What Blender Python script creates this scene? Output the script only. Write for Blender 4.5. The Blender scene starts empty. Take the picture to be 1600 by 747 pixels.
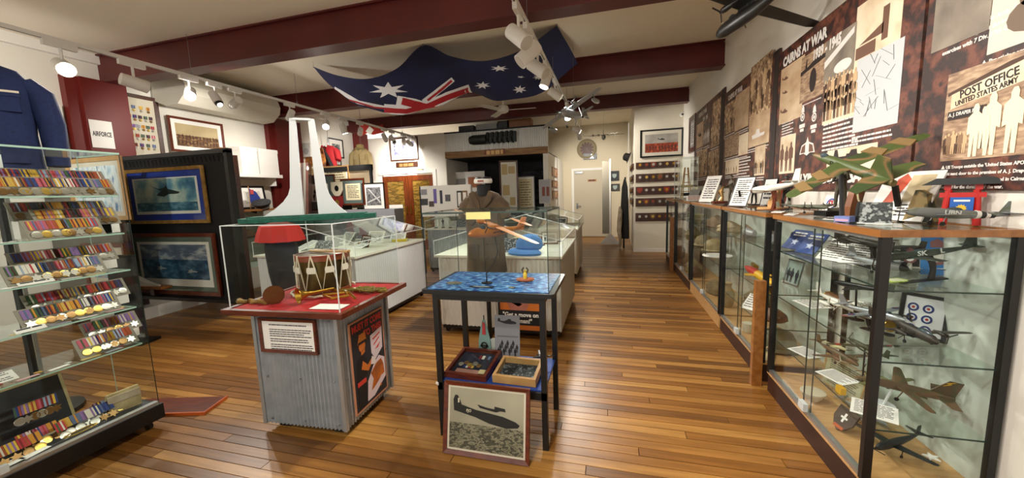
import bpy, math, random
import numpy as np
from mathutils import Vector, Matrix, Euler
random.seed(7)
SC = bpy.context.scene
COL = SC.collection
# ---------------------------------------------------------------- camera
F_PX, EYE = 578.0, 1.45
RW = Matrix(((0.9658, 0.0012, 0.2594), (0.2570, 0.1268, -0.9580), (-0.0341, 0.9919, 0.1222)))
def _orth(m):
    y = m[1].normalized(); z = (m[2] - m[2].dot(y) * y).normalized(); x = y.cross(z)
    return Matrix((x, y, z))
RW = _orth(RW)
cam_d = bpy.data.cameras.new('camera'); cam = bpy.data.objects.new('camera', cam_d); COL.objects.link(cam)
cam_d.sensor_width = 36.0; cam_d.sensor_fit = 'HORIZONTAL'; cam_d.lens = 36.0 * F_PX / 1600.0
cam_d.clip_start = 0.02
cam.matrix_world = Matrix.Translation((0, 0, EYE)) @ RW.to_4x4()
SC.camera = cam
# ---------------------------------------------------------------- world and exposure
wd = bpy.data.worlds.new('world'); SC.world = wd; wd.use_nodes = True
wd.node_tree.nodes['Background'].inputs[0].default_value = (1.0, 0.95, 0.88, 1)
wd.node_tree.nodes['Background'].inputs[1].default_value = 0.9
SC.view_settings.view_transform = 'Standard'; SC.view_settings.look = 'None'
SC.view_settings.gamma = 1.0; SC.view_settings.use_curve_mapping = False
SC.view_settings.exposure = 1.2
SC.cycles.max_bounces = 9; SC.cycles.diffuse_bounces = 5; SC.cycles.glossy_bounces = 4
SC.cycles.transparent_max_bounces = 48; SC.cycles.transmission_bounces = 6
SC.cycles.caustics_reflective = False; SC.cycles.caustics_refractive = False
SC.cycles.sample_clamp_indirect = 6.0
LAMP_W = 66.0            # watts of one track spot
LAMP_COL = (1.0, 0.94, 0.85)
# ---------------------------------------------------------------- pixel <-> place (1600 x 747 photograph)
EYEV = Vector((0, 0, EYE))
def _ray(px, py): return RW @ Vector((px - 800.0, 373.5 - py, -F_PX))
def onX(px, py, x): d = _ray(px, py); return EYEV + d * (x / d.x)
def onY(px, py, y): d = _ray(px, py); return EYEV + d * (y / d.y)
def onZ(px, py, z): d = _ray(px, py); return EYEV + d * ((z - EYE) / d.z)
# ---------------------------------------------------------------- materials
def lin(c):
    if isinstance(c, str):
        c = c.lstrip('#'); c = [int(c[i:i+2], 16) / 255 for i in (0, 2, 4)]
    return tuple((x / 12.92 if x <= .04045 else ((x + .055) / 1.055) ** 2.4) for x in c[:3]) + (1.0,)
MATS = {}
def mat(name, col='#888888', rough=.5, metal=0.0, col2=None, scale=8.0, detail=4.0, stretch=None, bump=0.0, bscale=None,
        emit=0.0, spec=.5, coat=0.0, lo=.35, hi=.65, kind='noise', sheen=0.0):
    if name in MATS: return MATS[name]
    m = bpy.data.materials.new(name); m.use_nodes = True; nt = m.node_tree; N = nt.nodes; L = nt.links
    b = N['Principled BSDF']; b.inputs['Base Color'].default_value = lin(col)
    b.inputs['Roughness'].default_value = rough; b.inputs['Metallic'].default_value = metal
    b.inputs['Specular IOR Level'].default_value = spec
    b.inputs['Coat Weight'].default_value = coat; b.inputs['Sheen Weight'].default_value = sheen
    if emit:
        b.inputs['Emission Color'].default_value = lin(col); b.inputs['Emission Strength'].default_value = emit
    if col2 is not None or bump:
        tc = N.new('ShaderNodeTexCoord'); mp = N.new('ShaderNodeMapping'); L.new(tc.outputs['Object'], mp.inputs[0])
        if stretch: mp.inputs['Scale'].default_value = stretch
        if kind == 'wave':
            tx = N.new('ShaderNodeTexWave'); tx.inputs['Scale'].default_value = scale; tx.inputs['Distortion'].default_value = 6; tx.inputs['Detail'].default_value = detail
        elif kind == 'voronoi':
            tx = N.new('ShaderNodeTexVoronoi'); tx.inputs['Scale'].default_value = scale
        else:
            tx = N.new('ShaderNodeTexNoise'); tx.inputs['Scale'].default_value = scale; tx.inputs['Detail'].default_value = detail
        L.new(mp.outputs[0], tx.inputs[0])
        if col2 is not None:
            rp = N.new('ShaderNodeValToRGB'); cs = col2 if isinstance(col2, (list, tuple)) else [col2]
            cs = [col] + list(cs); e = rp.color_ramp.elements
            for i, c in enumerate(cs):
                t = lo + (hi - lo) * i / (len(cs) - 1)
                if i == 0: e[0].position = t; e[0].color = lin(c)
                elif i == 1: e[1].position = t; e[1].color = lin(c)
                else: k = e.new(t); k.color = lin(c)
            L.new(tx.outputs[0], rp.inputs[0]); L.new(rp.outputs[0], b.inputs['Base Color'])
            if emit: L.new(rp.outputs[0], b.inputs['Emission Color'])
        if bump:
            bp = N.new('ShaderNodeBump'); bp.inputs['Strength'].default_value = bump; bp.inputs['Distance'].default_value = .01
            if bscale:
                t2 = N.new('ShaderNodeTexNoise'); t2.inputs['Scale'].default_value = bscale; L.new(mp.outputs[0], t2.inputs[0]); L.new(t2.outputs[0], bp.inputs['Height'])
            else: L.new(tx.outputs[0], bp.inputs['Height'])
            L.new(bp.outputs[0], b.inputs['Normal'])
    MATS[name] = m
    return m
def glass(name, tint='#fbfdfc', refl=.9, rough=.01):
    if name in MATS: return MATS[name]
    m = bpy.data.materials.new(name); m.use_nodes = True; nt = m.node_tree; N = nt.nodes; L = nt.links
    N.remove(N['Principled BSDF']); out = N['Material Output']
    t = N.new('ShaderNodeBsdfTransparent'); t.inputs[0].default_value = lin(tint)
    g = N.new('ShaderNodeBsdfGlossy'); g.inputs['Roughness'].default_value = rough; g.inputs[0].default_value = (refl, refl, refl, 1)
    lw = N.new('ShaderNodeLayerWeight'); lw.inputs[0].default_value = .5
    pw = N.new('ShaderNodeMath'); pw.operation = 'POWER'; pw.inputs[1].default_value = 4.0; L.new(lw.outputs['Facing'], pw.inputs[0])
    fr = N.new('ShaderNodeMath'); fr.operation = 'MULTIPLY_ADD'; fr.inputs[1].default_value = .55; fr.inputs[2].default_value = .006; L.new(pw.outputs[0], fr.inputs[0])
    mx = N.new('ShaderNodeMixShader'); L.new(fr.outputs[0], mx.inputs[0]); L.new(t.outputs[0], mx.inputs[1]); L.new(g.outputs[0], mx.inputs[2])
    L.new(mx.outputs[0], out.inputs[0]); MATS[name] = m
    return m
def C(hexcol, rough=.55, metal=0.0):
    return mat('c%s_%d_%d' % (hexcol.lstrip('#'), int(rough * 100), int(metal * 100)), hexcol, rough, metal)
# ---------------------------------------------------------------- mesh builder
class MB:
    def __init__(s): s.v = []; s.f = []
    def add(s, vs, fs):
        o = len(s.v); s.v += [tuple(p) for p in vs]; s.f += [tuple(i + o for i in f) for f in fs]; return s
    def box(s, cx, cy, cz, sx, sy, sz, M=None):
        vs = [Vector((cx + a * sx / 2, cy + b * sy / 2, cz + c * sz / 2)) for a in (-1, 1) for b in (-1, 1) for c in (-1, 1)]
        if M: vs = [M @ v for v in vs]
        return s.add(vs, [(0, 1, 3, 2), (4, 6, 7, 5), (0, 4, 5, 1), (2, 3, 7, 6), (0, 2, 6, 4), (1, 5, 7, 3)])
    def bb(s, x0, x1, y0, y1, z0, z1): return s.box((x0 + x1) / 2, (y0 + y1) / 2, (z0 + z1) / 2, abs(x1 - x0), abs(y1 - y0), abs(z1 - z0))
    def hexa(s, b4, t4): return s.add(list(b4) + list(t4), [(3, 2, 1, 0), (4, 5, 6, 7), (0, 1, 5, 4), (1, 2, 6, 5), (2, 3, 7, 6), (3, 0, 4, 7)])
    def rings(s, rs, close=True, caps=True):
        n = len(rs[0]); o = len(s.v)
        for r in rs: s.v += [tuple(p) for p in r]
        for i in range(len(rs) - 1):
            for j in range(n if close else n - 1):
                k = (j + 1) % n; s.f.append((o + i * n + j, o + i * n + k, o + (i + 1) * n + k, o + (i + 1) * n + j))
        if caps and close:
            s.f.append(tuple(o + j for j in reversed(range(n)))); s.f.append(tuple(o + (len(rs) - 1) * n + j for j in range(n)))
        return s
    def cyl(s, p0, p1, r0, r1=None, n=12):
        p0 = Vector(p0); p1 = Vector(p1); r1 = r0 if r1 is None else r1
        d = (p1 - p0).normalized(); a = d.orthogonal().normalized(); b = d.cross(a)
        return s.rings([[p + (a * math.cos(2 * math.pi * k / n) + b * math.sin(2 * math.pi * k / n)) * r for k in range(n)] for p, r in ((p0, r0), (p1, r1))])
    def tube(s, pts, r, n=8):
        pts = [Vector(p) for p in pts]; rs = []; a = None
        for i, p in enumerate(pts):
            d = (pts[min(i + 1, len(pts) - 1)] - pts[max(i - 1, 0)]).normalized()
            if a is None: a = d.orthogonal().normalized()
            a = (a - d * a.dot(d)).normalized(); b = d.cross(a); rr = r[i] if isinstance(r, (list, tuple)) else r
            rs.append([p + (a * math.cos(2 * math.pi * k / n) + b * math.sin(2 * math.pi * k / n)) * rr for k in range(n)])
        return s.rings(rs)
    def lathe(s, prof, c=(0, 0, 0), n=20, M=None, caps=True):
        rs = []
        for r, z in prof:
            ring = [Vector((r * math.cos(2 * math.pi * k / n), r * math.sin(2 * math.pi * k / n), z)) for k in range(n)]
            ring = [(M @ q if M else q) + Vector(c) for q in ring]; rs.append(ring)
        return s.rings(rs, caps=caps)
    def prism(s, poly, y0, y1):          # polygon in local x,z ; thickness along y
        n = len(poly); o = len(s.v)
        s.v += [(p[0], y0, p[1]) for p in poly] + [(p[0], y1, p[1]) for p in poly]
        s.f.append(tuple(o + i for i in range(n))); s.f.append(tuple(o + n + i for i in reversed(range(n))))
        for i in range(n): j = (i + 1) % n; s.f.append((o + i, o + n + i, o + n + j, o + j))
        return s
    def slab(s, poly, z0, z1):           # polygon in local x,y ; thickness along z
        n = len(poly); o = len(s.v)
        s.v += [(p[0], p[1], z0) for p in poly] + [(p[0], p[1], z1) for p in poly]
        s.f.append(tuple(o + i for i in reversed(range(n)))); s.f.append(tuple(o + n + i for i in range(n)))
        for i in range(n): j = (i + 1) % n; s.f.append((o + i, o + j, o + n + j, o + n + i))
        return s
    def sphere(s, c, r, n=12, m=8, sc=(1, 1, 1)):
        rs = []
        for i in range(m + 1):
            t = math.pi * i / m; q = max(math.sin(t), 1e-3)
            rs.append([(c[0] + sc[0] * r * q * math.cos(2 * math.pi * k / n), c[1] + sc[1] * r * q * math.sin(2 * math.pi * k / n), c[2] - sc[2] * r * math.cos(t)) for k in range(n)])
        return s.rings(rs)
    def xf(s, M): s.v = [tuple(M @ Vector(v)) for v in s.v]; return s
    def mesh(s, name, m, smooth=False):
        me = bpy.data.meshes.new(name); me.from_pydata(s.v, [], s.f); me.update()
        if m: me.materials.append(m)
        if smooth:
            me.polygons.foreach_set('use_smooth', [True] * len(me.polygons))
            try: me.set_sharp_from_angle(angle=math.radians(40))
            except Exception: pass
        return me
    def build(s, name, m, parent=None, smooth=False, loc=None, rot=None):
        return link(name, s.mesh(name, m, smooth), parent, loc, rot)
def link(name, me, parent=None, loc=None, rot=None):
    o = bpy.data.objects.new(name, me); COL.objects.link(o)
    if parent: o.parent = parent
    if loc is not None: o.location = loc
    if rot is not None: o.rotation_euler = rot
    return o
def tag(o, label=None, cat=None, group=None, kind=None):
    if label: o['label'] = label
    if cat: o['category'] = cat
    if group: o['group'] = group
    if kind: o['kind'] = kind
    return o
def thing(name, label, cat, loc=(0, 0, 0), rot=0.0, group=None):
    o = bpy.data.objects.new(name, None); COL.objects.link(o); o.empty_display_size = .05
    o.location = loc; o.rotation_euler = rot if isinstance(rot, (tuple, list)) else (0, 0, rot)
    return tag(o, label, cat, group)
def struct(name, mb, m, parent=None, smooth=False):
    o = mb.build(name, m, parent, smooth)
    if parent is None: o['kind'] = 'structure'
    return o
def copy_tree(o, parent=None):
    c = o.copy(); COL.objects.link(c); c.parent = parent
    for ch in list(o.children): copy_tree(ch, c)
    return c
def B(*a): return MB().bb(*a)
D = math.radians
_tx = {}
def text_data(s, size, ext=0.0, bold=False, align='CENTER'):
    k = (s, size, ext, bold)
    if k in _tx: return _tx[k]
    cu = bpy.data.curves.new('lettering', 'FONT'); cu.body = s; cu.size = size; cu.extrude = ext; cu.align_x = align; cu.align_y = 'CENTER'; cu.resolution_u = 2
    if bold: cu.offset = size * (bold if bold is not True else .02)
    cu.space_line = .9
    o = bpy.data.objects.new('lettering', cu); COL.objects.link(o)
    dg = bpy.context.evaluated_depsgraph_get(); me = bpy.data.meshes.new_from_object(o.evaluated_get(dg))
    COL.objects.unlink(o); bpy.data.objects.remove(o); _tx[k] = me
    return me
def text(s, size, m, parent, x, y, z, rx=D(90), rz=0.0, ext=.0006, bold=True, sx=1.0, name='lettering', shear=0.0):
    me = text_data(s, size, ext, bold).copy(); me.materials.clear(); me.materials.append(m)
    o = link(name, me, parent, (x, y, z), (rx, 0, rz))
    if sx != 1.0: o.scale = (sx, 1, 1)
    return o
def flat(name, polys, m, parent, y=-.002, t=.0008):       # thin printed shapes in the x,z plane facing -y
    mb = MB()
    for p in polys: mb.prism(p, y - t, y)
    o = mb.build(name, m, parent)
    if len(polys) > 6: o['kind'] = 'stuff'
    return o
def ell(cx, cz, rx, rz, n=20, a0=0, a1=2 * math.pi):
    return [(cx + rx * math.cos(a0 + (a1 - a0) * k / n), cz + rz * math.sin(a0 + (a1 - a0) * k / n)) for k in range(n + (0 if abs(a1 - a0 - 2 * math.pi) < 1e-6 else 1))]
def ringpoly(cx, cz, r0, r1, n=24):
    a = [(cx + r1 * math.cos(2 * math.pi * k / n), cz + r1 * math.sin(2 * math.pi * k / n)) for k in range(n + 1)]
    b = [(cx + r0 * math.cos(2 * math.pi * k / n), cz + r0 * math.sin(2 * math.pi * k / n)) for k in range(n + 1)]
    return a + b[::-1]
def rect(x0, z0, x1, z1): return [(x0, z0), (x1, z0), (x1, z1), (x0, z1)]
def star(cx, cz, r, n=7, k=.45, rot=math.pi / 2):
    return [(cx + (r if i % 2 == 0 else r * k) * math.cos(rot + math.pi * i / n), cz + (r if i % 2 == 0 else r * k) * math.sin(rot + math.pi * i / n)) for i in range(2 * n)]
def person_poly(x, z, h, pose=0):                            # small printed figure
    w = h * .15
    return [(x - w * .55, z), (x - w * .15, z), (x, z + h * .42), (x + w * .15, z), (x + w * .6, z), (x + w * .62, z + h * .45), (x + w * 1.05, z + h * .42), (x + w, z + h * .76), (x + w * .4, z + h * .84),
            (x + w * .42, z + h * .93), (x + w * .2, z + h), (x - w * .2, z + h), (x - w * .42, z + h * .93), (x - w * .4, z + h * .84), (x - w, z + h * .76), (x - w * 1.05, z + h * .42), (x - w * .6, z + h * .45)]
def plane_poly(cx, cz, L, flip=1):                           # printed aircraft, side view
    p = [(-.5, .05), (-.46, .2), (-.38, .2), (-.33, .06), (-.1, .06), (-.08, .1), (0, .1), (.05, .16), (.2, .16), (.22, .08), (.38, .05), (.5, -.02), (.45, -.08), (.2, -.1), (-.1, -.08)]
    return [(cx + flip * a * L, cz + b * L) for a, b in p][::flip]
def lines_polys(x0, x1, ztop, n, lh, th=.35, rag=.35, rnd=None):
    r = rnd or random; out = []
    for i in range(n):
        z = ztop - i * lh; xe = x1 - (x1 - x0) * rag * r.random() * (1 if i % 3 == 2 else .2); x = x0
        while x < xe - lh * .3:
            w = min(lh * r.uniform(.7, 2.4), xe - x); out.append(rect(x, z - lh * th, x + w, z)); x += w + lh * .22
    return out
ORD = ['first', 'second', 'third', 'fourth', 'fifth', 'sixth', 'seventh', 'eighth', 'ninth', 'tenth', 'eleventh', 'twelfth', 'thirteenth', 'fourteenth', 'fifteenth', 'sixteenth']
NUM = ['no', 'one', 'two', 'three', 'four', 'five', 'six', 'seven', 'eight', 'nine', 'ten']
# shared materials
WALL = mat('wall_paint', '#e6e2d8', .75, bump=.04, bscale=60)
WALLC = mat('wall_cream', '#dcd4c2', .75)
CEIL = mat('ceiling_paint', '#efe7d6', .8)
REDP = mat('beam_red', '#571310', .45, col2='#4c100e', scale=3)
REDC = mat('column_red', '#661712', .5)
WHITE = mat('white_gloss', '#eceae4', .35)
WHITEM = mat('white_matt', '#e9e7e1', .7)
BLACK = mat('black_satin', '#0c0c0d', .4)
BLACKM = mat('black_matt', '#111112', .75)
PAPER = mat('paper', '#f0eee8', .7)
INK = mat('print_ink', '#25222a', .7)
GLASS = glass('clear_glass'); GLASSG = glass('green_edge_glass', '#f8fcfa'); GLASST = glass('thin_glass', '#fbfdfc', .8)
EDGE = mat('glass_edge', '#a8cdbd', .15)
ALU = mat('aluminium', '#b9bbbb', .35, .9)
STEEL = mat('steel', '#8d8f92', .3, 1.0)
GALV = mat('galvanised_iron', '#aab2ba', .4, .35, col2='#98a1a9', scale=14)
CORW = mat('painted_corrugated', '#cfccc3', .5)
OAK = mat('honey_wood', '#9c6632', .3, col2='#82501f', scale=5, stretch=(6, .6, 6), coat=.2)
TAN = mat('pale_timber', '#caa06a', .45, col2='#b98c57', scale=5, stretch=(1, 8, 8))
DARKW = mat('dark_timber', '#4a2412', .4, col2='#361809', scale=6, stretch=(1.5, 8, 8), coat=.15)
REDW = mat('red_timber', '#6a2c14', .35, col2='#4e1e0c', scale=6, stretch=(1.5, 8, 8), coat=.2)
BRASS = mat('brass', '#b78a35', .3, .9); GOLD = mat('gold_frame', '#b08a48', .4, .4, col2='#8c6a30', scale=20)
SILV = mat('silver_medal', '#b9b6ab', .3, .8); BRONZE = mat('bronze_medal', '#8a6a40', .35, .75)
GOLDM = mat('gold_medal', '#cfae5a', .3, .8)
# ================================================================ SETTING
XR, XL, YB, ZC, YREAR = 1.52, -6.6, 11.9, 3.45, -3.4
BW, BL = .068, 1.9
def plank_mat():
    m = bpy.data.materials.new('floorboards'); m.use_nodes = True; nt = m.node_tree; N = nt.nodes; L = nt.links
    b = N['Principled BSDF']; g = N.new('ShaderNodeNewGeometry'); sp = N.new('ShaderNodeSeparateXYZ'); L.new(g.outputs['Position'], sp.inputs[0])
    def M(op, a, c=None):
        n = N.new('ShaderNodeMath'); n.operation = op
        for i, q in enumerate((a, c)):
            if q is None: continue
            if isinstance(q, (int, float)): n.inputs[i].default_value = q
            else: L.new(q, n.inputs[i])
        return n.outputs[0]
    r = M('FLOOR', M('DIVIDE', sp.outputs[1], BW)); off = M('MULTIPLY', M('FRACT', M('MULTIPLY', r, .61803)), BL)
    idx = M('FLOOR', M('DIVIDE', M('ADD', sp.outputs[0], off), BL))
    cb = N.new('ShaderNodeCombineXYZ'); L.new(r, cb.inputs[0]); L.new(idx, cb.inputs[1])
    wn = N.new('ShaderNodeTexWhiteNoise'); wn.noise_dimensions = '2D'; L.new(cb.outputs[0], wn.inputs[0])
    mp = N.new('ShaderNodeMapping'); mp.inputs['Scale'].default_value = (1.6, 30, 1); L.new(g.outputs['Position'], mp.inputs[0])
    va = N.new('ShaderNodeVectorMath'); L.new(mp.outputs[0], va.inputs[0]); L.new(wn.outputs['Color'], va.inputs[1]); va.operation = 'MULTIPLY_ADD'
    va.inputs[1].default_value = (1, 1, 1)
    sc = N.new('ShaderNodeVectorMath'); sc.operation = 'SCALE'; sc.inputs['Scale'].default_value = 30; L.new(wn.outputs['Color'], sc.inputs[0])
    ad = N.new('ShaderNodeVectorMath'); ad.operation = 'ADD'; L.new(mp.outputs[0], ad.inputs[0]); L.new(sc.outputs[0], ad.inputs[1])
    nz = N.new('ShaderNodeTexNoise'); nz.inputs['Scale'].default_value = 1.3; nz.inputs['Detail'].default_value = 5; L.new(ad.outputs[0], nz.inputs[0])
    rp = N.new('ShaderNodeValToRGB'); e = rp.color_ramp.elements
    e[0].position = .0; e[0].color = lin('#6e4820'); e[1].position = 1; e[1].color = lin('#b08142')
    k = e.new(.35); k.color = lin('#855724'); k = e.new(.7); k.color = lin('#9b6b32')
    L.new(wn.outputs['Value'], rp.inputs[0])
    mx = N.new('ShaderNodeMix'); mx.data_type = 'RGBA'; mx.blend_type = 'MULTIPLY'; mx.inputs[0].default_value = .75
    r2 = N.new('ShaderNodeValToRGB'); r2.color_ramp.elements[0].position = .3; r2.color_ramp.elements[0].color = (.5, .44, .37, 1); r2.color_ramp.elements[1].position = .62; r2.color_ramp.elements[1].color = (1.0, 1.0, 1.0, 1)
    L.new(nz.outputs[0], r2.inputs[0]); L.new(rp.outputs[0], mx.inputs[6]); L.new(r2.outputs[0], mx.inputs[7]); L.new(mx.outputs[2], b.inputs['Base Color'])
    b.inputs['Roughness'].default_value = .36; b.inputs['Specular IOR Level'].default_value = .4
    bp = N.new('ShaderNodeBump'); bp.inputs['Strength'].default_value = .08; bp.inputs['Distance'].default_value = .004; L.new(nz.outputs[0], bp.inputs['Height']); L.new(bp.outputs[0], b.inputs['Normal'])
    return m
PLANK = plank_mat()
floor = struct('floor', B(XL - .2, XR + .2, YREAR, YB + .2, -.12, -.012), mat('subfloor', '#1c0f07', .9))
far_boards = MB()
r0, r1 = int(YREAR / BW), int(YB / BW) + 1
for r in range(r0, r1):
    off = ((r * .61803) % 1.0) * BL
    i0 = math.floor((XL + off) / BL); i1 = math.floor((XR + off) / BL)
    for i in range(i0, i1 + 1):
        xa = max(i * BL - off, XL); xb = min((i + 1) * BL - off, XR)
        if xb - xa < .02: continue
        a, bq, c, d = xa + .0007, xb - .0007, r * BW + .0009, (r + 1) * BW - .0009
        near = 1.0 <= r * BW < 4.6 and not (xb < -5.9)
        mb = MB() if near else far_boards
        e = .0015
        mb.hexa([(a, c, -.012), (bq, c, -.012), (bq, d, -.012), (a, d, -.012)], [(a + e, c + e, 0), (bq - e, c + e, 0), (bq - e, d - e, 0), (a + e, d - e, 0)])
        if near: mb.build('plank', PLANK, floor)
fb = far_boards.build('floorboards', PLANK, floor); fb['kind'] = 'stuff'
# ceiling, walls
struct('ceiling', B(XL - .2, XR + .2, YREAR, YB + .2, ZC, ZC + .1), CEIL)
struct('wall_right', B(XR, XR + .15, YREAR, 9.0, 0, ZC), WALL)
struct('wall_left', B(XL - .15, XL, YREAR, 9.0, 0, ZC), WALL)
struct('wall_back', B(-6.6, .5, YB, YB + .12, 0, ZC), mat('back_paint', '#d2c7ae', .8))
struct('wall_plaques', B(.51, XR + .15, 9.0, YB + .12, 0, ZC), WALLC)
struct('baseboard_plaques', B(.5, XR, 8.985, 9.0, 0, .08), WHITE)
# unseen rear wall; its wide glazed opening is added to let in fill daylight
w = MB(); w.bb(XL - .15, -5.2, YREAR - .1, YREAR, 0, ZC); w.bb(.6, XR + .15, YREAR - .1, YREAR, 0, ZC); w.bb(-5.2, .6, YREAR - .1, YREAR, 2.5, ZC)
struct('wall_rear', w, WALL)
w1 = struct('added_fill_window', MB().bb(-5.2, .6, YREAR - .07, YREAR - .03, 2.44, 2.5).bb(-5.2, .6, YREAR - .07, YREAR - .03, 0, .06), WHITE)
for k in range(6):
    x = -5.2 + k * 5.8 / 5; w1b = B(x - .03, x + .03, YREAR - .075, YREAR - .025, .06, 2.44).build('mullion', WHITE, w1)
for k in range(5):
    x = -5.2 + k * 1.16; B(x + .03, x + 1.13, YREAR - .055, YREAR - .047, .06, 2.44).build('pane', GLASS, w1)
# beams and columns
for k, (y, z0) in enumerate(((3.56, 3.09), (5.95, 3.1), (8.4, 3.17))):
    bm_ = MB(); bm_.bb(XL, XR, y + .03, y + .16, z0 + .02, ZC); bm_.bb(XL, XR, y - .01, y + .2, z0, z0 + .022); bm_.bb(XL, XR, y - .01, y + .2, ZC - .02, ZC - .001)
    struct('ceiling_beam', bm_, REDP)
for k, (ya, yb) in enumerate(((3.19, 3.78), (6.0, 6.75))):
    c_ = MB(); c_.bb(XL, -6.45, ya + .12, yb, 0, 3.1); c_.bb(XL, -6.5, ya, ya + .12, 0, 3.1)
    struct('column', c_, REDC)
struct('column', B(XL, -6.4, 8.62, 8.98, 0, 3.17), REDC)
c_ = MB(); c_.bb(XL, XL + .06, YREAR, 9, ZC - .12, ZC); struct('trim_1', c_, WHITEM)
struct('trim_2', B(XR - .012, XR, YREAR, 9, ZC - .03, ZC), WHITEM)
struct('baseboard_left', B(XL, XL + .02, YREAR, 9, 0, .12), WHITEM)
tag(B(-6.4, -5.77, 3.0, 3.95, 0, .15).build('plinth', WHITE), 'long low white plinth on the floor under the black picture panels', 'plinth')
# left partition with double glazed doors
part = MB(); xa = onY(601, 330, 9).x; xb = onY(680, 330, 9).x; zt = onY(640, 274, 9).z
part.bb(XL, xa - .02, 9.0, 9.1, 0, 3.06); part.bb(xb, -4.14, 9.0, 9.1, 0, 3.06); part.bb(xa - .02, xb, 9.0, 9.1, zt + .03, 3.06)
struct('wall_doors', part, WALL)
dm = (xa + xb) / 2
DOORW = mat('door_timber', '#7c3a12', .35, col2='#5e2809', scale=4, stretch=(8, 8, 1), coat=.2)
struct('trim_3', MB().bb(xb, xb + .1, 8.97, 9.0, 0, zt + .12).bb(xa - .08, xb + .1, 8.975, 9.0, zt + .04, zt + .12), WHITEM)
for k, (a, b_) in enumerate(((xa, dm - .005), (dm + .005, xb))):
    dd = MB(); s = .13
    dd.bb(a, a + s, 9.02, 9.06, .01, zt); dd.bb(b_ - s, b_, 9.02, 9.06, .01, zt); dd.bb(a + s, b_ - s, 9.02, 9.06, zt - .14, zt); dd.bb(a + s, b_ - s, 9.02, 9.06, .01, .3)
    d_ = struct('door_%d' % (k + 2), dd, DOORW)
    B(a + s, b_ - s, 9.036, 9.044, .3, zt - .14).build('pane', mat('amber_glass', '#8a6a2c', .12, col2=['#5a4620', '#a07c36', '#6a5428'], scale=3.2, stretch=(1, 1, 4)), d_)
    B((b_ - s * .6 if k == 0 else a + s * .3), (b_ - s * .3 if k == 0 else a + s * .6), 8.98, 9.02, 1.0, 1.2).build('door_handle', BRASS, d_)
n_ = B(dm - .62, dm - .2, 9.012, 9.02, 1.02, 1.25); tag(n_.build('notice', PAPER), 'white paper notice taped inside the left wooden glazed door', 'notice')
# bunker style exhibit facade
FX0, FX1 = -4.13, -1.47
def corrugate(x0, x1, z0, z1, y, amp, pitch, seg=6, axis='x'):
    n = max(2, int((x1 - x0) / pitch * seg)); rs = []
    for k in range(n + 1):
        x = x0 + (x1 - x0) * k / n; o = amp * math.cos(2 * math.pi * (x - x0) / pitch)
        rs.append([(x, y + o, z0), (x, y + o, z1), (x, y + o + .004, z1), (x, y + o + .004, z0)])
    return MB().rings(rs)
struct('wall_facade', MB().bb(FX0, FX1, 9.02, 9.1, 2.4, 3.03), WHITEM)
cs = corrugate(FX0, FX1, 2.55, 3.02, 9.0, .012, .055).build('corrugated_fascia', mat('white_corrugated', '#dcdcd8', .5), None, True); tag(cs, kind='structure')
struct('trim_4', B(FX0, FX1, 8.95, 9.15, 3.02, 3.05), BLACKM)
struct('trim_5', MB().hexa([(FX0, 8.95, 2.4), (FX1, 8.95, 2.38), (FX1, 9.03, 2.38), (FX0, 9.03, 2.4)], [(FX0, 8.95, 2.56), (FX1, 8.95, 2.54), (FX1, 9.03, 2.54), (FX0, 9.03, 2.56)]), mat('rough_beam_timber', '#9a7650', .7, col2='#77552f', scale=3, stretch=(1, 8, 14), bump=.3))
DK = mat('exhibit_dark', '#17171a', .9, col2='#26262a', scale=5)
struct('wall_exhibit', MB().bb(FX0, FX1, 10.5, 10.6, 0, 2.42).bb(FX0, FX1, 9.1, 10.6, 2.4, 2.42), DK)
struct('wall_exhibit_left', B(FX0 - .06, FX0, 9.02, 11.9, 0, 3.03), WALL)
struct('wall_exhibit_right', B(FX1 - .12, FX1, 9.0, 11.9, 0, 2.4), WALL)
# stone courses at the back of the exhibit
STONE = mat('dark_stone', '#34343a', .85, col2=['#1d1d20', '#4a4a50'], scale=7, bump=.4)
stn = struct('wall_stone', B(-2.45, FX1 - .12, 10.4, 10.5, 0, 2.1), mat('mortar', '#1a1a1c', .9))
for r in range(7):
    x = -2.45 - (.1 if r % 2 else 0)
    while x < FX1 - .2:
        wq = random.uniform(.22, .36); a = max(x, -2.44); b_ = min(x + wq, FX1 - .13)
        if b_ - a > .06: B(a + .008, b_ - .008, 10.36 - random.uniform(0, .02), 10.41, .65 + r * .2 + .008, .65 + (r + 1) * .2 - .008).build('stone', STONE, stn)
        x += wq
# far door
pL = onY(898, 372, YB - .03); pT = onY(924, 266, YB - .03); pR = onY(951, 370, YB - .03)
d1 = struct('door_1', B(pL.x, pR.x, YB - .05, YB - .005, .02, pT.z), mat('door_paint', '#bcb29c', .55))
MB().bb(pL.x - .07, pL.x, YB - .06, YB, 0, pT.z + .07).bb(pR.x, pR.x + .07, YB - .06, YB, 0, pT.z + .07).bb(pL.x, pR.x, YB - .06, YB, pT.z, pT.z + .07).build('door_frame', WHITEM, d1)
q = onY(902, 322, YB - .06); MB().bb(q.x - .03, q.x + .03, YB - .06, YB - .05, q.z - .09, q.z + .09).cyl((q.x, YB - .11, q.z), (q.x + .12, YB - .11, q.z), .012).cyl((q.x, YB - .11, q.z), (q.x, YB - .05, q.z), .012).build('door_handle', STEEL, d1)
q = onY(925, 282, YB - .06); B(q.x - .13, q.x + .13, YB - .055, YB - .05, q.z - .035, q.z + .035).build('door_sign', mat('orange_sign', '#a86a20', .5), d1)
flat('lettering', lines_polys(q.x - .1, q.x + .1, q.z + .018, 1, .04, .8, 0), INK, d1, YB - .055)
q = onY(905, 268, YB - .06); B(q.x - .12, q.x + .1, YB - .1, YB - .05, pT.z - .09, pT.z - .03).build('door_closer', STEEL, d1)
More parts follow.
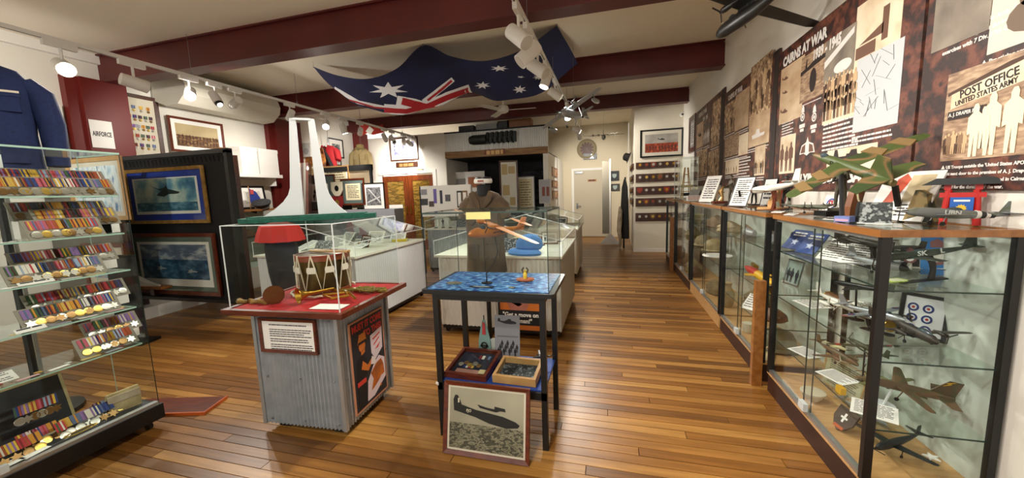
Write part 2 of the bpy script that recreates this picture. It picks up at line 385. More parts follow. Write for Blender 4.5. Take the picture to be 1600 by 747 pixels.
# air conditioner under the ceiling between beams one and two
ac = thing('air_conditioner', 'long cream under-ceiling air conditioner between the first two red beams at left', 'air conditioner', (-6.22, 4.9, 3.14)); ac.scale = (.9, 1, .8)
prof = [(-.38, .2), (-.38, -.18), (-.1, -.3), (.15, -.28), (.33, -.12), (.36, .02), (.3, .2)]
MB().prism(prof, -.75, .85).build('body', mat('ac_cream', '#cfcabb', .5), ac)
for k in range(5): B(.1 + k * .045, .12 + k * .045, -.7, .8, -.275 + k * .04, -.265 + k * .04).build('louvre', C('#55524a'), ac)
# ================================================================ CABINETS
PLY = mat('cabinet_base_brown', '#3b2018', .5, col2='#2f1812', scale=6)
CABX0, CABX1, CZ = 1.06, XR - .012, 1.25
def castor(parent, x, y, zt=.07):
    mb = MB(); mb.cyl((x, y - .012, .028), (x, y + .012, .028), .026, n=14); mb.bb(x - .012, x + .012, y - .016, y + .016, .03, zt); mb.build('castor', BLACK, parent)
def wall_cabinet(label, y0, y1, shelves, base='brown', end_glass=False):
    t = thing('display_cabinet', label, 'display cabinet', (0, 0, 0))
    cx, cz = CABX0, CZ
    B(cx + .012, CABX1, y0 + .004, y1 - .004, 0, .13).build('plinth', PLY if base == 'brown' else TAN, t)
    B(cx + .004, CABX1, y0 + .004, y1 - .004, .13, .142).build('base_board', TAN, t)
    B(cx + .006, cx + .034, y0 + .02, y1 - .02, .142, .165).build('door_track', ALU, t)
    B(cx + .006, cx + .034, y0 + .02, y1 - .02, cz - .045, cz - .028).build('door_track', ALU, t)
    # black corner posts
    for (px_, py_) in ((cx + .003, y0 + .004), (cx + .003, y1 - .03), (CABX1 - .028, y0 + .004), (CABX1 - .028, y1 - .03)):
        w_ = .034 if px_ < cx + .1 else .026
        B(px_, px_ + w_, py_, py_ + .026, .142, cz - .028).build('corner_post', BLACK, t)
    ym = (y0 + y1) / 2
    for k, (a, b_) in enumerate(((y0 + .03, ym + .03), (ym - .03, y1 - .03))):
        d = B(cx + .012 + .01 * k, cx + .017 + .01 * k, a, b_, .16, cz - .04).build('glass_door', GLASS, t)
        yy = ym + .028 if k == 0 else ym - .03
        B(cx + .0115 + .01 * k, cx + .0175 + .01 * k, yy - .0015, yy + .0015, .16, cz - .04).build('door_edge', mat('dark_glass_edge', '#17241f', .3), d)
    B(cx - .012, cx + .012, ym - .03, ym + .03, .165, .21).build('lock_holder', mat('clear_plastic', '#c9d0d0', .2), t)
    B(CABX1 - .008, CABX1 - .003, y0 + .03, y1 - .03, .142, cz - .03).build('back_panel', mat('cabinet_back', '#c5ccc4', .35), t)
    if end_glass:
        B(cx + .037, CABX1 - .03, y0 + .008, y0 + .013, .142, cz - .028).build('end_glass', GLASS, t)
    for z in shelves:
        s = B(cx + .045, CABX1 - .015, y0 + .02, y1 - .02, z - .006, z).build('glass_shelf', GLASSG, t)
        MB().bb(cx + .0435, cx + .045, y0 + .02, y1 - .02, z - .0065, z + .0005).bb(cx + .045, CABX1 - .015, y0 + .0185, y0 + .02, z - .0065, z + .0005).build('shelf_edge', mat('shelf_edge_dark', '#20352d', .3), s)
    # wooden rim and glass top
    fr = MB(); fr.bb(cx - .008, cx + .03, y0, y1, cz - .028, cz); fr.bb(CABX1 - .03, CABX1, y0, y1, cz - .028, cz); fr.bb(cx + .03, CABX1 - .03, y0, y0 + .035, cz - .028, cz); fr.bb(cx + .03, CABX1 - .03, y1 - .035, y1, cz - .028, cz)
    fr.build('top_rim', OAK, t)
    B(cx + .03, CABX1 - .03, y0 + .035, y1 - .035, cz - .009, cz - .003).build('glass_top', GLASSG, t)
    return t
SH = [1.0, .69, .38]
cab1 = wall_cabinet('nearest glass display cabinet of model aircraft at the right wall with end pane', 1.82, 2.86, SH, 'brown', True)
cab2 = wall_cabinet('second glass cabinet from the camera at right, with red and yellow model inside', 2.98, 4.06, [.98, .66, .4])
cab3 = wall_cabinet('third glass cabinet at right with pale plinth and white plate on its shelf', 4.1, 5.56, [.95, .62], 'pale')
cab4 = wall_cabinet('fourth glass cabinet at right holding pale pottery and khaki gear', 5.62, 6.86, [.95, .6])
cab5 = wall_cabinet('farthest glass cabinet at right, next to the plaque wall', 6.92, 7.95, [.9, .55])
for y_, z1, lab in ((2.92, .78, 'upright honey timber board wedged between first and second right cabinets'), (6.89, .95, 'thin upright timber board between the last two right cabinets')):
    tag(B(.985, 1.05, y_ - .022, y_ + .022, 0, z1).build('timber_board', OAK), lab, 'board')
# ------------------------------------------------ tall medal case at left
LX0, LX1, LY0, LY1 = -3.27, -2.88, .3, 1.6
lc = thing('display_case', 'tall frameless glass medal case with black base at the left edge', 'display case')
B(LX0 - .01, LX1 + .015, LY0, LY1 + .015, .06, .155).build('base', BLACK, lc)
for x in (LX0 + .05, LX1 - .04):
    for y in (LY0 + .05, LY1 - .05): castor(lc, x, y)
B(LX1 - .03, LX1 + .005, LY0 + .01, LY1 - .004, .155, .175).build('door_track', ALU, lc)
B(LX0, LX1 - .03, LY0 + .01, LY1 - .004, .155, .16).build('case_floor', C('#3a3a3c'), lc)
B(LX0 + .003, LX1 - .003, LY1 - .008, LY1 - .002, .155, 1.765).build('glass_panel', GLASS, lc)
B(LX0 + .003, LX0 + .009, LY0, LY1 - .008, .155, 1.765).build('glass_panel', GLASS, lc)
ym = .92
for a, b_, o in ((LY0, ym + .05, 0), (ym - .03, LY1 - .008, .009)):
    B(LX1 - .018 + o, LX1 - .013 + o, a, b_, .172, 1.755).build('glass_door', GLASS, lc)
B(LX1 - .02, LX1 + .006, ym - .03, ym + .05, .172, .21).build('lock_holder', MATS['clear_plastic'], lc)
tp = B(LX0, LX1, LY0, LY1, 1.765, 1.773).build('glass_top', GLASSG, lc)
MB().bb(LX1, LX1 + .0012, LY0, LY1, 1.764, 1.774).bb(LX0, LX1, LY1, LY1 + .0012, 1.764, 1.774).build('top_edge', EDGE, tp)
MB().bb(LX1 - .002, LX1 + .001, LY1 - .0025, LY1 + .001, .155, 1.765).build('corner_edge', mat('dark_glass_edge'), lc)
MB().bb(LX0, LX0 + .003, LY1 - .002, LY1 + .001, .155, 1.765).build('corner_edge', EDGE, lc)
LSH = [1.52, 1.29, 1.06, .82, .58]
for z in LSH:
    s = B(LX0 + .012, LX1 - .03, LY0 + .01, LY1 - .02, z - .006, z).build('glass_shelf', GLASSG, lc)
    MB().bb(LX1 - .03, LX1 - .0285, LY0 + .01, LY1 - .02, z - .007, z + .0005).bb(LX0 + .012, LX1 - .03, LY1 - .02, LY1 - .0185, z - .007, z + .0005).build('shelf_edge', EDGE, s)
    B(LX0 + .011, LX0 + .02, LY0 + .4, LY0 + .41, z - .02, z).build('shelf_bracket', ALU, lc)
for y in (.75, 1.28): B(LX0 + .012, LX0 + .022, y - .008, y + .008, .16, 1.76).build('shelf_upright', ALU, lc)
# ------------------------------------------------ drum pedestal
pd = thing('pedestal', 'corrugated iron pedestal with red topped timber tray holding the drum', 'pedestal', (-1.865, 2.005, 0), D(3))
hw, hd = .29, .265
def corr_sheet(w, z0, z1, amp=.008, pitch=.027):
    return corrugate(-w / 2, w / 2, z0, z1, 0, amp, pitch, 6)
def corr_box(t, hw, hd, z0, z1, m, amp=.008, pitch=.027, sides='fblr', inner=None):
    B(-hw + .012, hw - .012, -hd + .012, hd - .012, z0 + .002, z1 - .001).build('carcass', inner or C('#5a5d60'), t)
    for s in sides:
        w = 2 * hw if s in 'fb' else 2 * hd
        o = corr_sheet(w, z0, z1, amp, pitch).build('corrugated_sheet', m, t, True)
        if s == 'f': o.location = (0, -hd + .004, 0)
        if s == 'b': o.location = (0, hd - .008, 0)
        if s == 'l': o.location = (-hw + .004, 0, 0); o.rotation_euler = (0, 0, -D(90))
        if s == 'r': o.location = (hw - .004, 0, 0); o.rotation_euler = (0, 0, D(90))
corr_box(pd, hw, hd, .045, .79, GALV)
for sx in (-1, 1):
    for sy in (-1, 1):
        B(sx * hw - .012, sx * hw + .012, sy * hd - .012, sy * hd + .012, .045, .79).build('corner_angle', mat('galv_corner', '#b4b9bd', .4, .7), pd)
        B(sx * .2 - .04, sx * .2 + .04, sy * .18 - .04, sy * .18 + .04, 0, .047).build('foot', BLACK, pd)
for zz in (.08, .36, .74):
    for x in (-.24, .0, .24): MB().sphere((x, -hd - .002, zz), .006, 8, 5).build('screw', STEEL, pd)
    for y in (-.22, .0, .22): MB().sphere((hw + .002, y, zz), .006, 8, 5).build('screw', STEEL, pd)
tr = MB(); a, b_ = .41, .37
MB().bb(-a + .03, a - .03, -b_ + .03, b_ - .03, .795, .815).build('red_cloth', mat('red_felt', '#b3161a', .85, col2='#9c1014', scale=30), pd)
MB().bb(-a + .01, a - .01, -b_ + .01, b_ - .01, .785, .797).build('tray_board', DARKW, pd)
for (x0, x1, y0, y1) in ((-a, a, -b_, -b_ + .03), (-a, a, b_ - .03, b_), (-a, -a + .03, -b_ + .03, b_ - .03), (a - .03, a, -b_ + .03, b_ - .03)):
    MB().bb(x0, x1, y0, y1, .79, .82).build('tray_rim', REDW, pd)
# perspex cover on the pedestal
pc = thing('acrylic_cover', 'clear acrylic box cover standing on the drum pedestal', 'cover', (-1.865, 2.005, .816), D(3))
a, b_, h_ = .375, .335, .5
for (x0, x1, y0, y1) in ((-a, a, -b_, -b_ + .004), (-a, a, b_ - .004, b_), (-a, -a + .004, -b_, b_), (a - .004, a, -b_, b_)):
    B(x0, x1, y0, y1, 0, h_).build('side_pane', GLASST, pc)
B(-a, a, -b_, b_, h_, h_ + .004).build('top_pane', GLASST, pc)
PE = mat('acrylic_edge', '#dfe6e6', .2)
for sx in (-1, 1):
    for sy in (-1, 1): B(sx * a - .0025, sx * a + .0025, sy * b_ - .0025, sy * b_ + .0025, 0, h_ + .003).build('corner_edge', PE, pc)
for (x0, x1, y0, y1) in ((-a, a, -b_ - .002, -b_ + .002), (-a, a, b_ - .002, b_ + .002), (-a - .002, -a + .002, -b_, b_), (a - .002, a + .002, -b_, b_)):
    B(x0, x1, y0, y1, h_, h_ + .005).build('top_edge', PE, pc)
# ------------------------------------------------ black table with glass cover
tb = thing('table', 'tall narrow black display table with lower shelf and sea-blue top', 'table', (-.675, 2.12, 0))
a, b_ = .335, .225
for sx in (-1, 1):
    for sy in (-1, 1): B(sx * (a - .02) - .016, sx * (a - .02) + .016, sy * (b_ - .02) - .016, sy * (b_ - .02) + .016, 0, .895).build('leg', BLACK, tb)
top = MB(); rr = [(-a - .035, -b_ - .03), (a + .035, -b_ - .03), (a + .05, -b_ - .015), (a + .05, b_ + .015), (a + .035, b_ + .03), (-a - .035, b_ + .03), (-a - .05, b_ + .015), (-a - .05, -b_ - .015)]
top.slab(rr, .895, .918).build('tabletop', BLACK, tb)
MB().bb(-a + .01, a - .01, -b_ + .005, -b_ + .03, .855, .895).bb(-a + .01, a - .01, b_ - .03, b_ - .005, .855, .895).bb(-a + .005, -a + .03, -b_ + .03, b_ - .03, .855, .895).bb(a - .03, a - .005, -b_ + .03, b_ - .03, .855, .895).build('apron', BLACK, tb)
B(-a + .02, a - .02, -b_ + .02, b_ - .02, .335, .352).build('lower_shelf', mat('blue_board', '#1c3f8c', .6), tb)
B(-a + .005, a - .005, -b_ + .004, -b_ + .03, .3, .345).build('shelf_rail', BLACK, tb); B(-a + .005, a - .005, b_ - .03, b_ - .004, .3, .345).build('shelf_rail', BLACK, tb)
q = MB().cyl((-a - .004, -b_ + .012, .335), (-a + .01, -b_ + .002, .335), .009); q.build('bolt_cap', WHITE, tb)
SEA = mat('painted_sea', '#0d2f66', .35, col2=['#1b57a8', '#6fb4e6', '#e4f2fb'], scale=26, detail=6, stretch=(1, 2.2, 1), lo=.36, hi=.72)
B(-a - .02, a + .02, -b_ - .005, b_ + .005, .918, .922).build('sea_diorama', SEA, tb)
tc = thing('glass_cover', 'clear glass box cover over the flying boat model on the black table', 'cover', (-.675, 2.12, .9225))
h_ = .43; a2, b2 = a + .02, b_ + .01
for (x0, x1, y0, y1) in ((-a2, a2, -b2, -b2 + .004), (-a2, a2, b2 - .004, b2), (-a2, -a2 + .004, -b2, b2), (a2 - .004, a2, -b2, b2)):
    B(x0, x1, y0, y1, 0, h_).build('side_pane', GLASS, tc)
B(-a2, a2, -b2, b2, h_, h_ + .005).build('top_pane', GLASSG, tc)
for sx in (-1, 1):
    for sy in (-1, 1): B(sx * a2 - .0018, sx * a2 + .0018, sy * b2 - .0018, sy * b2 + .0018, 0, h_).build('corner_edge', mat('dark_glass_edge'), tc)
for (x0, x1, y0, y1) in ((-a2, a2, -b2 - .0018, -b2), (-a2, a2, b2, b2 + .0018), (-a2 - .0018, -a2, -b2, b2), (a2, a2 + .0018, -b2, b2)):
    B(x0, x1, y0, y1, h_ - .003, h_ + .006).build('top_edge', MATS['shelf_edge_dark'], tc)
B(-.09, .05, -b2 - .003, -b2, h_ - .035, h_ + .004).build('tape', mat('yellow_tape', '#d8cf86', .6), tc)
# ------------------------------------------------ gable topped showcases
def gable_case(label, x0, x1, y0, y1, zt=.84, zg=.985, zr=1.16, m=CORW, sides='fblr', plain_right=False):
    cx, cy = (x0 + x1) / 2, (y0 + y1) / 2; hw, hd = (x1 - x0) / 2, (y1 - y0) / 2
    t = thing('showcase', label, 'showcase', (cx, cy, 0))
    corr_box(t, hw - .03, hd - .03, .09, zt - .02, m, .008, .042, sides, C('#77797a'))
    if plain_right: B(hw - .036, hw - .02, -hd + .02, hd - .02, .09, zt - .02).build('side_board', mat('grey_board', '#a9a69d', .6), t)
    B(-hw + .04, hw - .04, -hd + .04, hd - .04, .05, .09).build('underframe', BLACK, t)
    for sx in (-1, 1):
        for sy in (-1, 1): castor(t, sx * (hw - .08), sy * (hd - .08))
    B(-hw, hw, -hd, hd, zt - .022, zt).build('counter', mat('showcase_counter', '#d9d4c6', .5), t)
    for s in (-1, 1):
        B(s * hw - .002 - (.004 if s > 0 else 0), s * hw + .002 + (.004 if s < 0 else 0), -hd + .01, hd - .01, zt, zg).build('side_glass', GLASS, t)
        MB().prism([(-hw, zt), (hw, zt), (hw, zg), (0, zr), (-hw, zg)], s * (hd - .01) - .0025, s * (hd - .01) + .0025).build('gable_glass', GLASS, t)
        n = Vector((zr - zg, 0, hw)).normalized() * .005
        MB().hexa([(s * hw, -hd + .01, zg), (s * hw, hd - .01, zg), (0, hd - .01, zr), (0, -hd + .01, zr)], [(s * hw, -hd + .01, zg + .005), (s * hw, hd - .01, zg + .005), (0, hd - .01, zr + .005), (0, -hd + .01, zr + .005)]).build('roof_glass', GLASSG, t)
        for sy in (-1, 1):
            MB().tube([(s * hw, sy * (hd - .01), zt), (s * hw, sy * (hd - .01), zg + .003), (0, sy * (hd - .01), zr + .005)], .0045, 5).build('edge_strip', PE, t)
        MB().tube([(s * hw, -hd + .01, zg + .003), (s * hw, hd - .01, zg + .003)], .0045, 5).build('edge_strip', PE, t)
    return t
caseA = gable_case('corrugated showcase with gable glass directly behind the black table', -1.78, -.45, 3.45, 4.85, m=CORW, sides='fbl', plain_right=True)
caseB = gable_case('white corrugated gable glass showcase behind the drum pedestal', -4.0, -2.62, 3.3, 4.85, m=mat('corrugated_white', '#d5d7d8', .45))
caseC = gable_case('grey corrugated showcase with papers on stands, under the far white brochure board', -3.4, -2.2, 6.3, 7.5, m=GALV)
caseD = gable_case('far corrugated showcase along the aisle nearest the back door', -1.75, -.52, 6.05, 7.3, zt=.84, m=CORW)
caseE = gable_case('corrugated showcase in front of the dark exhibit opening', -3.3, -1.6, 7.75, 8.7, m=GALV)
B(.0, .0, .0, .0, .0, .0) if False else None
# ================================================================ LIGHT TRACKS
def to_px(p):
    c = RW.transposed() @ (Vector(p) - EYEV); return (800 + F_PX * c.x / -c.z, 373.5 - F_PX * c.y / -c.z)
T1X, T2X, TZ = -4.84, -.735, 2.95
TRACKW = mat('track_white', '#e3e1dc', .4)
def track(label, x, y0, y1):
    t = thing('lighting_track', label, 'lighting track', (x, 0, TZ))
    B(-.018, .018, y0, y1, 0, .034).build('rail', TRACKW, t)
    B(-.006, .006, y0, y1, -.001, .004).build('rail_slot', C('#4a4844'), t)
    y = y0 + .5
    while y < y1:
        MB().cyl((0, y, .03), (0, y, ZC - TZ), .0025, n=6).build('suspension_wire', STEEL, t); MB().cyl((0, y, .034), (0, y, .06), .012, n=8).build('wire_grip', STEEL, t); y += 1.55
    return t
track('white suspended lighting track running down the left side of the room', T1X, -3.2, 8.7)
track('white suspended lighting track above the centre aisle', T2X, -3.2, 10.6)
LENS_ON = mat('lamp_lens_on', '#fff4e0', .3, emit=14.0); LENS_OFF = mat('lamp_lens_off', '#c9c4ba', .15)
def spot(label, x, y, aim, style='white', on=True, watts=1.0, size=1.0, cone=95, vis_on=True):
    """track head: adapter box, arm, can body, lens; a real spot lamp inside"""
    s = size; d = (Vector(aim) - Vector((x, y, TZ - .16 * s))).normalized()
    t = thing('track_spotlight', label, 'spotlight', (x, y, TZ), 0, 'track spotlights')
    body = {'white': TRACKW, 'black': BLACK}[style]
    B(-.02, .02, -.09 * s, .09 * s, -.04 * s, 0).build('adapter', TRACKW, t)
    MB().cyl((0, 0, -.03 * s), (0, 0, -.12 * s), .01 * s, n=8).build('arm', TRACKW, t)
    c = Vector((0, 0, -.17 * s)); a = c - d * .085 * s; b_ = c + d * .085 * s
    MB().cyl(a, b_, .048 * s, .052 * s, 18).build('can', body if style == 'white' else TRACKW, t, True)
    if style == 'black': MB().cyl(b_, b_ + d * .03 * s, .045 * s, .04 * s, 18).build('baffle', BLACK, t, True); b_ = b_ + d * .0305 * s
    MB().cyl(b_, b_ + d * .004, .045 * s if style == 'white' else .028 * s, n=18).build('lens', LENS_ON if (on and vis_on) else LENS_OFF, t)
    if on:
        ld = bpy.data.lights.new('spot_lamp', 'SPOT'); ld.energy = LAMP_W * watts; ld.color = LAMP_COL; ld.spot_size = D(cone); ld.spot_blend = .7; ld.shadow_soft_size = .05
        lo = bpy.data.objects.new('spot_lamp', ld); COL.objects.link(lo); lo.parent = t
        p = b_ + d * .02; lo.location = p; lo.rotation_euler = d.to_track_quat('-Z', 'Y').to_euler()
    return t
def ty(px): return onX(px, 40 + .2734 * px, T1X).y
spot('large white track spotlight shining beside the blue uniform', T1X, ty(92), (-2.2, 1.6, 1.5), size=1.25, cone=100, watts=.7)
spot('white cylinder spotlight above the framed medal chart, lens turned away', T1X, ty(205), (-4.2, 5.6, 2.2), size=1.25, vis_on=False)
spot('glowing white spotlight over the landscape painting', T1X, ty(294), (-3.0, 2.0, 1.3), size=1.1, watts=.6)
spot('small black faced spotlight, left of a pair beside the air conditioner', T1X, ty(334), (-3.4, 3.6, .8), 'black', watts=.6, vis_on=True)
spot('small black faced spotlight, right of a pair beside the air conditioner', T1X, ty(366), (-6.5, 4.4, 2.3), 'black', watts=.55, vis_on=False)
spot('black faced spotlight in front of the second red column', T1X, ty(452), (-6.5, 5.6, 1.6), 'black', watts=.6, vis_on=False)
spot('brightest white spotlight behind the white monument model', T1X, ty(508), (-3.4, 3.6, 1.0), size=1.1, watts=.8)
spot('white spotlight shining straight down near the khaki uniform', T1X, ty(535), (-4.6, 6.6, 1.0), size=1.1)
spot('black faced spotlight overlapping the khaki uniform', T1X, ty(562), (-6.2, 8.0, 1.9), 'black', vis_on=False)
spot('left one of the two black faced spotlights over the red cloth piece', T1X, ty(600), (-5.2, 9.0, 1.6), 'black', watts=.8, vis_on=False)
spot('right one of the two black faced spotlights over the red cloth piece', T1X, ty(612), (-3.6, 7.6, .8), 'black', on=False)
spot('left one of the two black faced spotlights at the far end of the left track', T1X, ty(630), (-5.4, 9.0, 2.4), 'black', watts=.8, vis_on=False)
spot('right one of the two black faced spotlights at the far end of the left track', T1X, ty(639), (-4.6, 9.0, 2.4), 'black', on=False)
def ty2(py): return onX(800 + (py - 3) * .545, py, T2X).y
spot('dark finned spotlight at the near end of the centre track', T2X, 3.15, (1.2, 2.2, .9), size=1.3, watts=.7, cone=110, vis_on=False)
spot('big white spotlight cylinder on the centre track tilted left over the flag', T2X, 3.52, (-2.6, 2.6, .9), size=1.35, vis_on=False)
spot('second white spotlight cylinder on the centre track', T2X, 3.98, (1.3, 3.4, 1.1), size=1.3, watts=.65, cone=105, vis_on=False)
spot('spotlight with bluish glowing lens on the centre track', T2X, 4.5, (-1.4, 4.0, .7), size=1.1)
spot('white spotlight with pale lens on the centre track above the silver seaplane', T2X, 5.2, (1.3, 5.4, 1.2), size=1.1, watts=.75, vis_on=False)
spot('glowing spotlight next to the wing of the silver seaplane', T2X, 6.6, (.1, 4.6, 0.2), size=1.1, watts=1.7)
spot('upper one of the two glowing spotlights before the round clock', T2X, 8.3, (1.2, 9.0, 1.8), size=1.1, watts=1.1)
spot('lower one of the two glowing spotlights before the round clock', T2X, 9.2, (-.5, 11.9, 1.2), size=1.1, watts=1.7)
# unseen heads added along both tracks as fill light for the room
for k, (x, y, aim) in enumerate(((T2X, 1.6, (1.3, 1.6, .9)), (T2X, .5, (1.1, 2.4, .9)), (T2X, -.5, (-.6, 2.6, 1.0)), (T2X, 2.2, (-3.0, 1.0, .9)), (T1X, .6, (-2.9, 1.2, .9)), (T1X, -.4, (-2.5, 2.2, .3)), (T2X, -1.6, (-1.9, 2.2, 1.1)), (T1X, 1.3, (-6.5, 2.6, 2.2)))):
    spot('white fill spotlight added on the tracks out of view, %s in the row' % ORD[k], x, y, aim, size=1.2, cone=110, watts=(.7, .7, .6, .7, .8, .25, .75, .9)[k])
# ================================================================ FLAG
def poly_at(pts, u):
    x = u * (len(pts) - 1); i = min(int(x), len(pts) - 2); t = x - i
    p0, p1, p2, p3 = [Vector(pts[max(0, min(len(pts) - 1, j))]) for j in (i - 1, i, i + 1, i + 2)]
    return .5 * ((2 * p1) + (p2 - p0) * t + (2 * p0 - 5 * p1 + 4 * p2 - p3) * t * t + (3 * p1 - p0 - 3 * p2 + p3) * t ** 3)
top_px = [(489, 104, 4.72), (528, 118, 4.72), (575, 123, 4.72), (620, 107, 4.72), (661, 71, 4.70), (705, 88, 4.70), (757, 95, 4.70), (815, 78, 4.72), (870, 36, 4.72)]
bot_px = [(490, 106, 4.75), (526, 142, 5.0), (562, 165, 5.2), (620, 179, 5.3), (678, 168, 5.3), (735, 146, 5.35), (785, 158, 5.3), (850, 142, 5.4), (903, 98, 5.5)]
top_w = [onY(*p) for p in top_px]; bot_w = [onY(*p) for p in bot_px]
top_w = [Vector((p.x, p.y, min(p.z, ZC - .015))) for p in top_w]
def S(u, v):
    a = poly_at(top_w, u); b_ = poly_at(bot_w, u); p = a.lerp(b_, v)
    p.z -= .10 * math.sin(math.pi * v) * math.sin(math.pi * min(max(u, 0), 1)) * .6 + .012 * math.sin(u * 40 + v * 5) * v
    return p
NU, NV = 96, 20
fl = thing('flag', 'large blue flag with white stars and union crosses swagged under the ceiling', 'flag', (0, 0, 0))
rows = [[S(i / NU, j / NV) for i in range(NU + 1)] for j in range(NV + 1)]
mb = MB(); mb.v = [tuple(p) for r in rows for p in r]
mb.f = [(j * (NU + 1) + i, j * (NU + 1) + i + 1, (j + 1) * (NU + 1) + i + 1, (j + 1) * (NU + 1) + i) for j in range(NV) for i in range(NU)]
mb.build('flag_cloth', mat('flag_navy', '#10163f', .8, col2='#0c1033', scale=3), fl, True)
_g = [(S(i / 240, j / 60)) for j in range(61) for i in range(241)]
_gp = np.array([to_px(p) for p in _g]); _gw = np.array([tuple(p) for p in _g])
def on_flag(px, py, off=.006):
    d = (_gp[:, 0] - px) ** 2 + (_gp[:, 1] - py) ** 2; idx = np.argsort(d)[:4]; w_ = 1 / (d[idx] + .05)
    p = (_gw[idx] * w_[:, None]).sum(0) / w_.sum(); p = Vector(p); return p + (EYEV - p).normalized() * off
def flag_fan(polys, m, name, off):
    mb = MB()
    for poly in polys:
        cx = sum(p[0] for p in poly) / len(poly); cy = sum(p[1] for p in poly) / len(poly)
        dense = []
        for i, p in enumerate(poly):
            q = poly[(i + 1) % len(poly)]
            for k in range(4): dense.append((p[0] + (q[0] - p[0]) * k / 4, p[1] + (q[1] - p[1]) * k / 4))
        rings_ = [[on_flag(cx + (x - cx) * s, cy + (y - cy) * s, off) for x, y in dense] for s in (.01, .35, .7, 1.0)]
        mb.rings(rings_, caps=False)
    return mb.build(name, m, fl)
def pstar(cx, cy, rx, ry, n=7, rot=0.0, k=.42): return [(cx + (1 if i % 2 == 0 else k) * rx * math.cos(rot + math.pi * i / n), cy + (1 if i % 2 == 0 else k) * ry * math.sin(rot + math.pi * i / n)) for i in range(2 * n)]
FW = mat('flag_white', '#d8d6da', .8); FR = mat('flag_red', '#9d1620', .8)
for (cx, cy, rx, ry, n, r_) in ((607, 141, 31, 13, 7, .2), (780, 107, 15, 5, 7, .1), (754, 133.5, 13, 6, 7, .3), (814, 120.5, 6.5, 2, 5, .1), (840, 121, 8, 4, 7, .3), (812, 140, 11.5, 6.5, 7, .3)):
    flag_fan([pstar(cx, cy, rx, ry, n, r_)], FW, 'star', .007)
def strip(pts, w0, w1=None):
    w1 = w0 if w1 is None else w1; n = len(pts); up = []; dn = []
    for i, (x, y) in enumerate(pts):
        a = pts[max(0, i - 1)]; b_ = pts[min(n - 1, i + 1)]; dx, dy = b_[0] - a[0], b_[1] - a[1]; l = math.hypot(dx, dy) or 1
        w_ = (w0 + (w1 - w0) * i / max(1, n - 1)) / 2; up.append((x - dy / l * w_, y + dx / l * w_)); dn.append((x + dy / l * w_, y - dx / l * w_))
    return up, dn
def flag_strip(pts, w0, w1, m, off, name='stripe'):
    den = []
    for i in range(len(pts) - 1):
        for k in range(6): den.append((pts[i][0] + (pts[i + 1][0] - pts[i][0]) * k / 6, pts[i][1] + (pts[i + 1][1] - pts[i][1]) * k / 6))
    den.append(pts[-1]); u, d_ = strip(den, w0, w1)
    mb = MB(); rs = []
    for t in (0, .34, .67, 1): rs.append([on_flag(a[0] + (b_[0] - a[0]) * t, a[1] + (b_[1] - a[1]) * t, off) for a, b_ in zip(u, d_)])
    mb.rings(rs, close=False, caps=False); mb.build(name, m, fl)
for pts, w0, w1, m, o in (([(600, 170), (635, 173), (668, 166), (700, 152), (735, 140)], 15, 17, FW, .008), ([(600, 172.5), (635, 174), (668, 166), (700, 152), (733, 141)], 7, 9, FR, .011),
                          ([(620, 157), (648, 162), (682, 173)], 15, 15, FW, .009), ([(628, 158), (655, 165), (684, 174)], 11, 12, FR, .012),
                          ([(662, 160), (690, 138), (708, 124)], 9, 8, FW, .0075), ([(668, 157), (691, 139), (706, 126)], 3.5, 4, FR, .0115),
                          ([(522, 138), (560, 160), (600, 168), (630, 168)], 6, 5, FW, .0075), ([(545, 156), (585, 168), (620, 171)], 2.2, 3, FR, .0115),
                          ([(640, 177), (665, 175), (700, 165)], 3, 4, FW, .0078)):
    flag_strip(pts, w0, w1, m, o)
for (x, y, z0) in ((top_w[4].x, top_w[4].y, top_w[4].z), (top_w[-1].x, top_w[-1].y, top_w[-1].z)): MB().cyl((x, y, z0 - .01), (x, y, ZC), .006, n=6).build('hook', STEEL, fl)
p = on_flag(490, 104, 0); MB().cyl(p, (p.x, p.y, ZC), .002, n=5).build('hanging_cord', STEEL, fl)
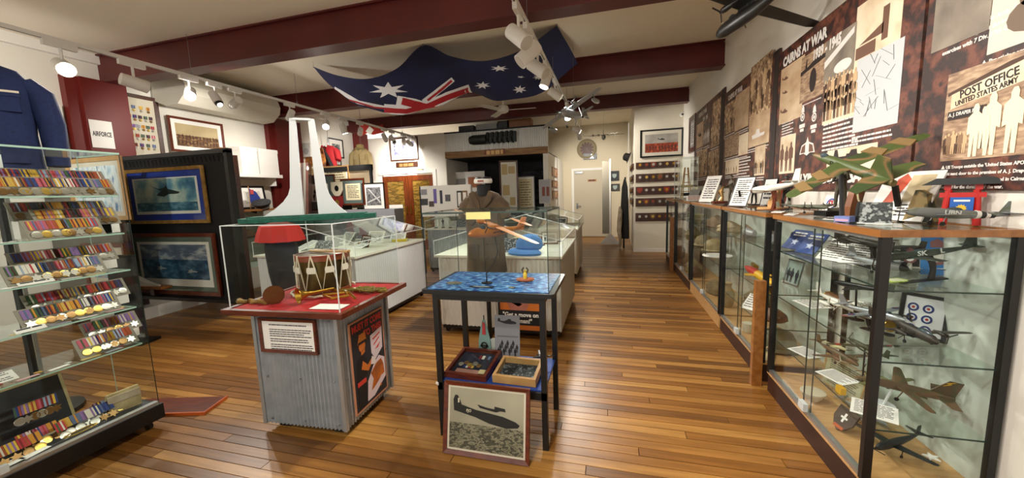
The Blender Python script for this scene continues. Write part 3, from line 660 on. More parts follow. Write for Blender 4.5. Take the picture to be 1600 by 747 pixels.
# ================================================================ AIRCRAFT MODELS
def aircraft(name, label, loc, rot, L, span, m, m2=None, r=.06, prof=None, wing=(.36, -.02, .18, .09, .05, 3), tail=(.34, .1, .05, .08), fins=((0, .16, .14),), eng=(), canopy=None, gear=False,
             stand=None, roundel=None, prop_m=None, cat='model aircraft', group='model aircraft', blades=3, wire=0.0, nose_m=None, tip=None, blotch=None):
    t = thing(name, label, cat, loc, rot, group); m2 = m2 or m; prop_m = prop_m or C('#26211c', .4)
    prof = prof or [(0, .05, -.15), (.03, .5, -.1), (.1, .85, 0), (.25, 1, 0), (.5, .95, 0), (.75, .6, .15), (.95, .22, .35), (1, .05, .4)]
    R = r * L; X = lambda q: (.42 - q) * L           # origin under the wing
    rs = [[(X(q), R * k * .85 * math.cos(2 * math.pi * i / 14), R * z + R * k * math.sin(2 * math.pi * i / 14)) for i in range(14)] for q, k, z in prof]
    f_ = MB().rings(rs[::-1]).build('fuselage', m, t, True)
    if nose_m: MB().rings([[(x + .001 * L, y * 1.04, z * 1.04) for x, y, z in ring] for ring in rs[:3]][::-1]).build('nose', nose_m, f_, True)
    xw, zw, cr, ct, sw, dh = wing
    for s in (-1, 1):
        tp = span / 2; zt = zw * L + tp * math.tan(D(dh)); z0 = zw * L; th = cr * L * .11; tt = ct * L * .09
        def sec(y, x, c, z, h): return [(x, y, z), (x - c * .12, y, z + h * .6), (x - c * .4, y, z + h * .55), (x - c, y, z), (x - c * .4, y, z - h * .3), (x - c * .1, y, z - h * .35)]
        secs = [sec(0, X(xw - cr * .4), cr * L, z0, th), sec(s * tp * .55, X(xw - cr * .4 + (sw) * .55), (cr * .45 + ct * .55) * L, z0 + (zt - z0) * .55, (th + tt) / 2), sec(s * tp * .93, X(xw - cr * .4 + sw * .93), (cr * .07 + ct * .93) * L, z0 + (zt - z0) * .93, tt), sec(s * tp, X(xw - cr * .4 + sw + ct * .2), ct * .6 * L, zt, tt * .4)]
        w_ = MB().rings(secs if s > 0 else secs[::-1]).build('wing', m2, t)
        if roundel:
            rp = MB().slab(ell(X(xw + sw * .7 + .0), s * tp * .7, L * .045, L * .045, 16), z0 + (zt - z0) * .7 + th * .45, z0 + (zt - z0) * .7 + th * .52); rp.build('roundel', roundel, w_)
            MB().slab(ell(X(xw + sw * .7), s * tp * .7, L * .018, L * .018, 12), z0 + (zt - z0) * .7 + th * .5, z0 + (zt - z0) * .7 + th * .56).build('roundel_centre', C('#9a2a22'), w_)
        if tip: MB().rings([sec(s * tp * .9, X(xw - cr * .4 + sw * .9) + .001, (cr * .1 + ct * .9) * L * 1.03, z0 + (zt - z0) * .9, tt * 1.5), sec(s * tp, X(xw - cr * .4 + sw + ct * .2) + .001, ct * .63 * L, zt, tt * .7)][::s]).build('wing_tip', tip, w_)
        if blotch:
            for q in (.3, .62): MB().slab([(X(xw - cr * .42 + sw * q) , s * tp * q), (X(xw - cr * .4 + sw * q + .0), s * tp * (q + .16)), (X(xw + cr * .25 + sw * q), s * tp * (q + .2)), (X(xw + cr * .45 + sw * q), s * tp * (q + .06))], z0 + (zt - z0) * q + th * .2, z0 + (zt - z0) * q + th * .66).build('camouflage_patch', blotch, w_)
    ts, tc_, tz, tsw = tail
    for s in (-1, 1):
        zz = tz * L + R * .25
        MB().hexa([(X(.98 - tc_), 0, zz - .004 * L), (X(.98 - tc_ + tsw), s * ts * L / 2, zz), (X(.98 - tc_ * .35 + tsw * .6), s * ts * L / 2, zz), (X(.98), 0, zz - .004 * L)],
                  [(X(.98 - tc_), 0, zz + .008 * L), (X(.98 - tc_ + tsw), s * ts * L / 2, zz + .004 * L), (X(.98 - tc_ * .35 + tsw * .6), s * ts * L / 2, zz + .004 * L), (X(.98), 0, zz + .008 * L)]).build('tailplane', m2, t)
    for (yf, fh, fc) in fins:
        zb = R * .2 if yf == 0 else tz * L - fh * L * .35
        y = yf * ts * L / 2; h_ = fh * L
        MB().prism([(X(1 - fc), zb), (X(1 - fc * .45), zb + h_), (X(1 - fc * .05 + .02), zb + h_), (X(1.0), zb + h_ * .3), (X(1.0), zb)], y - .005 * L, y + .005 * L).build('fin', m2, t)
    for (yf, kind) in eng:
        y = yf * span / 2; zt = zw * L + abs(y) * math.tan(D(dh)); xe = xw - cr * .4 + sw * abs(yf); er = L * (.032 if kind == 'p' else .028)
        if kind == 'n': er = L * .02; xe = .06; zt = 0; y = 0
        if kind == 'j': e_ = MB().rings([[(X(xe + q), y + er * k * math.cos(a * .5236), zt - er * 1.2 + er * k * math.sin(a * .5236)) for a in range(12)] for q, k in ((.18, .5), (.1, .9), (-.02, 1), (-.07, .85))]).build('engine', m2, t, True); continue
        e_ = MB().rings([[(X(xe + q), y + er * k * math.cos(a * .5236), zt + er * k * math.sin(a * .5236)) for a in range(12)] for q, k in ((.14, .25), (.06, .8), (-.04, 1), (-.08, .85), (-.1, .3))]).build('engine', m if kind == 'p' else prop_m, t, True)
        pm = MB(); xp = X(xe - .105); br = L * (.15 if kind == 'n' else .1)
        pm.lathe([(.001, er * .9), (er * .25, er * .4), (er * .35, 0)], (xp, y, zt), 10, Matrix.Rotation(D(90), 3, 'Y'))
        for b_ in range(blades):
            an = 2 * math.pi * b_ / blades + yf; dy, dz = math.cos(an), math.sin(an)
            pm.hexa([(xp, y - dz * .006 * L, zt + dy * .006 * L), (xp + .004 * L, y + dz * .006 * L, zt - dy * .006 * L), (xp + .004 * L, y + dy * br + dz * .006 * L, zt + dz * br - dy * .006 * L), (xp, y + dy * br - dz * .006 * L, zt + dz * br + dy * .006 * L)],
                    [(xp + .004 * L, y - dz * .006 * L, zt + dy * .006 * L), (xp + .008 * L, y + dz * .006 * L, zt - dy * .006 * L), (xp + .008 * L, y + dy * br + dz * .006 * L, zt + dz * br - dy * .006 * L), (xp + .004 * L, y + dy * br - dz * .006 * L, zt + dz * br + dy * .006 * L)])
        pm.build('propeller', prop_m, e_)
    if canopy:
        q, ln, hh = canopy; cp = MB(); cp.rings([[(X(q + ln * k), R * .55 * w_ * math.cos(a * math.pi / 6), R * .55 + R * hh * w_ * math.sin(a * math.pi / 6)) for a in range(7)] for k, w_ in ((0, .15), (.25, .8), (.5, 1), (.8, .8), (1, .2))][::-1], close=False)
        cp.build('canopy', mat('model_canopy', '#3c4a50', .1), t, True)
    if gear:
        for s in (-1, 1):
            y = s * span * .13; w_ = MB().cyl((X(xw), y, zw * L), (X(xw - .02), y, -R - .05 * L), .006 * L, n=6); w_.build('gear_leg', m2, t)
            MB().cyl((X(xw - .02), y - .008 * L, -R - .06 * L), (X(xw - .02), y + .008 * L, -R - .06 * L), .024 * L, n=12).build('wheel', C('#15130f', .7), t)
    if stand:
        kind, hh, sm = stand
        if kind == 'curve':
            n = 9; rs = []
            for i in range(n):
                k = i / (n - 1); x = L * (-.02 - .13 * math.sin(k * math.pi * .5) + .13 * k * k * .2) - (.1 * L * (1 - k)); z = -hh + hh * k - R * .5 * k
                wd_ = L * (.05 + .03 * abs(k - .4)); rs.append([(x, -wd_ * .25, z), (x + wd_, -wd_ * .25, z), (x + wd_, wd_ * .25, z), (x, wd_ * .25, z)])
            MB().rings(rs).build('stand', sm, t)
            MB().slab([(-.25 * L, -.04 * L), (.2 * L, -.05 * L), (.24 * L, 0), (.2 * L, .05 * L), (-.25 * L, .04 * L)], -hh, -hh + .01 * L + .002).build('stand_base', sm, t)
        else:
            MB().cyl((0, 0, -hh), (0, 0, -R * .6), .012 * L + .001, n=8).build('stand', sm, t)
            MB().slab(ell(0, 0, .13 * L, .09 * L, 18), -hh, -hh + .012 * L).build('stand_base', sm, t)
    if wire:
        MB().cyl((0, 0, 0), Matrix(Euler(rot if isinstance(rot, tuple) else (0, 0, rot)).to_matrix()).inverted() @ Vector((0, 0, wire)), .0015, n=5).build('hanging_wire', STEEL, t)
    return t
BLKP = mat('model_black', '#1a1817', .4); GREYP = mat('model_grey', '#8f9496', .4, .2); SILVP = mat('model_silver', '#a9aeb2', .3, .6)
OLIVE = mat('model_olive', '#3d3f2c', .5); DGREEN = mat('model_dark_green', '#2f3a33', .5); WHITEP = mat('model_white', '#dedcd2', .35)
CAMO = mat('model_camouflage', '#4c5a2e', .5, col2=['#4f5c30', '#8a6a48', '#3a4a28'], scale=6, detail=1, lo=.42, hi=.56)
BROWNC = mat('model_brown_camouflage', '#5b4630', .5, col2=['#4a4a30', '#6b4f36'], scale=9, detail=1, lo=.45, hi=.55)
BOAT = [(0, .1, -.3), (.04, .6, -.2), (.12, .95, -.1), (.35, 1, 0), (.55, .85, .1), (.75, .5, .45), (.92, .3, .8), (1, .1, 1.0)]
aircraft('model_flying_boat', 'black flying boat model hanging near the ceiling at upper right', (.97, 3.28, 2.7), (D(13), 0, D(112)), .78, 1.2, BLKP, r=.075, prof=BOAT, wing=(.36, .11, .2, .13, .05, 0), tail=(.36, .1, .12, .02), fins=((0, .2, .16),), eng=((.16, 'p'), (-.16, 'p')), canopy=(.16, .1, .9), wire=.74)
fb_ = bpy.data.objects['model_flying_boat']
B(-.05, .1, -.012, .012, .02, .09).build('pylon', BLKP, fb_)
for s in (-1, 1): MB().sphere((.235, s * .02, .035), .016, 8, 6).build('window', WHITEP, fb_)
sp_ = aircraft('model_seaplane', 'silver twin engined seaplane model hanging below the centre light track', (-.5, 5.35, 2.5), (D(24), 0, D(-112)), .85, .98, SILVP, r=.075, prof=BOAT, wing=(.36, .1, .2, .13, .04, 0), tail=(.36, .12, .12, .03), fins=((0, .22, .18),), eng=((.25, 'p'), (-.25, 'p')), canopy=(.15, .1, .9), wire=.9, gear=True)
for s in (-1, 1): MB().lathe([(.001, -.12), (.025, -.07), (.032, 0), (.02, .09), (.001, .14)], (0.02, s * .36, -.02), 10, Matrix.Rotation(D(90), 3, 'Y')).build('float', SILVP, sp_, True); MB().cyl((.02, s * .36, 0), (.02, s * .36, .08), .006, n=6).build('float_strut', SILVP, sp_)
aircraft('model_transport_aircraft', 'dark four engined transport model hanging head-on before the back wall', (-.17, 9.2, 2.68), (0, D(3), D(-88)), .8, .95, mat('model_charcoal', '#2a2620', .5), r=.07, wing=(.38, .07, .13, .08, .02, 0), tail=(.4, .1, .1, .03), fins=((0, .25, .18),), eng=((.25, 'p'), (-.25, 'p'), (.52, 'p'), (-.52, 'p')), wire=.75, prop_m=C('#c9c2b0'))
# ceiling fan
cf = thing('ceiling_fan', 'white three bladed ceiling fan beyond the flag', 'fan', (-1.98, 7.0, 3.02))
MB().cyl((0, 0, .06), (0, 0, ZC - 3.02), .016, n=10).build('rod', WHITE, cf); MB().lathe([(.02, .1), (.09, .08), (.11, .03), (.1, -.02), (.05, -.05), (.01, -.06)], (0, 0, 0), 18).build('motor', WHITE, cf, True)
for k in range(3):
    an = D(5 + 120 * k); M_ = Matrix.Rotation(an, 4, 'Z') @ Matrix.Rotation(D(10), 4, 'X'); MB().bb(.1, .62, -.06, .06, .0, .008).xf(M_).build('blade', WHITE, cf)
# ================================================================ WALL POSTERS
XP = XR - .004
RUST = mat('poster_rust', '#35190f', .5, col2=['#241210', '#55291c', '#74412e', '#25130f'], scale=15, detail=10, lo=.32, hi=.74)
SEPIA = {}
def sepia(k, c0, c1, c2, sc, st=None):
    SEPIA[k] = mat('sepia_print_' + k, c0, .5, col2=[c1, c2], scale=sc, detail=7, lo=.33, hi=.67, stretch=st); return SEPIA[k]
sepia('people', '#4a3325', '#a98562', '#e2c8a4', 26); sepia('sky', '#b08d6c', '#c9ab88', '#dcc3a2', 3, (1, 1, 2)); sepia('pale', '#cfb491', '#ead6b8', '#f2e4cc', 4)
sepia('dark', '#2c1c15', '#5b4130', '#94724f', 14); sepia('sea', '#7c5f49', '#a5866a', '#c3a788', 16, (1, 1, 4)); sepia('grey', '#6d6258', '#867a6c', '#9c9080', 5)
PTXT = mat('poster_text', '#e6e0da', .6); PDK = mat('poster_dark', '#241612', .6); PINK_ = mat('poster_mid', '#6e4b38', .6)  # text, dark and middle inks of the printed posters
def poster(label, p_tl, p_br, panel_m=None):
    """board on the right wall; local x runs towards the camera, z up, faces -x in the room"""
    y1, y0 = p_tl.y, p_br.y; z1, z0 = p_tl.z, p_br.z
    t = thing('wall_poster', label, 'poster', (XP, (y0 + y1) / 2, z0), -D(90), 'wall history posters')
    w, h = y1 - y0, z1 - z0
    B(-w / 2, w / 2, -.018, 0, 0, h).build('panel', RUST, t)
    def loc(px, py): q = onX(px, py, XP - .02); return ((y0 + y1) / 2 - q.y, q.z - z0)
    return t, loc, w, h
_pc = [0]
def patch(t, loc, x0, y0, x1, y1, m, name='photo', y=-.0185):
    a = loc(x0, y0); b_ = loc(x1, y1); xa, xb = sorted((a[0], b_[0])); za, zb = sorted((a[1], b_[1]))
    _pc[0] += 1; y0_ = y - .0003 * (_pc[0] % 4)
    return B(xa, xb, y0_ - .0012, y, za, zb).build(name, m, t), (xa, xb, za, zb)
def caption(t, x0, x1, ztop, n, lh, m=PTXT): return flat('caption', lines_polys(x0, x1, ztop, n, lh, .42), m, t, -.0188, .0008)
def crowd(t, bx, rows, per, m, parent=None, y=-.0212, hfac=.42):
    xa, xb, za, zb = bx; ps = []
    for r in range(rows):
        for k in range(per): ps.append(person_poly(xa + (xb - xa) * (k + .5 + .2 * (r % 2) + random.uniform(-.1, .1)) / (per + .3), za + (zb - za) * (.06 + r * .5 / max(rows, 1)), (zb - za) * hfac * random.uniform(.9, 1.08)))
    rr_c = random.Random(len(ps)); lt = mat('print_figure_light', '#c9a981', .6); md = mat('print_figure_mid', '#8d6d50', .6)
    hd = [ell(p[10][0] * .5 + p[11][0] * .5, p[10][1] - (p[10][1] - p[8][1]) * .45, (p[8][0] - p[14][0]) * .35 * .9, (p[10][1] - p[8][1]) * .5, 8) for p in ps]
    if m is not PTXT and len(ps) > 2 and 'umber' in m.name:
        flat('figures', ps[1::3], md, parent or t, y - .0003, .0006); flat('figures', ps[2::3], lt, parent or t, y - .0002, .0006); flat('faces', hd, lt, parent or t, y - .0007, .0004); ps = ps[0::3]
    return flat('figures', ps, m, parent or t, y, .0006)
# -- poster one
P1, l1, w1_, h1_ = poster('large brown wartime history poster headed CAIRNS AT WAR with FLYING BOAT lettering', onX(1222, 84, XP), onX(1425, 297, XP))
a = l1(1225, 97); b_ = l1(1287, 55)
text('CAIRNS AT WAR', .105, PTXT, P1, (a[0] + b_[0]) / 2 + .02, -.0225, h1_ - .115, sx=(b_[0] - a[0]) / .74, bold=.05)
a = l1(1268, 75); b_ = l1(1322, 35)
text('1939 - 1945', .098, PTXT, P1, (a[0] + b_[0]) / 2, -.0225, h1_ - .225, sx=(b_[0] - a[0]) / .57, bold=.05)
t_, bx = patch(P1, l1, 1221, 110, 1252, 182, SEPIA['sky']); flat('seaplanes', [plane_poly(bx[0] + .09, bx[3] - .1, .12), plane_poly(bx[0] + .1, bx[3] - .22, .1), plane_poly(bx[0] + .1, bx[2] + .1, .14)], PINK_, P1, -.0212)
t_, bx = patch(P1, l1, 1253, 92, 1286, 146, SEPIA['sea']); flat('warship', [[(bx[0], bx[3] - .14), (bx[1], bx[3] - .1), (bx[1], bx[3] - .07), (bx[0] + .26, bx[3] - .07), (bx[0] + .24, bx[3] - .02), (bx[0] + .22, bx[3] - .07), (bx[0] + .1, bx[3] - .1), (bx[0] + .09, bx[3] - .03), (bx[0] + .07, bx[3] - .1), (bx[0], bx[3] - .11)], ell((bx[0] + bx[1]) / 2 + .02, (bx[2] + bx[3]) / 2 - .04, .05, .09, 12)], PDK, P1, -.0212)
flat('caption', lines_polys(bx[0], bx[1], bx[2] - .02, 1, .02), PTXT, P1, -.0188)
t_, bx = patch(P1, l1, 1291, 66, 1334, 108, SEPIA['grey']); flat('jetty', [[(bx[0], bx[3] - .14), (bx[1] - .02, bx[3] - .02), (bx[1] - .02, bx[3] - .06), (bx[0], bx[3] - .19)], ell((bx[0] + bx[1]) / 2 + .05, bx[2] + .06, .1, .04)], PTXT, P1, -.0212); flat('caption', lines_polys(bx[0], bx[1], bx[2] - .01, 1, .02), PTXT, P1, -.0188)
t_, bx = patch(P1, l1, 1290, 108, 1337, 180, SEPIA['pale']); crowd(P1, bx, 3, 9, mat('print_umber', '#4a3020', .6), hfac=.4)
t_, bx = patch(P1, l1, 1340, 12, 1405, 77, SEPIA['pale']); flat('building', [rect(bx[0] + .02, bx[2] + .06, bx[0] + .2, bx[2] + .13), rect(bx[0] + .25, bx[2] + .1, bx[1] - .1, bx[2] + .28), [(bx[0] + .05, bx[2] + .14), (bx[0] + .26, bx[2] + .14), (bx[0] + .26, bx[2] + .2)]], PINK_, P1, -.0212)
caption(P1, bx[0] + .02, bx[1] - .05, bx[2] - .03, 2, .03)
t_, bx = patch(P1, l1, 1340, 95, 1402, 192, mat('map_print', '#c6c9cb', .6), 'map')
ps = []
rr_ = random.Random(4)
for k in range(26):
    x = rr_.uniform(bx[0] + .05, bx[1] - .05); z = rr_.uniform(bx[2] + .05, bx[3] - .05); an = rr_.uniform(0, 3.1); ln = rr_.uniform(.05, .16); dx, dz = math.cos(an) * ln, math.sin(an) * ln
    ps.append([(x, z), (min(max(x + dx, bx[0]), bx[1]), min(max(z + dz, bx[2]), bx[3])), (min(max(x + dx, bx[0]), bx[1]) + .003, min(max(z + dz, bx[2]), bx[3])), (x + .003, z)])
flat('map_lines', ps, C('#6d7074'), P1, -.0212); caption(P1, bx[0], bx[1] - .02, bx[2] - .025, 2, .026)
a = l1(1220, 190); caption(P1, a[0] + .03, a[0] + .25, a[1] - .02, 6, .024)
a = l1(1287, 188); caption(P1, a[0], a[0] + .42, a[1], 10, .03)
for px_ in (1254, 1272):
    a = l1(px_, 183); b2_ = l1(px_, 196)
    flat('squadron_badge', [ringpoly(a[0], a[1], .022, .034), ell(a[0], a[1], .014, .014), [(a[0] - .026, a[1] + .035), (a[0] + .026, a[1] + .035), (a[0] + .018, a[1] + .075), (a[0], a[1] + .095), (a[0] - .018, a[1] + .075)], rect(a[0] - .045, a[1] - .085, a[0] + .045, a[1] - .055), rect(a[0] - .03, a[1] - .115, a[0] + .03, a[1] - .092)], PTXT, P1, -.0195)
a = l1(1261, 232)
flat('wings_badge', [[(a[0] - .12, a[1] - .04), (a[0] - .09, a[1] + .03), (a[0] - .02, a[1] + .05), (a[0], a[1] + .09), (a[0] + .02, a[1] + .05), (a[0] + .09, a[1] + .03), (a[0] + .12, a[1] - .04), (a[0] + .05, a[1] - .035), (a[0], a[1] - .055), (a[0] - .05, a[1] - .035)]], PTXT, P1, -.0195)
flat('wings_badge', [[(a[0] - .1, a[1] - .03), (a[0] - .08, a[1] + .02), (a[0] - .03, a[1] + .035), (a[0] - .03, a[1] - .03)], [(a[0] + .1, a[1] - .03), (a[0] + .08, a[1] + .02), (a[0] + .03, a[1] + .035), (a[0] + .03, a[1] - .03)]], PINK_, P1, -.0205)
t_, bx = patch(P1, l1, 1220, 215, 1240, 270, SEPIA['pale']); crowd(P1, bx, 1, 3, PINK_, hfac=.7)
t_, bx = patch(P1, l1, 1293, 236, 1368, 263, SEPIA['pale']); flat('flying_boat_photo', [plane_poly((bx[0] + bx[1]) / 2, (bx[2] + bx[3]) / 2, .36)], PDK, P1, -.0212)
a = l1(1249, 280); b_ = l1(1366, 280)
text('FLYING BOAT BASE', .105, PTXT, P1, a[0] + .42, -.0195, .085, sx=1.0, bold=.05)
# -- poster two
P2, l2, w2_, h2_ = poster('middle brown wartime history poster with ship photo and CAIRNS AT WAR heading', onX(1134, 148, XP), onX(1211, 291, XP))
text('CAIRNS AT WAR', .09, PTXT, P2, -.4, -.0195, h2_ - .1, sx=.8); text('1939 - 1945', .09, PTXT, P2, -.2, -.0195, h2_ - .2, sx=.8)
B(w2_ / 2 - .11, w2_ / 2, -.021, -.018, 0, h2_).build('border', PDK, P2)
for (x0, y0, x1, y1, k, ppl) in ((1174, 106, 1203, 168, 'people', 2), (1133, 166, 1149, 203, 'people', 1), (1150, 150, 1169, 196, 'sky', 0), (1171, 183, 1201, 222, 'sky', -1), (1133, 216, 1154, 240, 'sea', 0), (1155, 212, 1168, 240, 'pale', 0), (1134, 252, 1154, 270, 'pale', 1), (1180, 230, 1194, 273, 'pale', 1)):
    t_, bx = patch(P2, l2, x0, y0, x1, y1, SEPIA[k])
    if ppl > 0: crowd(P2, bx, ppl, 5, mat('print_umber'), hfac=.45)
    if ppl < 0: cx = (bx[0] + bx[1]) / 2; flat('ship', [[(cx - .16, bx[2] + .08), (cx + .16, bx[2] + .09), (cx + .18, bx[2] + .12), (cx + .05, bx[2] + .12), (cx + .03, bx[2] + .17), (cx - .05, bx[2] + .17), (cx - .06, bx[2] + .13), (cx - .18, bx[2] + .12)]], PTXT, P2, -.0212)
    caption(P2, bx[0], bx[1], bx[2] - .02, 2, .024)
a = l2(1168, 245); caption(P2, a[0] - .35, a[0] + .1, a[1], 8, .035)
# -- poster three
P3, l3, w3_, h3_ = poster('farthest brown wartime history poster beside the plaque wall', onX(1088, 178, XP), onX(1130, 289, XP))
text('CAIRNS AT WAR', .1, PTXT, P3, -.35, -.0195, h3_ - .1, sx=.75); text('1939 - 1945', .1, PTXT, P3, -.15, -.0195, h3_ - .22, sx=.7)
B(w3_ / 2 - .15, w3_ / 2, -.021, -.018, 0, h3_).build('border', PDK, P3)
for (x0, y0, x1, y1, k, ppl) in ((1114, 162, 1125, 195, 'people', 1), (1089, 196, 1098, 228, 'sky', -2), (1100, 190, 1109, 224, 'dark', 1), (1111, 200, 1123, 226, 'people', 1), (1089, 238, 1104, 275, 'people', 1), (1107, 238, 1122, 275, 'people', 2)):
    t_, bx = patch(P3, l3, x0, y0, x1, y1, SEPIA[k])
    if ppl > 0: crowd(P3, bx, ppl, 4, mat('print_umber') if k != 'dark' else PTXT, hfac=.5)
    if ppl == -2: flat('aircraft_print', [plane_poly((bx[0] + bx[1]) / 2, (bx[2] + bx[3]) / 2, .26)], PDK, P3, -.0212)
    caption(P3, bx[0], bx[1], bx[2] - .02, 2, .03)
# -- poster four
q0 = onX(1462, 10, XP); P4, l4, w4_, h4_ = poster('nearest brown history poster with POST OFFICE UNITED STATES ARMY photo at the right edge', Vector((XP, onX(1440, 200, XP).y, 2.63)), Vector((XP, .75, onX(1440, 297, XP).z)))
t_, bx = patch(P4, l4, 1467, -40, 1545, 46, SEPIA['grey']); 
a = l4(1466, 66)
def ptext(t, lines, x, z, size, lh):
    for k, s_ in enumerate(lines):
        me_ = text_data(s_, size, .0006, .03).copy(); me_.materials.clear(); me_.materials.append(PTXT); mn = min((v.co.x for v in me_.vertices), default=0)
        link('caption', me_, t, (x - mn, -.0195, z - k * lh), (D(90), 0, 0))
ptext(P4, ['\u25b2 Personnel of 2/6 Fd Amb. AAMC', 'climb scrambling nets during training', 'exercises with 7 Div. 17th October', '', ''][:3], a[0] + .03, a[1] + .0, .026, .032)
t_, bx = patch(P4, l4, 1556, -40, 1610, 62, mat('pale_photo', '#d8cfc0', .6)); flat('figures', [ell(bx[0] + .16, bx[2] + .1, .09, .06, 14), ell(bx[0] + .14, bx[2] + .17, .03, .035, 12), ell(bx[0] + .25, bx[2] + .12, .07, .08, 12)], C('#6f5a48'), P4, -.0212)
ptext(P4, ['\u25b2 Practicing amphibious', 'infantry, Trinity Beach', 'Photo courtesy of AWM'], bx[0] - .02, bx[2] - .03, .026, .031)
a = l4(1478, 245); xx, zz = a; 
B(xx - .03, w4_ / 2 - .02, -.0208, -.0185, zz - .02, zz + .37).build('photo', SEPIA['sea'], P4)
tone = mat('print_umber'); hot = mat('print_cream', '#f1dfbf', .6)
flat('verandah', [[(xx - .02, zz + .285), (xx + .25, zz + .345), (xx + .5, zz + .365), (xx + .5, zz + .35), (xx + .31, zz + .338), (xx - .02, zz + .27)], [(xx + .32, zz + .33), (xx + .5, zz + .345), (xx + .62, zz + .36), (xx + .62, zz + .27), (xx + .42, zz + .25)], rect(xx - .01, zz + .16, xx + .16, zz + .2), rect(xx + .16, zz + .02, xx + .172, zz + .2), rect(xx + .34, zz + .1, xx + .352, zz + .27), rect(xx + .48, zz + .1, xx + .492, zz + .27)], tone, P4, -.0209)
sb = flat('painted_sign', [[(xx + .0, zz + .21), (xx + .31, zz + .255), (xx + .31, zz + .335), (xx + .0, zz + .275)]], SEPIA['pale'], P4, -.0215)
o1 = text('POST OFFICE', .047, PDK, P4, xx + .165, -.0228, zz + .281, sx=.9); o1.rotation_euler = (D(90), -D(8), 0)
o2 = text('UNITED STATES ARMY', .031, PDK, P4, xx + .155, -.0228, zz + .247, sx=.85); o2.rotation_euler = (D(90), -D(8), 0)
flat('shop_sign', [rect(xx - .01, zz + .165, xx + .155, zz + .2)], PDK, P4, -.0215); text('A. J. DRAPER PTY', .022, PTXT, P4, xx + .07, -.0228, zz + .184, sx=.9)
for k, (dx, h_) in enumerate(((.13, .22), (.2, .25), (.285, .25), (.37, .24), (.17, .17), (.45, .26), (.53, .27))): flat('soldier_print', [person_poly(xx + dx, zz - .01 + (.03 if k == 4 else 0), h_)], hot if k not in (3, 5) else C('#b99a72'), P4, -.0218 - .0003 * k)
crowd(P4, (xx - .02, xx + .1, zz, zz + .16), 1, 6, tone, hfac=.6, y=-.0212)
ptext(P4, ["\u25b2 US Troops outside the 'United States APO 704' in Abbott", 'Street next door to the premises of A. J. Draper, a Mayor', 'of Cairns. The first US troops arrived in Cairns in 1942 and', 'remained for the duration of the war.'], xx - .02, zz - .05, .0195, .03)
text('FLYING', .1, PTXT, P4, xx + .62, -.0195, zz - .14)
# ================================================================ PLAQUE WALL
def picture(name, label, loc, rot, w, h, fw=.03, fd=.025, fm=BLACK, mw=0.0, mm=PAPER, pm=PAPER, art=None, cat='picture', group=None, glazed=False):
    """framed flat picture; origin at the middle of its bottom edge, faces local -y"""
    t = thing(name, label, cat, loc, rot, group)
    fr = MB()
    for s in (-1, 1):
        fr.hexa([(s * w / 2, -fd, 0), (s * (w / 2 - fw), -fd * .75, fw), (s * (w / 2 - fw), 0, fw), (s * w / 2, 0, 0)], [(s * w / 2, -fd, h), (s * (w / 2 - fw), -fd * .75, h - fw), (s * (w / 2 - fw), 0, h - fw), (s * w / 2, 0, h)])
    for (z0, z1) in ((0, fw), (h, h - fw)):
        fr.hexa([(-w / 2, -fd, z0), (w / 2, -fd, z0), (w / 2, 0, z0), (-w / 2, 0, z0)], [(-w / 2 + fw, -fd * .75, z1), (w / 2 - fw, -fd * .75, z1), (w / 2 - fw, 0, z1), (-w / 2 + fw, 0, z1)])
    fr.build('frame', fm, t)
    y = -fd * .45
    iw, ih = w / 2 - fw, h - 2 * fw
    if mw: B(-iw, iw, y, 0, fw, h - fw).build('mount', mm, t); y -= .0012
    else: mw = 0
    x0, x1, z0, z1 = -iw + mw, iw - mw, fw + mw, h - fw - mw
    B(x0, x1, y, y + .0012 if mw else 0, z0, z1).build('print', pm, t)
    if art: art(t, x0, x1, z0, z1, y)
    if glazed: B(-iw, iw, -fd * .7, -fd * .7 + .0015, fw, h - fw).build('glazing', GLASST, t)
    return t
def art_doc(m=INK, n=10):
    def f(t, x0, x1, z0, z1, y): lh = (z1 - z0) / (n + 2); flat('text_lines', lines_polys(x0 + (x1 - x0) * .12, x1 - (x1 - x0) * .1, z1 - lh * 1.2, n, lh, .4), m, t, y)
    return f
def art_people(m=INK, rows=2, per=6, hf=.42):
    def f(t, x0, x1, z0, z1, y): crowd(t, (x0, x1, z0, z1), rows, per, m, y=y, hfac=hf)
    return f
def art_plane(m=INK, s=.6, dz=.1, flip=1):
    def f(t, x0, x1, z0, z1, y): flat('aircraft_print', [plane_poly((x0 + x1) / 2, (z0 + z1) / 2 + dz * (z1 - z0), (x1 - x0) * s, flip)], m, t, y)
    return f
def art_multi(*fs):
    def f(*a):
        for i, g in enumerate(fs): g(*a[:-1], a[-1] - .0009 * i)
    return f
def art_band(c, a, b_, name='print_area', ax=0.0, bx_=1.0):
    def f(t, x0, x1, z0, z1, y): w_ = x1 - x0; flat(name, [rect(x0 + w_ * ax, z0 + (z1 - z0) * a, x0 + w_ * bx_, z0 + (z1 - z0) * b_)], c if not isinstance(c, str) else C(c), t, y)
    return f
p0 = onY(1000, 247, 8.97); p1 = onY(1068, 199, 8.97)
picture('framed_print', 'black framed print of aircraft over a red crowd above the plaques', ((p0.x + p1.x) / 2, 8.985, p0.z), 0, p1.x - p0.x, p1.z - p0.z, .035, .03, BLACK, .07, mat('mount_cream', '#cfc8b8'), mat('grey_sky_print', '#a9a39b', .6, col2='#8d8880', scale=4),
        art_multi(art_band(mat('red_field', '#a33a1e', .6, col2=['#6e2412', '#c65a33'], scale=18), 0, .5), art_people(C('#5b2a1c'), 1, 10, .35), art_plane(INK, .22, .2)), group='pictures')
q = onX(1081, 232, XR - .02); picture('framed_certificate', 'narrow dark framed certificate on the right wall beside the far poster', (XR - .004, q.y, 2.12), -D(90), .55, .68, .09, .03, DARKW, .05, C('#8d8c86'), C('#b8b6b0'), art_doc(), group='pictures')
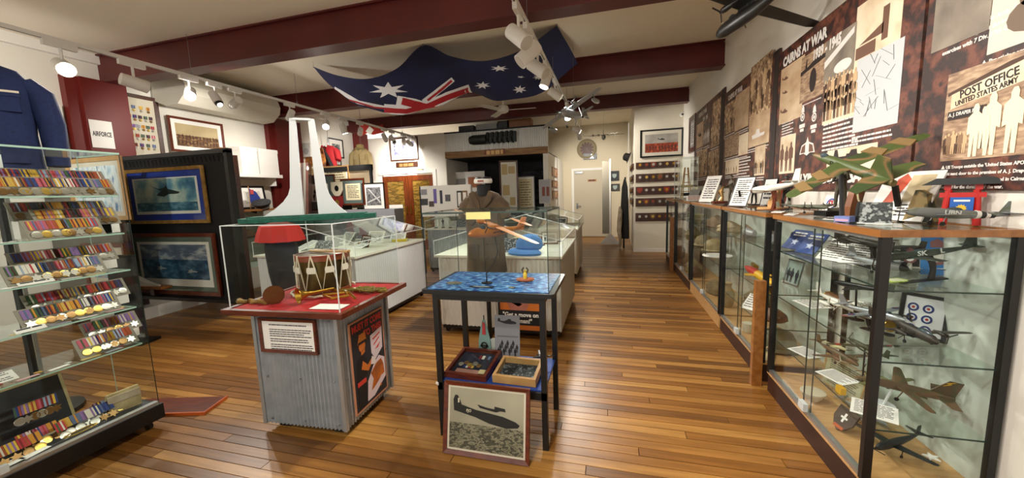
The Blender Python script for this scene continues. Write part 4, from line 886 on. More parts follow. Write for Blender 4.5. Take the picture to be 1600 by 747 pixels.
CRESTS = [BRASS, SILV, C('#8a3a20'), GOLDM, SILV]
rws = ((254, 264), (272, 285), (292, 305), (310, 323), (333, 346))
shield = lambda s: [(-s, s), (s, s), (s, -s * .1), (s * .6, -s * .7), (0, -s * 1.1), (-s * .6, -s * .7), (-s, -s * .1)]
cr_m = MB().prism(shield(.058), -.02, 0).mesh('shield', DARKW); cr_m2 = MB().prism(ell(0, 0, .03, .03, 14), -.027, -.018).mesh('crest', BRASS)
for k, (ya, yb) in enumerate(rws):
    za = onY(1000, yb, 8.97).z; zb = onY(1000, ya, 8.97).z
    t = thing('plaque_row', '%s dark timber board of unit plaques on the cream end wall, counted from the top' % ORD[k], 'plaque board', (.98, 8.998, za), 0, 'plaque boards')
    B(-.44, .44, -.018, 0, 0, zb - za).build('board', DARKW, t)
    for j in range(6):
        x = -.35 + j * .142; zc = (zb - za) / 2 + .012
        s = link('shield', cr_m.copy() if (k * 3 + j) % 4 == 2 else cr_m, t, (x, -.018, zc))
        if (k * 3 + j) % 4 == 2: s.data.materials[0] = C(('#7a2c18', '#6a4a20', '#8e2318')[k % 3], .4)
        c = link('crest', cr_m2.copy(), s, (0, 0, .005)); c.data.materials[0] = CRESTS[(k + j * 2) % 5]
for k, (ya, yb) in enumerate(rws[:4]):
    za = onY(1000, yb, 8.97).z; zb = onY(1000, ya, 8.97).z
    t = thing('plaque_row', '%s short plaque board round the corner of the cream end wall, counted from the top' % ORD[k], 'plaque board', (.508, 9.75, za), -D(90), 'plaque boards round the corner')
    B(-.6, .6, -.018, 0, 0, zb - za).build('board', DARKW, t)
    for j in range(4): s = link('shield', cr_m, t, (-.42 + j * .28, -.018, (zb - za) / 2 + .01)); c = link('crest', cr_m2, s)
q = onY(988, 240, 9.6); hh = MB(); hh.lathe([(.13, 0), (.15, .01), (.1, .03), (.09, .12), (.05, .15), (.005, .155)], (0, 0, 0), 16); h_ = hh.build('slouch_hat', C('#1c1714', .8), None, True); h_.location = (.43, 9.7, 2.22); h_.rotation_euler = (0, -D(70), 0); tag(h_, 'dark hat hung on the corner beside the plaque wall', 'hat')
q = onY(1066, 179, 8.97); t = thing('security_camera', 'small white dome camera high on the cream end wall', 'camera', (q.x, 8.998, q.z)); MB().lathe([(.05, 0), (.05, .02), (.035, .05), (.005, .06)], (0, 0, 0), 16, Matrix.Rotation(D(90), 3, 'X')).build('housing', WHITE, t, True); MB().cyl((0, -.05, 0), (0, -.064, 0), .02, n=12).build('dome_lens', BLACK, t)
# clock, exit sign, notices around the back door
q = onY(917, 233, YB); t = thing('wall_clock', 'round wall clock with wide pale rim over the back door', 'clock', (q.x, YB - .01, q.z))
RX = Matrix.Rotation(D(90), 3, 'X')
MB().lathe([(.2, 0), (.3, 0), (.3, .04), (.26, .06), (.2, .03)], (0, 0, 0), 30, RX, False).build('rim', mat('clock_rim', '#8f8468', .5), t, True); MB().cyl((0, 0, 0), (0, -.025, 0), .215, n=30).build('dial', mat('clock_dial', '#4e2c1a', .5), t)
for k in range(12): an = k * math.pi / 6; B(-.008, .008, -.03, -.025, .16, .195).xf(Matrix.Rotation(an, 4, 'Y')).build('hour_mark', C('#b09a70'), t)
B(-.008, .008, -.034, -.028, -.12, .02).xf(Matrix.Rotation(D(-40), 4, 'Y')).build('hand', BLACK, t); B(-.006, .006, -.036, -.03, -.02, .16).xf(Matrix.Rotation(D(-50), 4, 'Y')).build('hand', BLACK, t)
q = onY(922, 244.5, YB); t = thing('exit_sign', 'black exit sign with lit white figure over the back door', 'exit sign', (q.x, YB - .005, q.z)); B(-.2, .2, -.05, 0, -.09, .09).build('sign_box', BLACK, t); flat('running_figure', [ell(.05, .045, .018, .018), [(.0, -.07), (.03, -.07), (.055, -.03), (.08, -.07), (.105, -.065), (.075, 0), (.075, .03), (.03, .03), (-.01, .0), (.0, -.012), (.03, .008), (.03, -.03)]], mat('sign_white', '#f4f6f4', .5, emit=2.5), t, -.05, .003)
for k, (px_, py_, h_, lab, c) in enumerate(((960, 275, .3, 'upper dark crest sign right of the back door', '#20262a'), (961, 293, .22, 'lower dark square sign right of the back door', '#3a3834'))):
    q = onY(px_, py_, YB); t = thing('wall_sign', lab, 'sign', (q.x, YB - .004, q.z)); B(-.14, .14, -.015, 0, -h_ / 2, h_ / 2).build('board', C(c), t); flat('crest_print', [[(x * .9, z * .9) for x, z in shield(.07)]], C('#9fb0ae'), t, -.015)
# white folding stand and draped figure by the plaque wall
q = onZ(953, 383, 0); t = thing('display_stand', 'white upright display stand with splayed feet near the back door', 'stand', (-.03, 10.1, 0))
B(-.02, .02, -.012, .012, .1, 2.25).build('post', WHITE, t)
for s in (-1, 1): MB().prism([(-.26, .04), (.26, .04), (.02, .3), (-.02, .3)], s * .06 - .012, s * .06 + .012).build('foot', WHITE, t)
B(-.2, -.02, .0, .01, .3, 2.2).build('panel', mat('stand_grey', '#8d8676', .7), t)
t = thing('coat_stand', 'dark garments hanging with a pale cloth against the plaque wall side', 'coat stand', (.3, 9.55, 0))
MB().tube([(0, 0, 0), (0, 0, 1.0), (.03, 0, 1.75)], .02, 8).build('pole', BLACK, t); 
MB().rings([[(.02 + r_ * math.cos(a_ * .785) * .7, .04 * math.sin(a_ * 1.57) + r_ * math.sin(a_ * .785), z) for a_ in range(8)] for z, r_ in ((.25, .16), (.6, .15), (1.1, .13), (1.5, .1), (1.7, .03))]).build('dark_coat', C('#161412', .9), t, True)
MB().rings([[(-.1 + .02 * math.sin(z * 9) + r_ * math.cos(a_ * .785) * .6, -.12 + r_ * math.sin(a_ * .785), z) for a_ in range(8)] for z, r_ in ((.02, .05), (.2, .06), (.45, .09), (.7, .1), (.95, .08), (1.05, .03))]).build('pale_cloth', mat('pale_canvas', '#b8ab94', .9, col2='#8d7a62', scale=8), t, True)
# ================================================================ SMALL EXHIBITS
def card(name, label, loc, rot, w, h, m=PAPER, n=8, cat='card', stand=False, ink=INK, group=None, art=None):
    t = thing(name, label, cat, loc, rot, group); B(-w / 2, w / 2, -.002, 0, 0, h).build('sheet', m, t)
    if n: flat('text_lines', lines_polys(-w / 2 * .85, w / 2 * .85, h * .92, n, h * .85 / n, .35), ink, t, -.002, .0004)
    if art: art(t, -w / 2 * .9, w / 2 * .9, h * .06, h * .94, -.002)
    if stand: MB().prism([(-.012, 0), (.012, 0), (.012, h * .7), (-.012, h * .7)], 0, .003).xf(Matrix.Translation((0, .002, 0)) @ Matrix.Rotation(-D(22), 4, 'X')).build('easel_leg', BLACK, t)
    return t
def framed_card(label, loc, rz, w, h, tilt=18, fm=BLACK, n=9, group='framed cards on the counter'):
    t = picture('framed_card', label, loc, (-D(tilt), 0, rz), w, h, .008, .008, fm, 0, PAPER, PAPER, art_doc(INK, n), 'framed card', group)
    MB().prism([(-.015, 0.0), (.015, 0.0), (.01, h * .6), (-.01, h * .6)], 0, .003).xf(Matrix.Translation((0, h * .22, -h * .22 * math.tan(D(tilt)) * 0)) @ Matrix.Rotation(D(tilt + 14), 4, 'X')).build('easel_leg', fm, t)
    return t
def figurine(label, loc, rz, h, m, pose='stand', base=BLACK, gun=True, group='soldier figurines'):
    """small soldier statuette: one continuous skinned body plus base, helmet and rifle"""
    t = thing('soldier_figurine', label, 'figurine', loc, rz, group); s = h / 1.85
    st = .16 if pose == 'run' else .07
    J = [(0, 0, .98), (0, -.02, 1.2), (0, -.02, 1.42), (0, -.03, 1.55), (0, -.05, 1.7),
         (-.1, 0, .94), (-.11, -st, .52), (-.12, -st * 1.1 + (.1 if pose == 'run' else 0), .1), (-.12, -st * 1.1 - .08 + (.1 if pose == 'run' else 0), .05),
         (.1, 0, .94), (.11, st, .52), (.12, st * 1.4, .1), (.12, st * 1.4 - .1, .05),
         (-.2, -.02, 1.42), (-.27, -.06, 1.15), (-.14, -.24, 1.12), (.2, -.02, 1.42), (.28, -.04, 1.16), (.12, -.26, 1.2)]
    Ed = [(0, 1), (1, 2), (2, 3), (3, 4), (0, 5), (5, 6), (6, 7), (7, 8), (0, 9), (9, 10), (10, 11), (11, 12), (2, 13), (13, 14), (14, 15), (2, 16), (16, 17), (17, 18)]
    Rr = [.15, .15, .15, .065, .1, .1, .075, .06, .05, .1, .075, .06, .05, .075, .058, .045, .075, .058, .045]
    me = bpy.data.meshes.new('body'); me.from_pydata([(x * s, y * s, z * s + .012) for x, y, z in J], Ed, []); me.materials.append(m)
    o = link('body', me, t)
    sk = o.modifiers.new('skin', 'SKIN'); 
    for v, r_ in zip(me.skin_vertices[0].data, Rr): v.radius = (r_ * s, r_ * s)
    me.skin_vertices[0].data[0].use_root = True; sk.use_smooth_shade = True
    o.modifiers.new('sub', 'SUBSURF').levels = 1
    MB().lathe([(.13, 0), (.135, .02), (.11, .1), (.05, .15), (.004, .155)], (0, -.05, 1.7), 12).xf(Matrix.Translation((0, 0, .012)) @ Matrix.Scale(s, 4)).build('helmet', m, t, True)
    if gun: MB().tube([(-.34, -.3, 1.05), (0, -.27, 1.16), (.42, -.24, 1.34)], [.02, .03, .014], 6).xf(Matrix.Translation((0, 0, .012)) @ Matrix.Scale(s, 4)).build('rifle', BLACK, t)
    B(-.26 * s, .26 * s, -.3 * s, .3 * s, 0, .014).build('base', base, t)
    return t
CT = CZ + .001
def ct(px, py, X): q = onX(px, py, X); return (X, q.y, CT)
# far end of the counter
bx_ = thing('acrylic_case', 'clear acrylic case with a timber tower model at the far counter end', 'case', (1.3, 7.35, CT))
for (x0, x1, y0, y1) in ((-.14, .14, -.3, -.296), (-.14, .14, .296, .3), (-.14, -.136, -.3, .3), (.136, .14, -.3, .3)): B(x0, x1, y0, y1, 0, .72).build('pane', GLASST, bx_)
B(-.14, .14, -.3, .3, .72, .724).build('top_pane', GLASST, bx_)
for sx in (-1, 1):
    for sy in (-1, 1): B(sx * .14 - .004, sx * .14 + .004, sy * .3 - .004, sy * .3 + .004, 0, .72).build('edge', PE, bx_)
tw = thing('tower_model', 'pale timber lattice tower model inside the clear acrylic case', 'model', (1.3, 7.3, CT + .002))
for sx in (-1, 1):
    for sy in (-1, 1): MB().tube([(sx * .07, sy * .09, 0), (sx * .025, sy * .03, .55)], .008, 5).build('leg', TAN, tw)
for z in (.12, .28, .42): MB().bb(-.06 + z * .07, .06 - z * .07, -.08 + z * .09, .08 - z * .09, z, z + .012).build('brace', TAN, tw)
B(-.08, .08, -.2, .2, .2, .24).build('platform', mat('model_cream', '#cbb98a', .6), tw); B(-.05, .05, -.1, .1, .05, .1).build('machinery', BLACKM, tw)
t = thing('open_brochure', 'folded grey brochure standing open on the far counter', 'brochure', (1.2, 6.3, CT), D(-60)); MB().hexa([(-.1, 0, 0), (.1, 0, 0), (.1, .004, 0), (-.1, .004, 0)], [(-.1, .08, .16), (.1, .08, .16), (.1, .084, .16), (-.1, .084, .16)]).build('page', C('#a9a8a4'), t); MB().hexa([(-.1, .16, 0), (.1, .16, 0), (.1, .164, 0), (-.1, .164, 0)], [(-.1, .08, .16), (.1, .08, .16), (.1, .084, .16), (-.1, .084, .16)]).build('page', C('#8c8b88'), t)
t = thing('small_box', 'small white and red printed box on the far counter', 'box', ct(1085, 305, 1.2)); B(-.1, .1, -.04, .04, 0, .075).build('carton', PAPER, t); flat('red_print', lines_polys(-.09, .09, .065, 3, .02, .45), C('#a83a3a'), t, -.04)
framed_card('white framed text card leaning on the far counter before the third poster', ct(1103, 306, 1.2), D(-60), .24, .36, 22, WHITE)
t = thing('small_trophy', 'small figure trophy on a red timber base on the far counter', 'trophy', ct(1127, 307, 1.22)); B(-.09, .09, -.06, .06, 0, .03).build('base', REDW, t); MB().tube([(0, 0, .03), (.01, 0, .08), (-.01, 0, .14), (.02, 0, .2)], [.03, .018, .028, .008], 8).build('figure', BRONZE, t, True); MB().tube([(-.05, 0, .03), (-.04, 0, .12), (.03, 0, .13)], .006, 6).build('arm', BRONZE, t)
figurine('bronze coloured soldier figurine beside the black framed counter card', ct(1143, 308, 1.25), D(-70), .3, mat('figure_bronze', '#4c4232', .5))
framed_card('black framed text card leaning in front of the second poster', ct(1152, 311, 1.17), D(-58), .2, .3, 22, BLACK, 12)
figurine('dark small soldier figurine behind the white patrol aircraft nose', ct(1178, 311, 1.36), D(-70), .24, mat('figure_dark', '#221f1c', .5))
p3 = aircraft('model_patrol_aircraft', 'white four engined patrol aircraft model on brown curved stand on the counter', (1.17, ct(1200, 318, 1.17)[1], CT + .17), (0, D(4), D(100)), .6, .34, WHITEP, r=.05, wing=(.4, -.03, .12, .06, .02, 3), tail=(.32, .09, .03, .05), fins=((0, .17, .15),), eng=(), stand=('curve', .168, REDW), nose_m=mat('nose_red', '#4a1512', .4))
framed_card('small black framed card with printed aircraft behind the patrol aircraft', ct(1198, 300, 1.44), D(-80), .2, .26, 10, BLACK, 4)
t = thing('timber_stand', 'pale timber bracket stand on the counter beneath the patrol aircraft tail', 'stand', ct(1209, 318, 1.25), D(-70)); MB().slab(rect(-.1, -.06, .1, .06), 0, .02).build('base', TAN, t); MB().prism([(-.05, .02), (.05, .02), (.05, .17), (.03, .17), (-.05, .06)], -.012, .012).build('upright', TAN, t)
t = thing('orange_shell', 'small orange and brown shell fragment on the counter behind the patrol aircraft', 'relic', (1.42, ct(1215, 300, 1.42)[1], CT), D(20)); MB().tube([(0, 0, 0), (.02, 0, .1), (.06, 0, .2), (.12, 0, .26)], [.05, .055, .04, .01], 8).build('fragment', mat('rust_orange', '#8e3a1c', .6, col2='#5c2412', scale=18), t, True)
figurine('running black soldier figurine in front of the large poster corner', ct(1228, 319, 1.3), D(-40), .25, mat('figure_black', '#191717', .45), 'run', BLACK)
aircraft('model_bomber', 'small grey green four propeller bomber model on the counter', (1.2, ct(1262, 326, 1.2)[1], CT + .052), (0, 0, D(-62)), .3, .42, mat('model_grey_green', '#5b5e4c', .5), r=.05, wing=(.36, 0, .15, .07, .03, 3), tail=(.36, .1, .03, .04), fins=((.9, .12, .1), (-.9, .12, .1)), eng=((.25, 'p'), (-.25, 'p'), (.5, 'p'), (-.5, 'p')), gear=True)
for k, (px_, py_, X_, r_) in enumerate(((1213, 325, 1.12, -50), (1232, 332, 1.1, -65), (1296, 338, 1.13, -60))):
    o = card('place_card', '%s small white label card lying near the counter front edge, counted from the far end' % ORD[k], ct(px_, py_, X_), (-D(78), 0, D(r_)), .07, .045, n=3, group='label cards on the counter')
t = card('roundel_tile', 'white tile printed with a red and blue roundel emblem on the counter', ct(1296, 318, 1.37), (-D(12), 0, D(-75)), .11, .12, WHITE, 0, 'tile', True)
flat('emblem', [ringpoly(0, .062, .026, .036)], C('#2b4a9a'), t, -.002); flat('emblem_mark', [[(-.03, .05), (-.01, .05), (-.01, .075), (.0, .075), (.0, .05), (.02, .05), (.02, .06), (.012, .06), (.012, .085), (-.02, .085), (-.02, .06), (-.03, .06)]], C('#b0323a'), t, -.0024)
sq = ct(1312, 323, 1.33); t = thing('statue_plinth', 'low black plinth under the camouflage soldier statue', 'plinth', sq, D(10)); B(-.11, .11, -.05, .05, 0, .03).build('block', BLACK, t)
figurine('camouflage green soldier statue standing on the low black plinth', (sq[0], sq[1], CT + .031), D(-60), .27, mat('figure_green', '#4a4632', .6, col2='#35301f', scale=60), 'stand', mat('figure_green'))
t = thing('pen_box', 'small blue and pink printed box near the counter edge', 'box', ct(1320, 336, 1.14), D(-60)); B(-.035, .035, -.02, .02, 0, .028).build('carton', C('#6f7fb8'), t); B(-.03, .03, -.021, -.02, .004, .014).build('pink_band', C('#c99ab0'), t)
t = thing('small_statuette', 'tiny dark statuette with pale raised arm near the counter edge', 'statuette', ct(1341, 336, 1.2)); MB().slab(ell(0, 0, .028, .028, 12), 0, .03).build('base', BLACK, t); MB().tube([(0, 0, .03), (0, 0, .06), (.004, 0, .085), (0, 0, .1)], [.014, .012, .013, .006], 8).build('figure', BLACKM, t, True); MB().tube([(.01, 0, .08), (-.005, 0, .11), (-.01, 0, .14)], .004, 6).build('raised_arm', C('#cfc9a0'), t)
# F-111 style swing wing jet with its display board
jet = aircraft('model_swing_wing_jet', 'large camouflage swing-wing jet model towering over the near counter', (1.17, 2.36, CT + .29), (D(-28), D(-20), D(102)), .54, .64, CAMO, r=.05, prof=[(0, .06, -.1), (.06, .45, 0), (.15, .75, .05), (.3, 1, .1), (.6, 1.05, .1), (.85, .95, .1), (1, .6, .1)], wing=(.46, .03, .22, .11, .16, 0), tail=(.52, .22, .02, .12), fins=((0, .24, .26),), eng=(), canopy=(.14, .12, .9), blotch=mat('camo_tan', '#8a7048', .5))
flat('code_letter', [ringpoly(.02, .02, .009, .014)], BLACK, jet, .03)
_im = Euler((D(-28), D(-20), D(102))).to_matrix().inverted()
MB().tube([_im @ Vector((.0, .0, -.02)), _im @ Vector((.01, .0, -.15)), _im @ Vector((.03, .02, -.288))], [.012, .01, .012], 8).build('stand', C('#3a3a3c'), jet); MB().slab(ell(0, 0, .07, .05, 16), -.004, .004).xf(Matrix.Translation(_im @ Vector((.03, .02, -.285))) @ _im.to_4x4()).build('stand_base', C('#3a3a3c'), jet)
bd = thing('display_board', 'tilted photo board of an orange suited airman leaning under the swing-wing jet', 'display board', (1.36, 2.28, CT), (-D(25), 0, D(-72)))
B(-.13, .13, -.008, 0, 0, .26).build('board', WHITE, bd); flat('airman_print', [[(-.09, .06), (-.05, .05), (-.02, .14), (.0, .22), (-.03, .25), (-.06, .22), (-.07, .14)]], C('#c8481c'), bd, -.008); flat('photo_print', [rect(.0, .1, .1, .24)], C('#c9b790'), bd, -.008); flat('caption', lines_polys(0, .11, .085, 4, .018, .4), INK, bd, -.008)
B(-.012, .012, .0, .012, 0, .2).xf(Matrix.Translation((0, .05, 0)) @ Matrix.Rotation(D(40), 4, 'X')).build('easel_leg', BLACK, bd)
t = thing('timber_relic', 'curved brown timber propeller fragment under the jet wing', 'relic', (1.31, 2.52, CT), D(20)); MB().rings([[(-.03 + o_, -.02, z), (.035 + o_, -.02, z), (.035 + o_, .015, z), (-.03 + o_, .015, z)] for z, o_ in ((0, 0), (.06, .005), (.13, .02), (.18, .035))]).build('blade_fragment', mat('relic_wood', '#8a4f1f', .45, col2='#6a3812', scale=10), t)
t = thing('photo_block', 'clear acrylic block with black and white group photo on the near counter', 'photo block', (1.2, 2.12, CT), D(-35)); B(-.055, .055, -.008, .0, .0, .1).build('acrylic', mat('photo_print_bw', '#4a4a4c', .3, col2=['#1c1c1e', '#b8b8ba'], scale=50, lo=.4, hi=.6), t); B(-.06, .06, -.02, .012, 0, .004).build('foot', PE, t); B(-.058, .058, -.0105, -.0085, 0, .104).build('front_pane', GLASST, t)
t = thing('camouflage_prop', 'camouflage painted wedge stand beside the jet display board', 'stand', (1.42, 2.2, CT), D(-60)); MB().prism([(-.05, 0), (.05, 0), (.03, .13), (-.01, .15)], -.03, .03).build('wedge', mat('tan_camo', '#a08a5c', .6, col2=['#4a4a30', '#1f2018'], scale=14, detail=1, lo=.45, hi=.6), t)
# red gate
g = thing('gate_model', 'red ceremonial gate model with dark roof and blue emblem sign', 'model gate', (1.44, 2.02, CT), D(-35)); g.scale = (.85, .85, 1)
RG = mat('gate_red', '#c01a14', .4)
for s in (-1, 1): MB().cyl((s * .055, 0, 0), (s * .045, 0, .15), .015, .013, 10).build('pillar', RG, g); B(s * .05 - .012, s * .05 + .012, -.014, .014, .15, .175).build('pillar_cap', RG, g)
B(-.075, .075, -.012, .012, .118, .138).build('crossbeam', RG, g)
MB().prism([(-.14, .172), (.14, .172), (.09, .2), (-.09, .2)], -.04, .04).build('roof', mat('gate_roof', '#2c2f30', .6), g)
B(-.038, .038, -.02, -.013, .035, .118).build('sign', C('#1f5fb8'), g); flat('emblem', [star(0, .07, .02, 12, .7)], C('#e8c23a'), g, -.02); flat('emblem_text', [rect(-.026, .1, .026, .108), rect(-.02, .04, .02, .046)], PAPER, g, -.02)
ty_ = aircraft('model_fighter', 'grey green striped fighter model lettered UBN on the near counter', (1.335, 1.925, CT + .056), (0, D(-5), D(178)), .34, .26, mat('model_grey_camo', '#6d7272', .45, col2=['#5e6450', '#7a7f80'], scale=7, detail=1, lo=.46, hi=.54), r=.062, wing=(.34, -.03, .2, .1, .04, 5), tail=(.34, .1, .03, .04), fins=((0, .17, .15),), eng=((0, 'n'),), canopy=(.36, .2, .8), gear=True, blades=4, roundel=C('#27376e'))
for k, c in enumerate(('#dcdad4', '#17171a', '#dcdad4', '#17171a')): q_ = .66 + k * .045; MB().rings([[((.42 - qq) * .34, .34 * .062 * kk * .87 * math.cos(i * .449), .34 * .062 * .1 + .34 * .062 * kk * 1.04 * math.sin(i * .449)) for i in range(14)] for qq, kk in ((q_ + .04, .78 - k * .09 - .07), (q_, .8 - k * .09))]).build('stripe', C(c), ty_)
text('UBN', .026, C('#c9cfc9'), ty_, .0, .0215, .004, rx=D(90), rz=D(180))
# ================================================================ CABINET CONTENTS
KHAKI = mat('khaki_cloth', '#6f6444', .9, col2='#4f4630', scale=20); CREAMC = mat('cream_cloth', '#b9a87f', .9, col2='#94825a', scale=14)
def bundle(label, loc, s, m, rz=0.0):
    t = thing('cloth_bundle', label, 'cloth bundle', loc, rz); rs = []
    for z, k in ((0, .8), (.15, 1), (.5, .95), (.8, .6), (1, .15)): rs.append([(s[0] * k * math.cos(i * .5236) * (1 + .12 * math.sin(i * 2.3 + z * 5)), s[1] * k * math.sin(i * .5236) * (1 + .12 * math.cos(i * 1.7)), s[2] * z) for i in range(12)])
    MB().rings(rs).build('folds', m, t, True); MB().tube([(-s[0], 0, s[2] * .45), (0, -s[1] * 1.02, s[2] * .5), (s[0], 0, s[2] * .45)], .006, 6).build('strap', C('#4a3a24'), t); return t
def helmet(label, loc, m, r=.13, rz=0.0, rot=None):
    t = thing('helmet', label, 'helmet', loc, rot or rz); MB().lathe([(r * 1.22, .0), (r * 1.2, .012), (r * .98, .03), (r * .95, .08), (r * .75, .13), (r * .3, .155), (.003, .16)], (0, 0, 0), 20).build('shell', m, t, True); MB().lathe([(r * 1.23, .004), (r * 1.24, .012), (r * 1.2, .014)], (0, 0, 0), 20).build('brim_edge', C('#2e2a1e'), t); return t
def pot(label, loc, prof, m, name='jar'):
    t = thing(name, label, name.replace('_', ' '), loc); MB().lathe(prof, (0, 0, 0), 18).build('body', m, t, True); r_, z_ = prof[-1]; MB().lathe([(r_ * .8, z_ - .004), (r_ * 1.06, z_ - .002), (r_ * 1.06, z_ + .006), (r_ * .8, z_ + .006)], (0, 0, 0), 18).build('rim', m, t, True); return t
def shellcase(label, loc, L_, r_, m=BRASS, rot=(0, D(90), 0)):
    t = thing('shell_case', label, 'shell case', loc, rot); MB().lathe([(r_ * 1.1, 0), (r_ * 1.1, .008), (r_, .01), (r_, L_ * .65)], (0, 0, 0), 14).build('case', m, t, True); MB().lathe([(r_ * .92, L_ * .65), (r_ * .7, L_ * .85), (.002, L_)], (0, 0, 0), 14).build('tip', C('#5f4a34', .4, .5), t, True); return t
S1, S2, S3, S0 = 1.001, .691, .381, .143
XC = 1.27
def at1(px, py, X=XC): return onX(px, py, X)
# -- nearest cabinet, top shelf
for k, (px_, X_, c) in enumerate(((1235, 1.2, '#24407e'), (1258, 1.2, '#2b4a8c'))):
    y_ = at1(px_, 375, X_).y; t = thing('booklet', ('left' if k == 0 else 'right') + ' one of two blue booklets propped on the top shelf of the nearest cabinet', 'booklet', (X_, y_, S1), (-D(40), 0, D(-70))); B(-.07, .07, -.006, 0, 0, .16).build('cover', C(c), t); flat('title', lines_polys(-.05, .05, .14, 2, .02, .5), PAPER, t, -.006); flat('cover_art', [star(0, .06, .03, 5)], C('#b9c2d8'), t, -.006)
for k, (y_, X_) in enumerate(((2.52, 1.22), (2.4, 1.26))): card('document', '%s white document propped on the top shelf of the nearest cabinet' % ('larger far' if k == 0 else 'smaller near'), (X_, y_, S1), (-D(48), 0, D(-65)), .16 - .03 * k, .17, n=9, cat='document')
aircraft('model_dark_bomber', 'dark long bomber model on angled black stand, top shelf of nearest cabinet', (1.295, 2.34, S1 + .13), (0, D(-2), D(97)), .42, .33, mat('model_umber', '#2d2a24', .5), r=.045, wing=(.36, .0, .13, .07, .03, 2), tail=(.34, .09, .03, .03), fins=((.9, .12, .1), (-.9, .12, .1)), eng=((.24, 'p'), (-.24, 'p'), (.48, 'p'), (-.48, 'p')), stand=('curve', .128, BLACK))
aircraft('model_grey_jet', 'silver grey jet model with open nose intake, top shelf of nearest cabinet', (1.25, 2.14, S1 + .055), (0, 0, D(-75)), .3, .3, GREYP, r=.07, wing=(.45, -.02, .2, .1, .15, 2), tail=(.3, .1, .04, .06), fins=((0, .2, .18),), eng=(), canopy=(.2, .2, .8), gear=True, nose_m=BLACK)
sk = aircraft('model_green_fighter', 'dark green fighter model lettered SK L on black curved stand, nearest cabinet end', (1.3, 2.0, S1 + .125), (0, D(9), D(180)), .34, .33, DGREEN, r=.05, wing=(.36, -.03, .17, .09, .02, 4), tail=(.3, .1, .02, .04), fins=((0, .19, .16),), eng=((0, 'n'),), canopy=(.33, .2, .8), stand=('curve', .122, BLACK))
text('SK', .03, C('#cfd6d2'), sk, .0, .0195, .006, rz=D(180)); text('L', .03, C('#cfd6d2'), sk, -.07, .0175, .008, rz=D(180))
for k, (px_, X_, y_, w_, h_, c, lab) in enumerate(((1423, 1.2, 2.3, .07, .12, '#23201e', 'small black card with crowned squadron crest on top shelf of nearest cabinet'), (1466, 1.38, 2.16, .11, .19, '#2f78c0', 'bright blue card with crowned squadron crest on top shelf of nearest cabinet'))):
    q = onY(px_, 400, y_); t = card('crest_card', lab, (q.x, y_, S1), (-D(8), 0, D(-12)), w_, h_, C(c), 0, 'card', True); flat('crest', [ringpoly(0, h_ * .45, w_ * .22, w_ * .36), [(-w_ * .2, h_ * .68), (w_ * .2, h_ * .68), (w_ * .22, h_ * .82), (0, h_ * .9), (-w_ * .22, h_ * .82)]], C('#8a5a5a'), t, -.002); flat('crest_field', [ell(0, h_ * .45, w_ * .22, w_ * .22)], PAPER, t, -.0024)
t = thing('printed_card', 'lime green speckled card lying on top shelf of nearest cabinet', 'card', (1.24, 2.02, S1), D(20)); B(-.05, .05, -.03, .03, 0, .003).build('card', mat('lime_card', '#8fae3c', .6, col2='#c8d67a', scale=60), t); B(-.03, .03, -.02, .02, .003, .004).build('print', C('#d8dcc0'), t)
aircraft('model_small_biplane', 'tiny tan model aircraft behind the blue booklets in the nearest cabinet', (1.38, 2.6, S1 + .03), (0, 0, D(80)), .2, .26, mat('model_tan', '#b08a5a', .5), r=.055, gear=True, eng=((0, 'n'),))
aircraft('model_small_grey_plane', 'small pale grey propeller model at the back of the nearest cabinet top shelf', (1.4, 2.2, S1 + .03), (0, 0, D(60)), .2, .26, WHITEP, r=.055, gear=True, eng=((.3, 'p'), (-.3, 'p')))
# -- middle shelf
t = thing('timber_tube', 'long brown timber tube lying on the middle shelf of the nearest cabinet', 'tube', (1.36, 2.5, S2 + .03), (D(90), 0, 0)); MB().lathe([(.026, -.28), (.028, -.26), (.028, .26), (.026, .28)], (0, 0, 0), 16).build('tube', mat('tube_wood', '#8a5a34', .5, col2='#6e4424', scale=4, stretch=(8, 8, 1)), t, True); 
for z in (-.28, .275): MB().lathe([(.03, z), (.03, z + .006)], (0, 0, 0), 16).build('end_ring', BRASS, t)
card('document', 'white label sheet lying flat under the white aircraft in the nearest cabinet', (1.16, 2.66, S2), (-D(89), 0, D(-80)), .18, .12, n=5, cat='document')
aircraft('model_white_bomber', 'white four propeller aircraft model on the middle shelf of nearest cabinet', (1.285, 2.5, S2 + .06), (0, 0, D(-86)), .4, .34, WHITEP, r=.05, wing=(.38, .02, .12, .07, .02, 2), tail=(.3, .09, .04, .03), fins=((0, .17, .15),), eng=((.3, 'p'), (-.3, 'p'), (.6, 'p'), (-.6, 'p')), gear=True, nose_m=BLACK, prop_m=C('#d8d2c4'))
aircraft('model_black_wing', 'black delta winged model raised on two black posts in nearest cabinet', (1.3, 2.4, S2 + .19), (0, D(3), D(110)), .32, .3, BLKP, r=.05, wing=(.5, 0, .4, .05, .25, 0), tail=(.1, .05, .02, .02), fins=((0, .12, .14),), eng=(), stand=('post', .188, BLACK))
aircraft('model_silver_jet', 'silver jet model with red roundel on the middle shelf of nearest cabinet', (1.28, 2.2, S2 + .1), (D(6), D(-6), D(-75)), .34, .32, SILVP, r=.055, wing=(.42, 0, .2, .12, .04, 3), tail=(.3, .1, .04, .04), fins=((0, .19, .16),), eng=((.3, 'j'), (-.3, 'j')), canopy=(.16, .14, .8), stand=('curve', .097, BLACK), roundel=C('#27376e'), tip=C('#8e4a3a'))
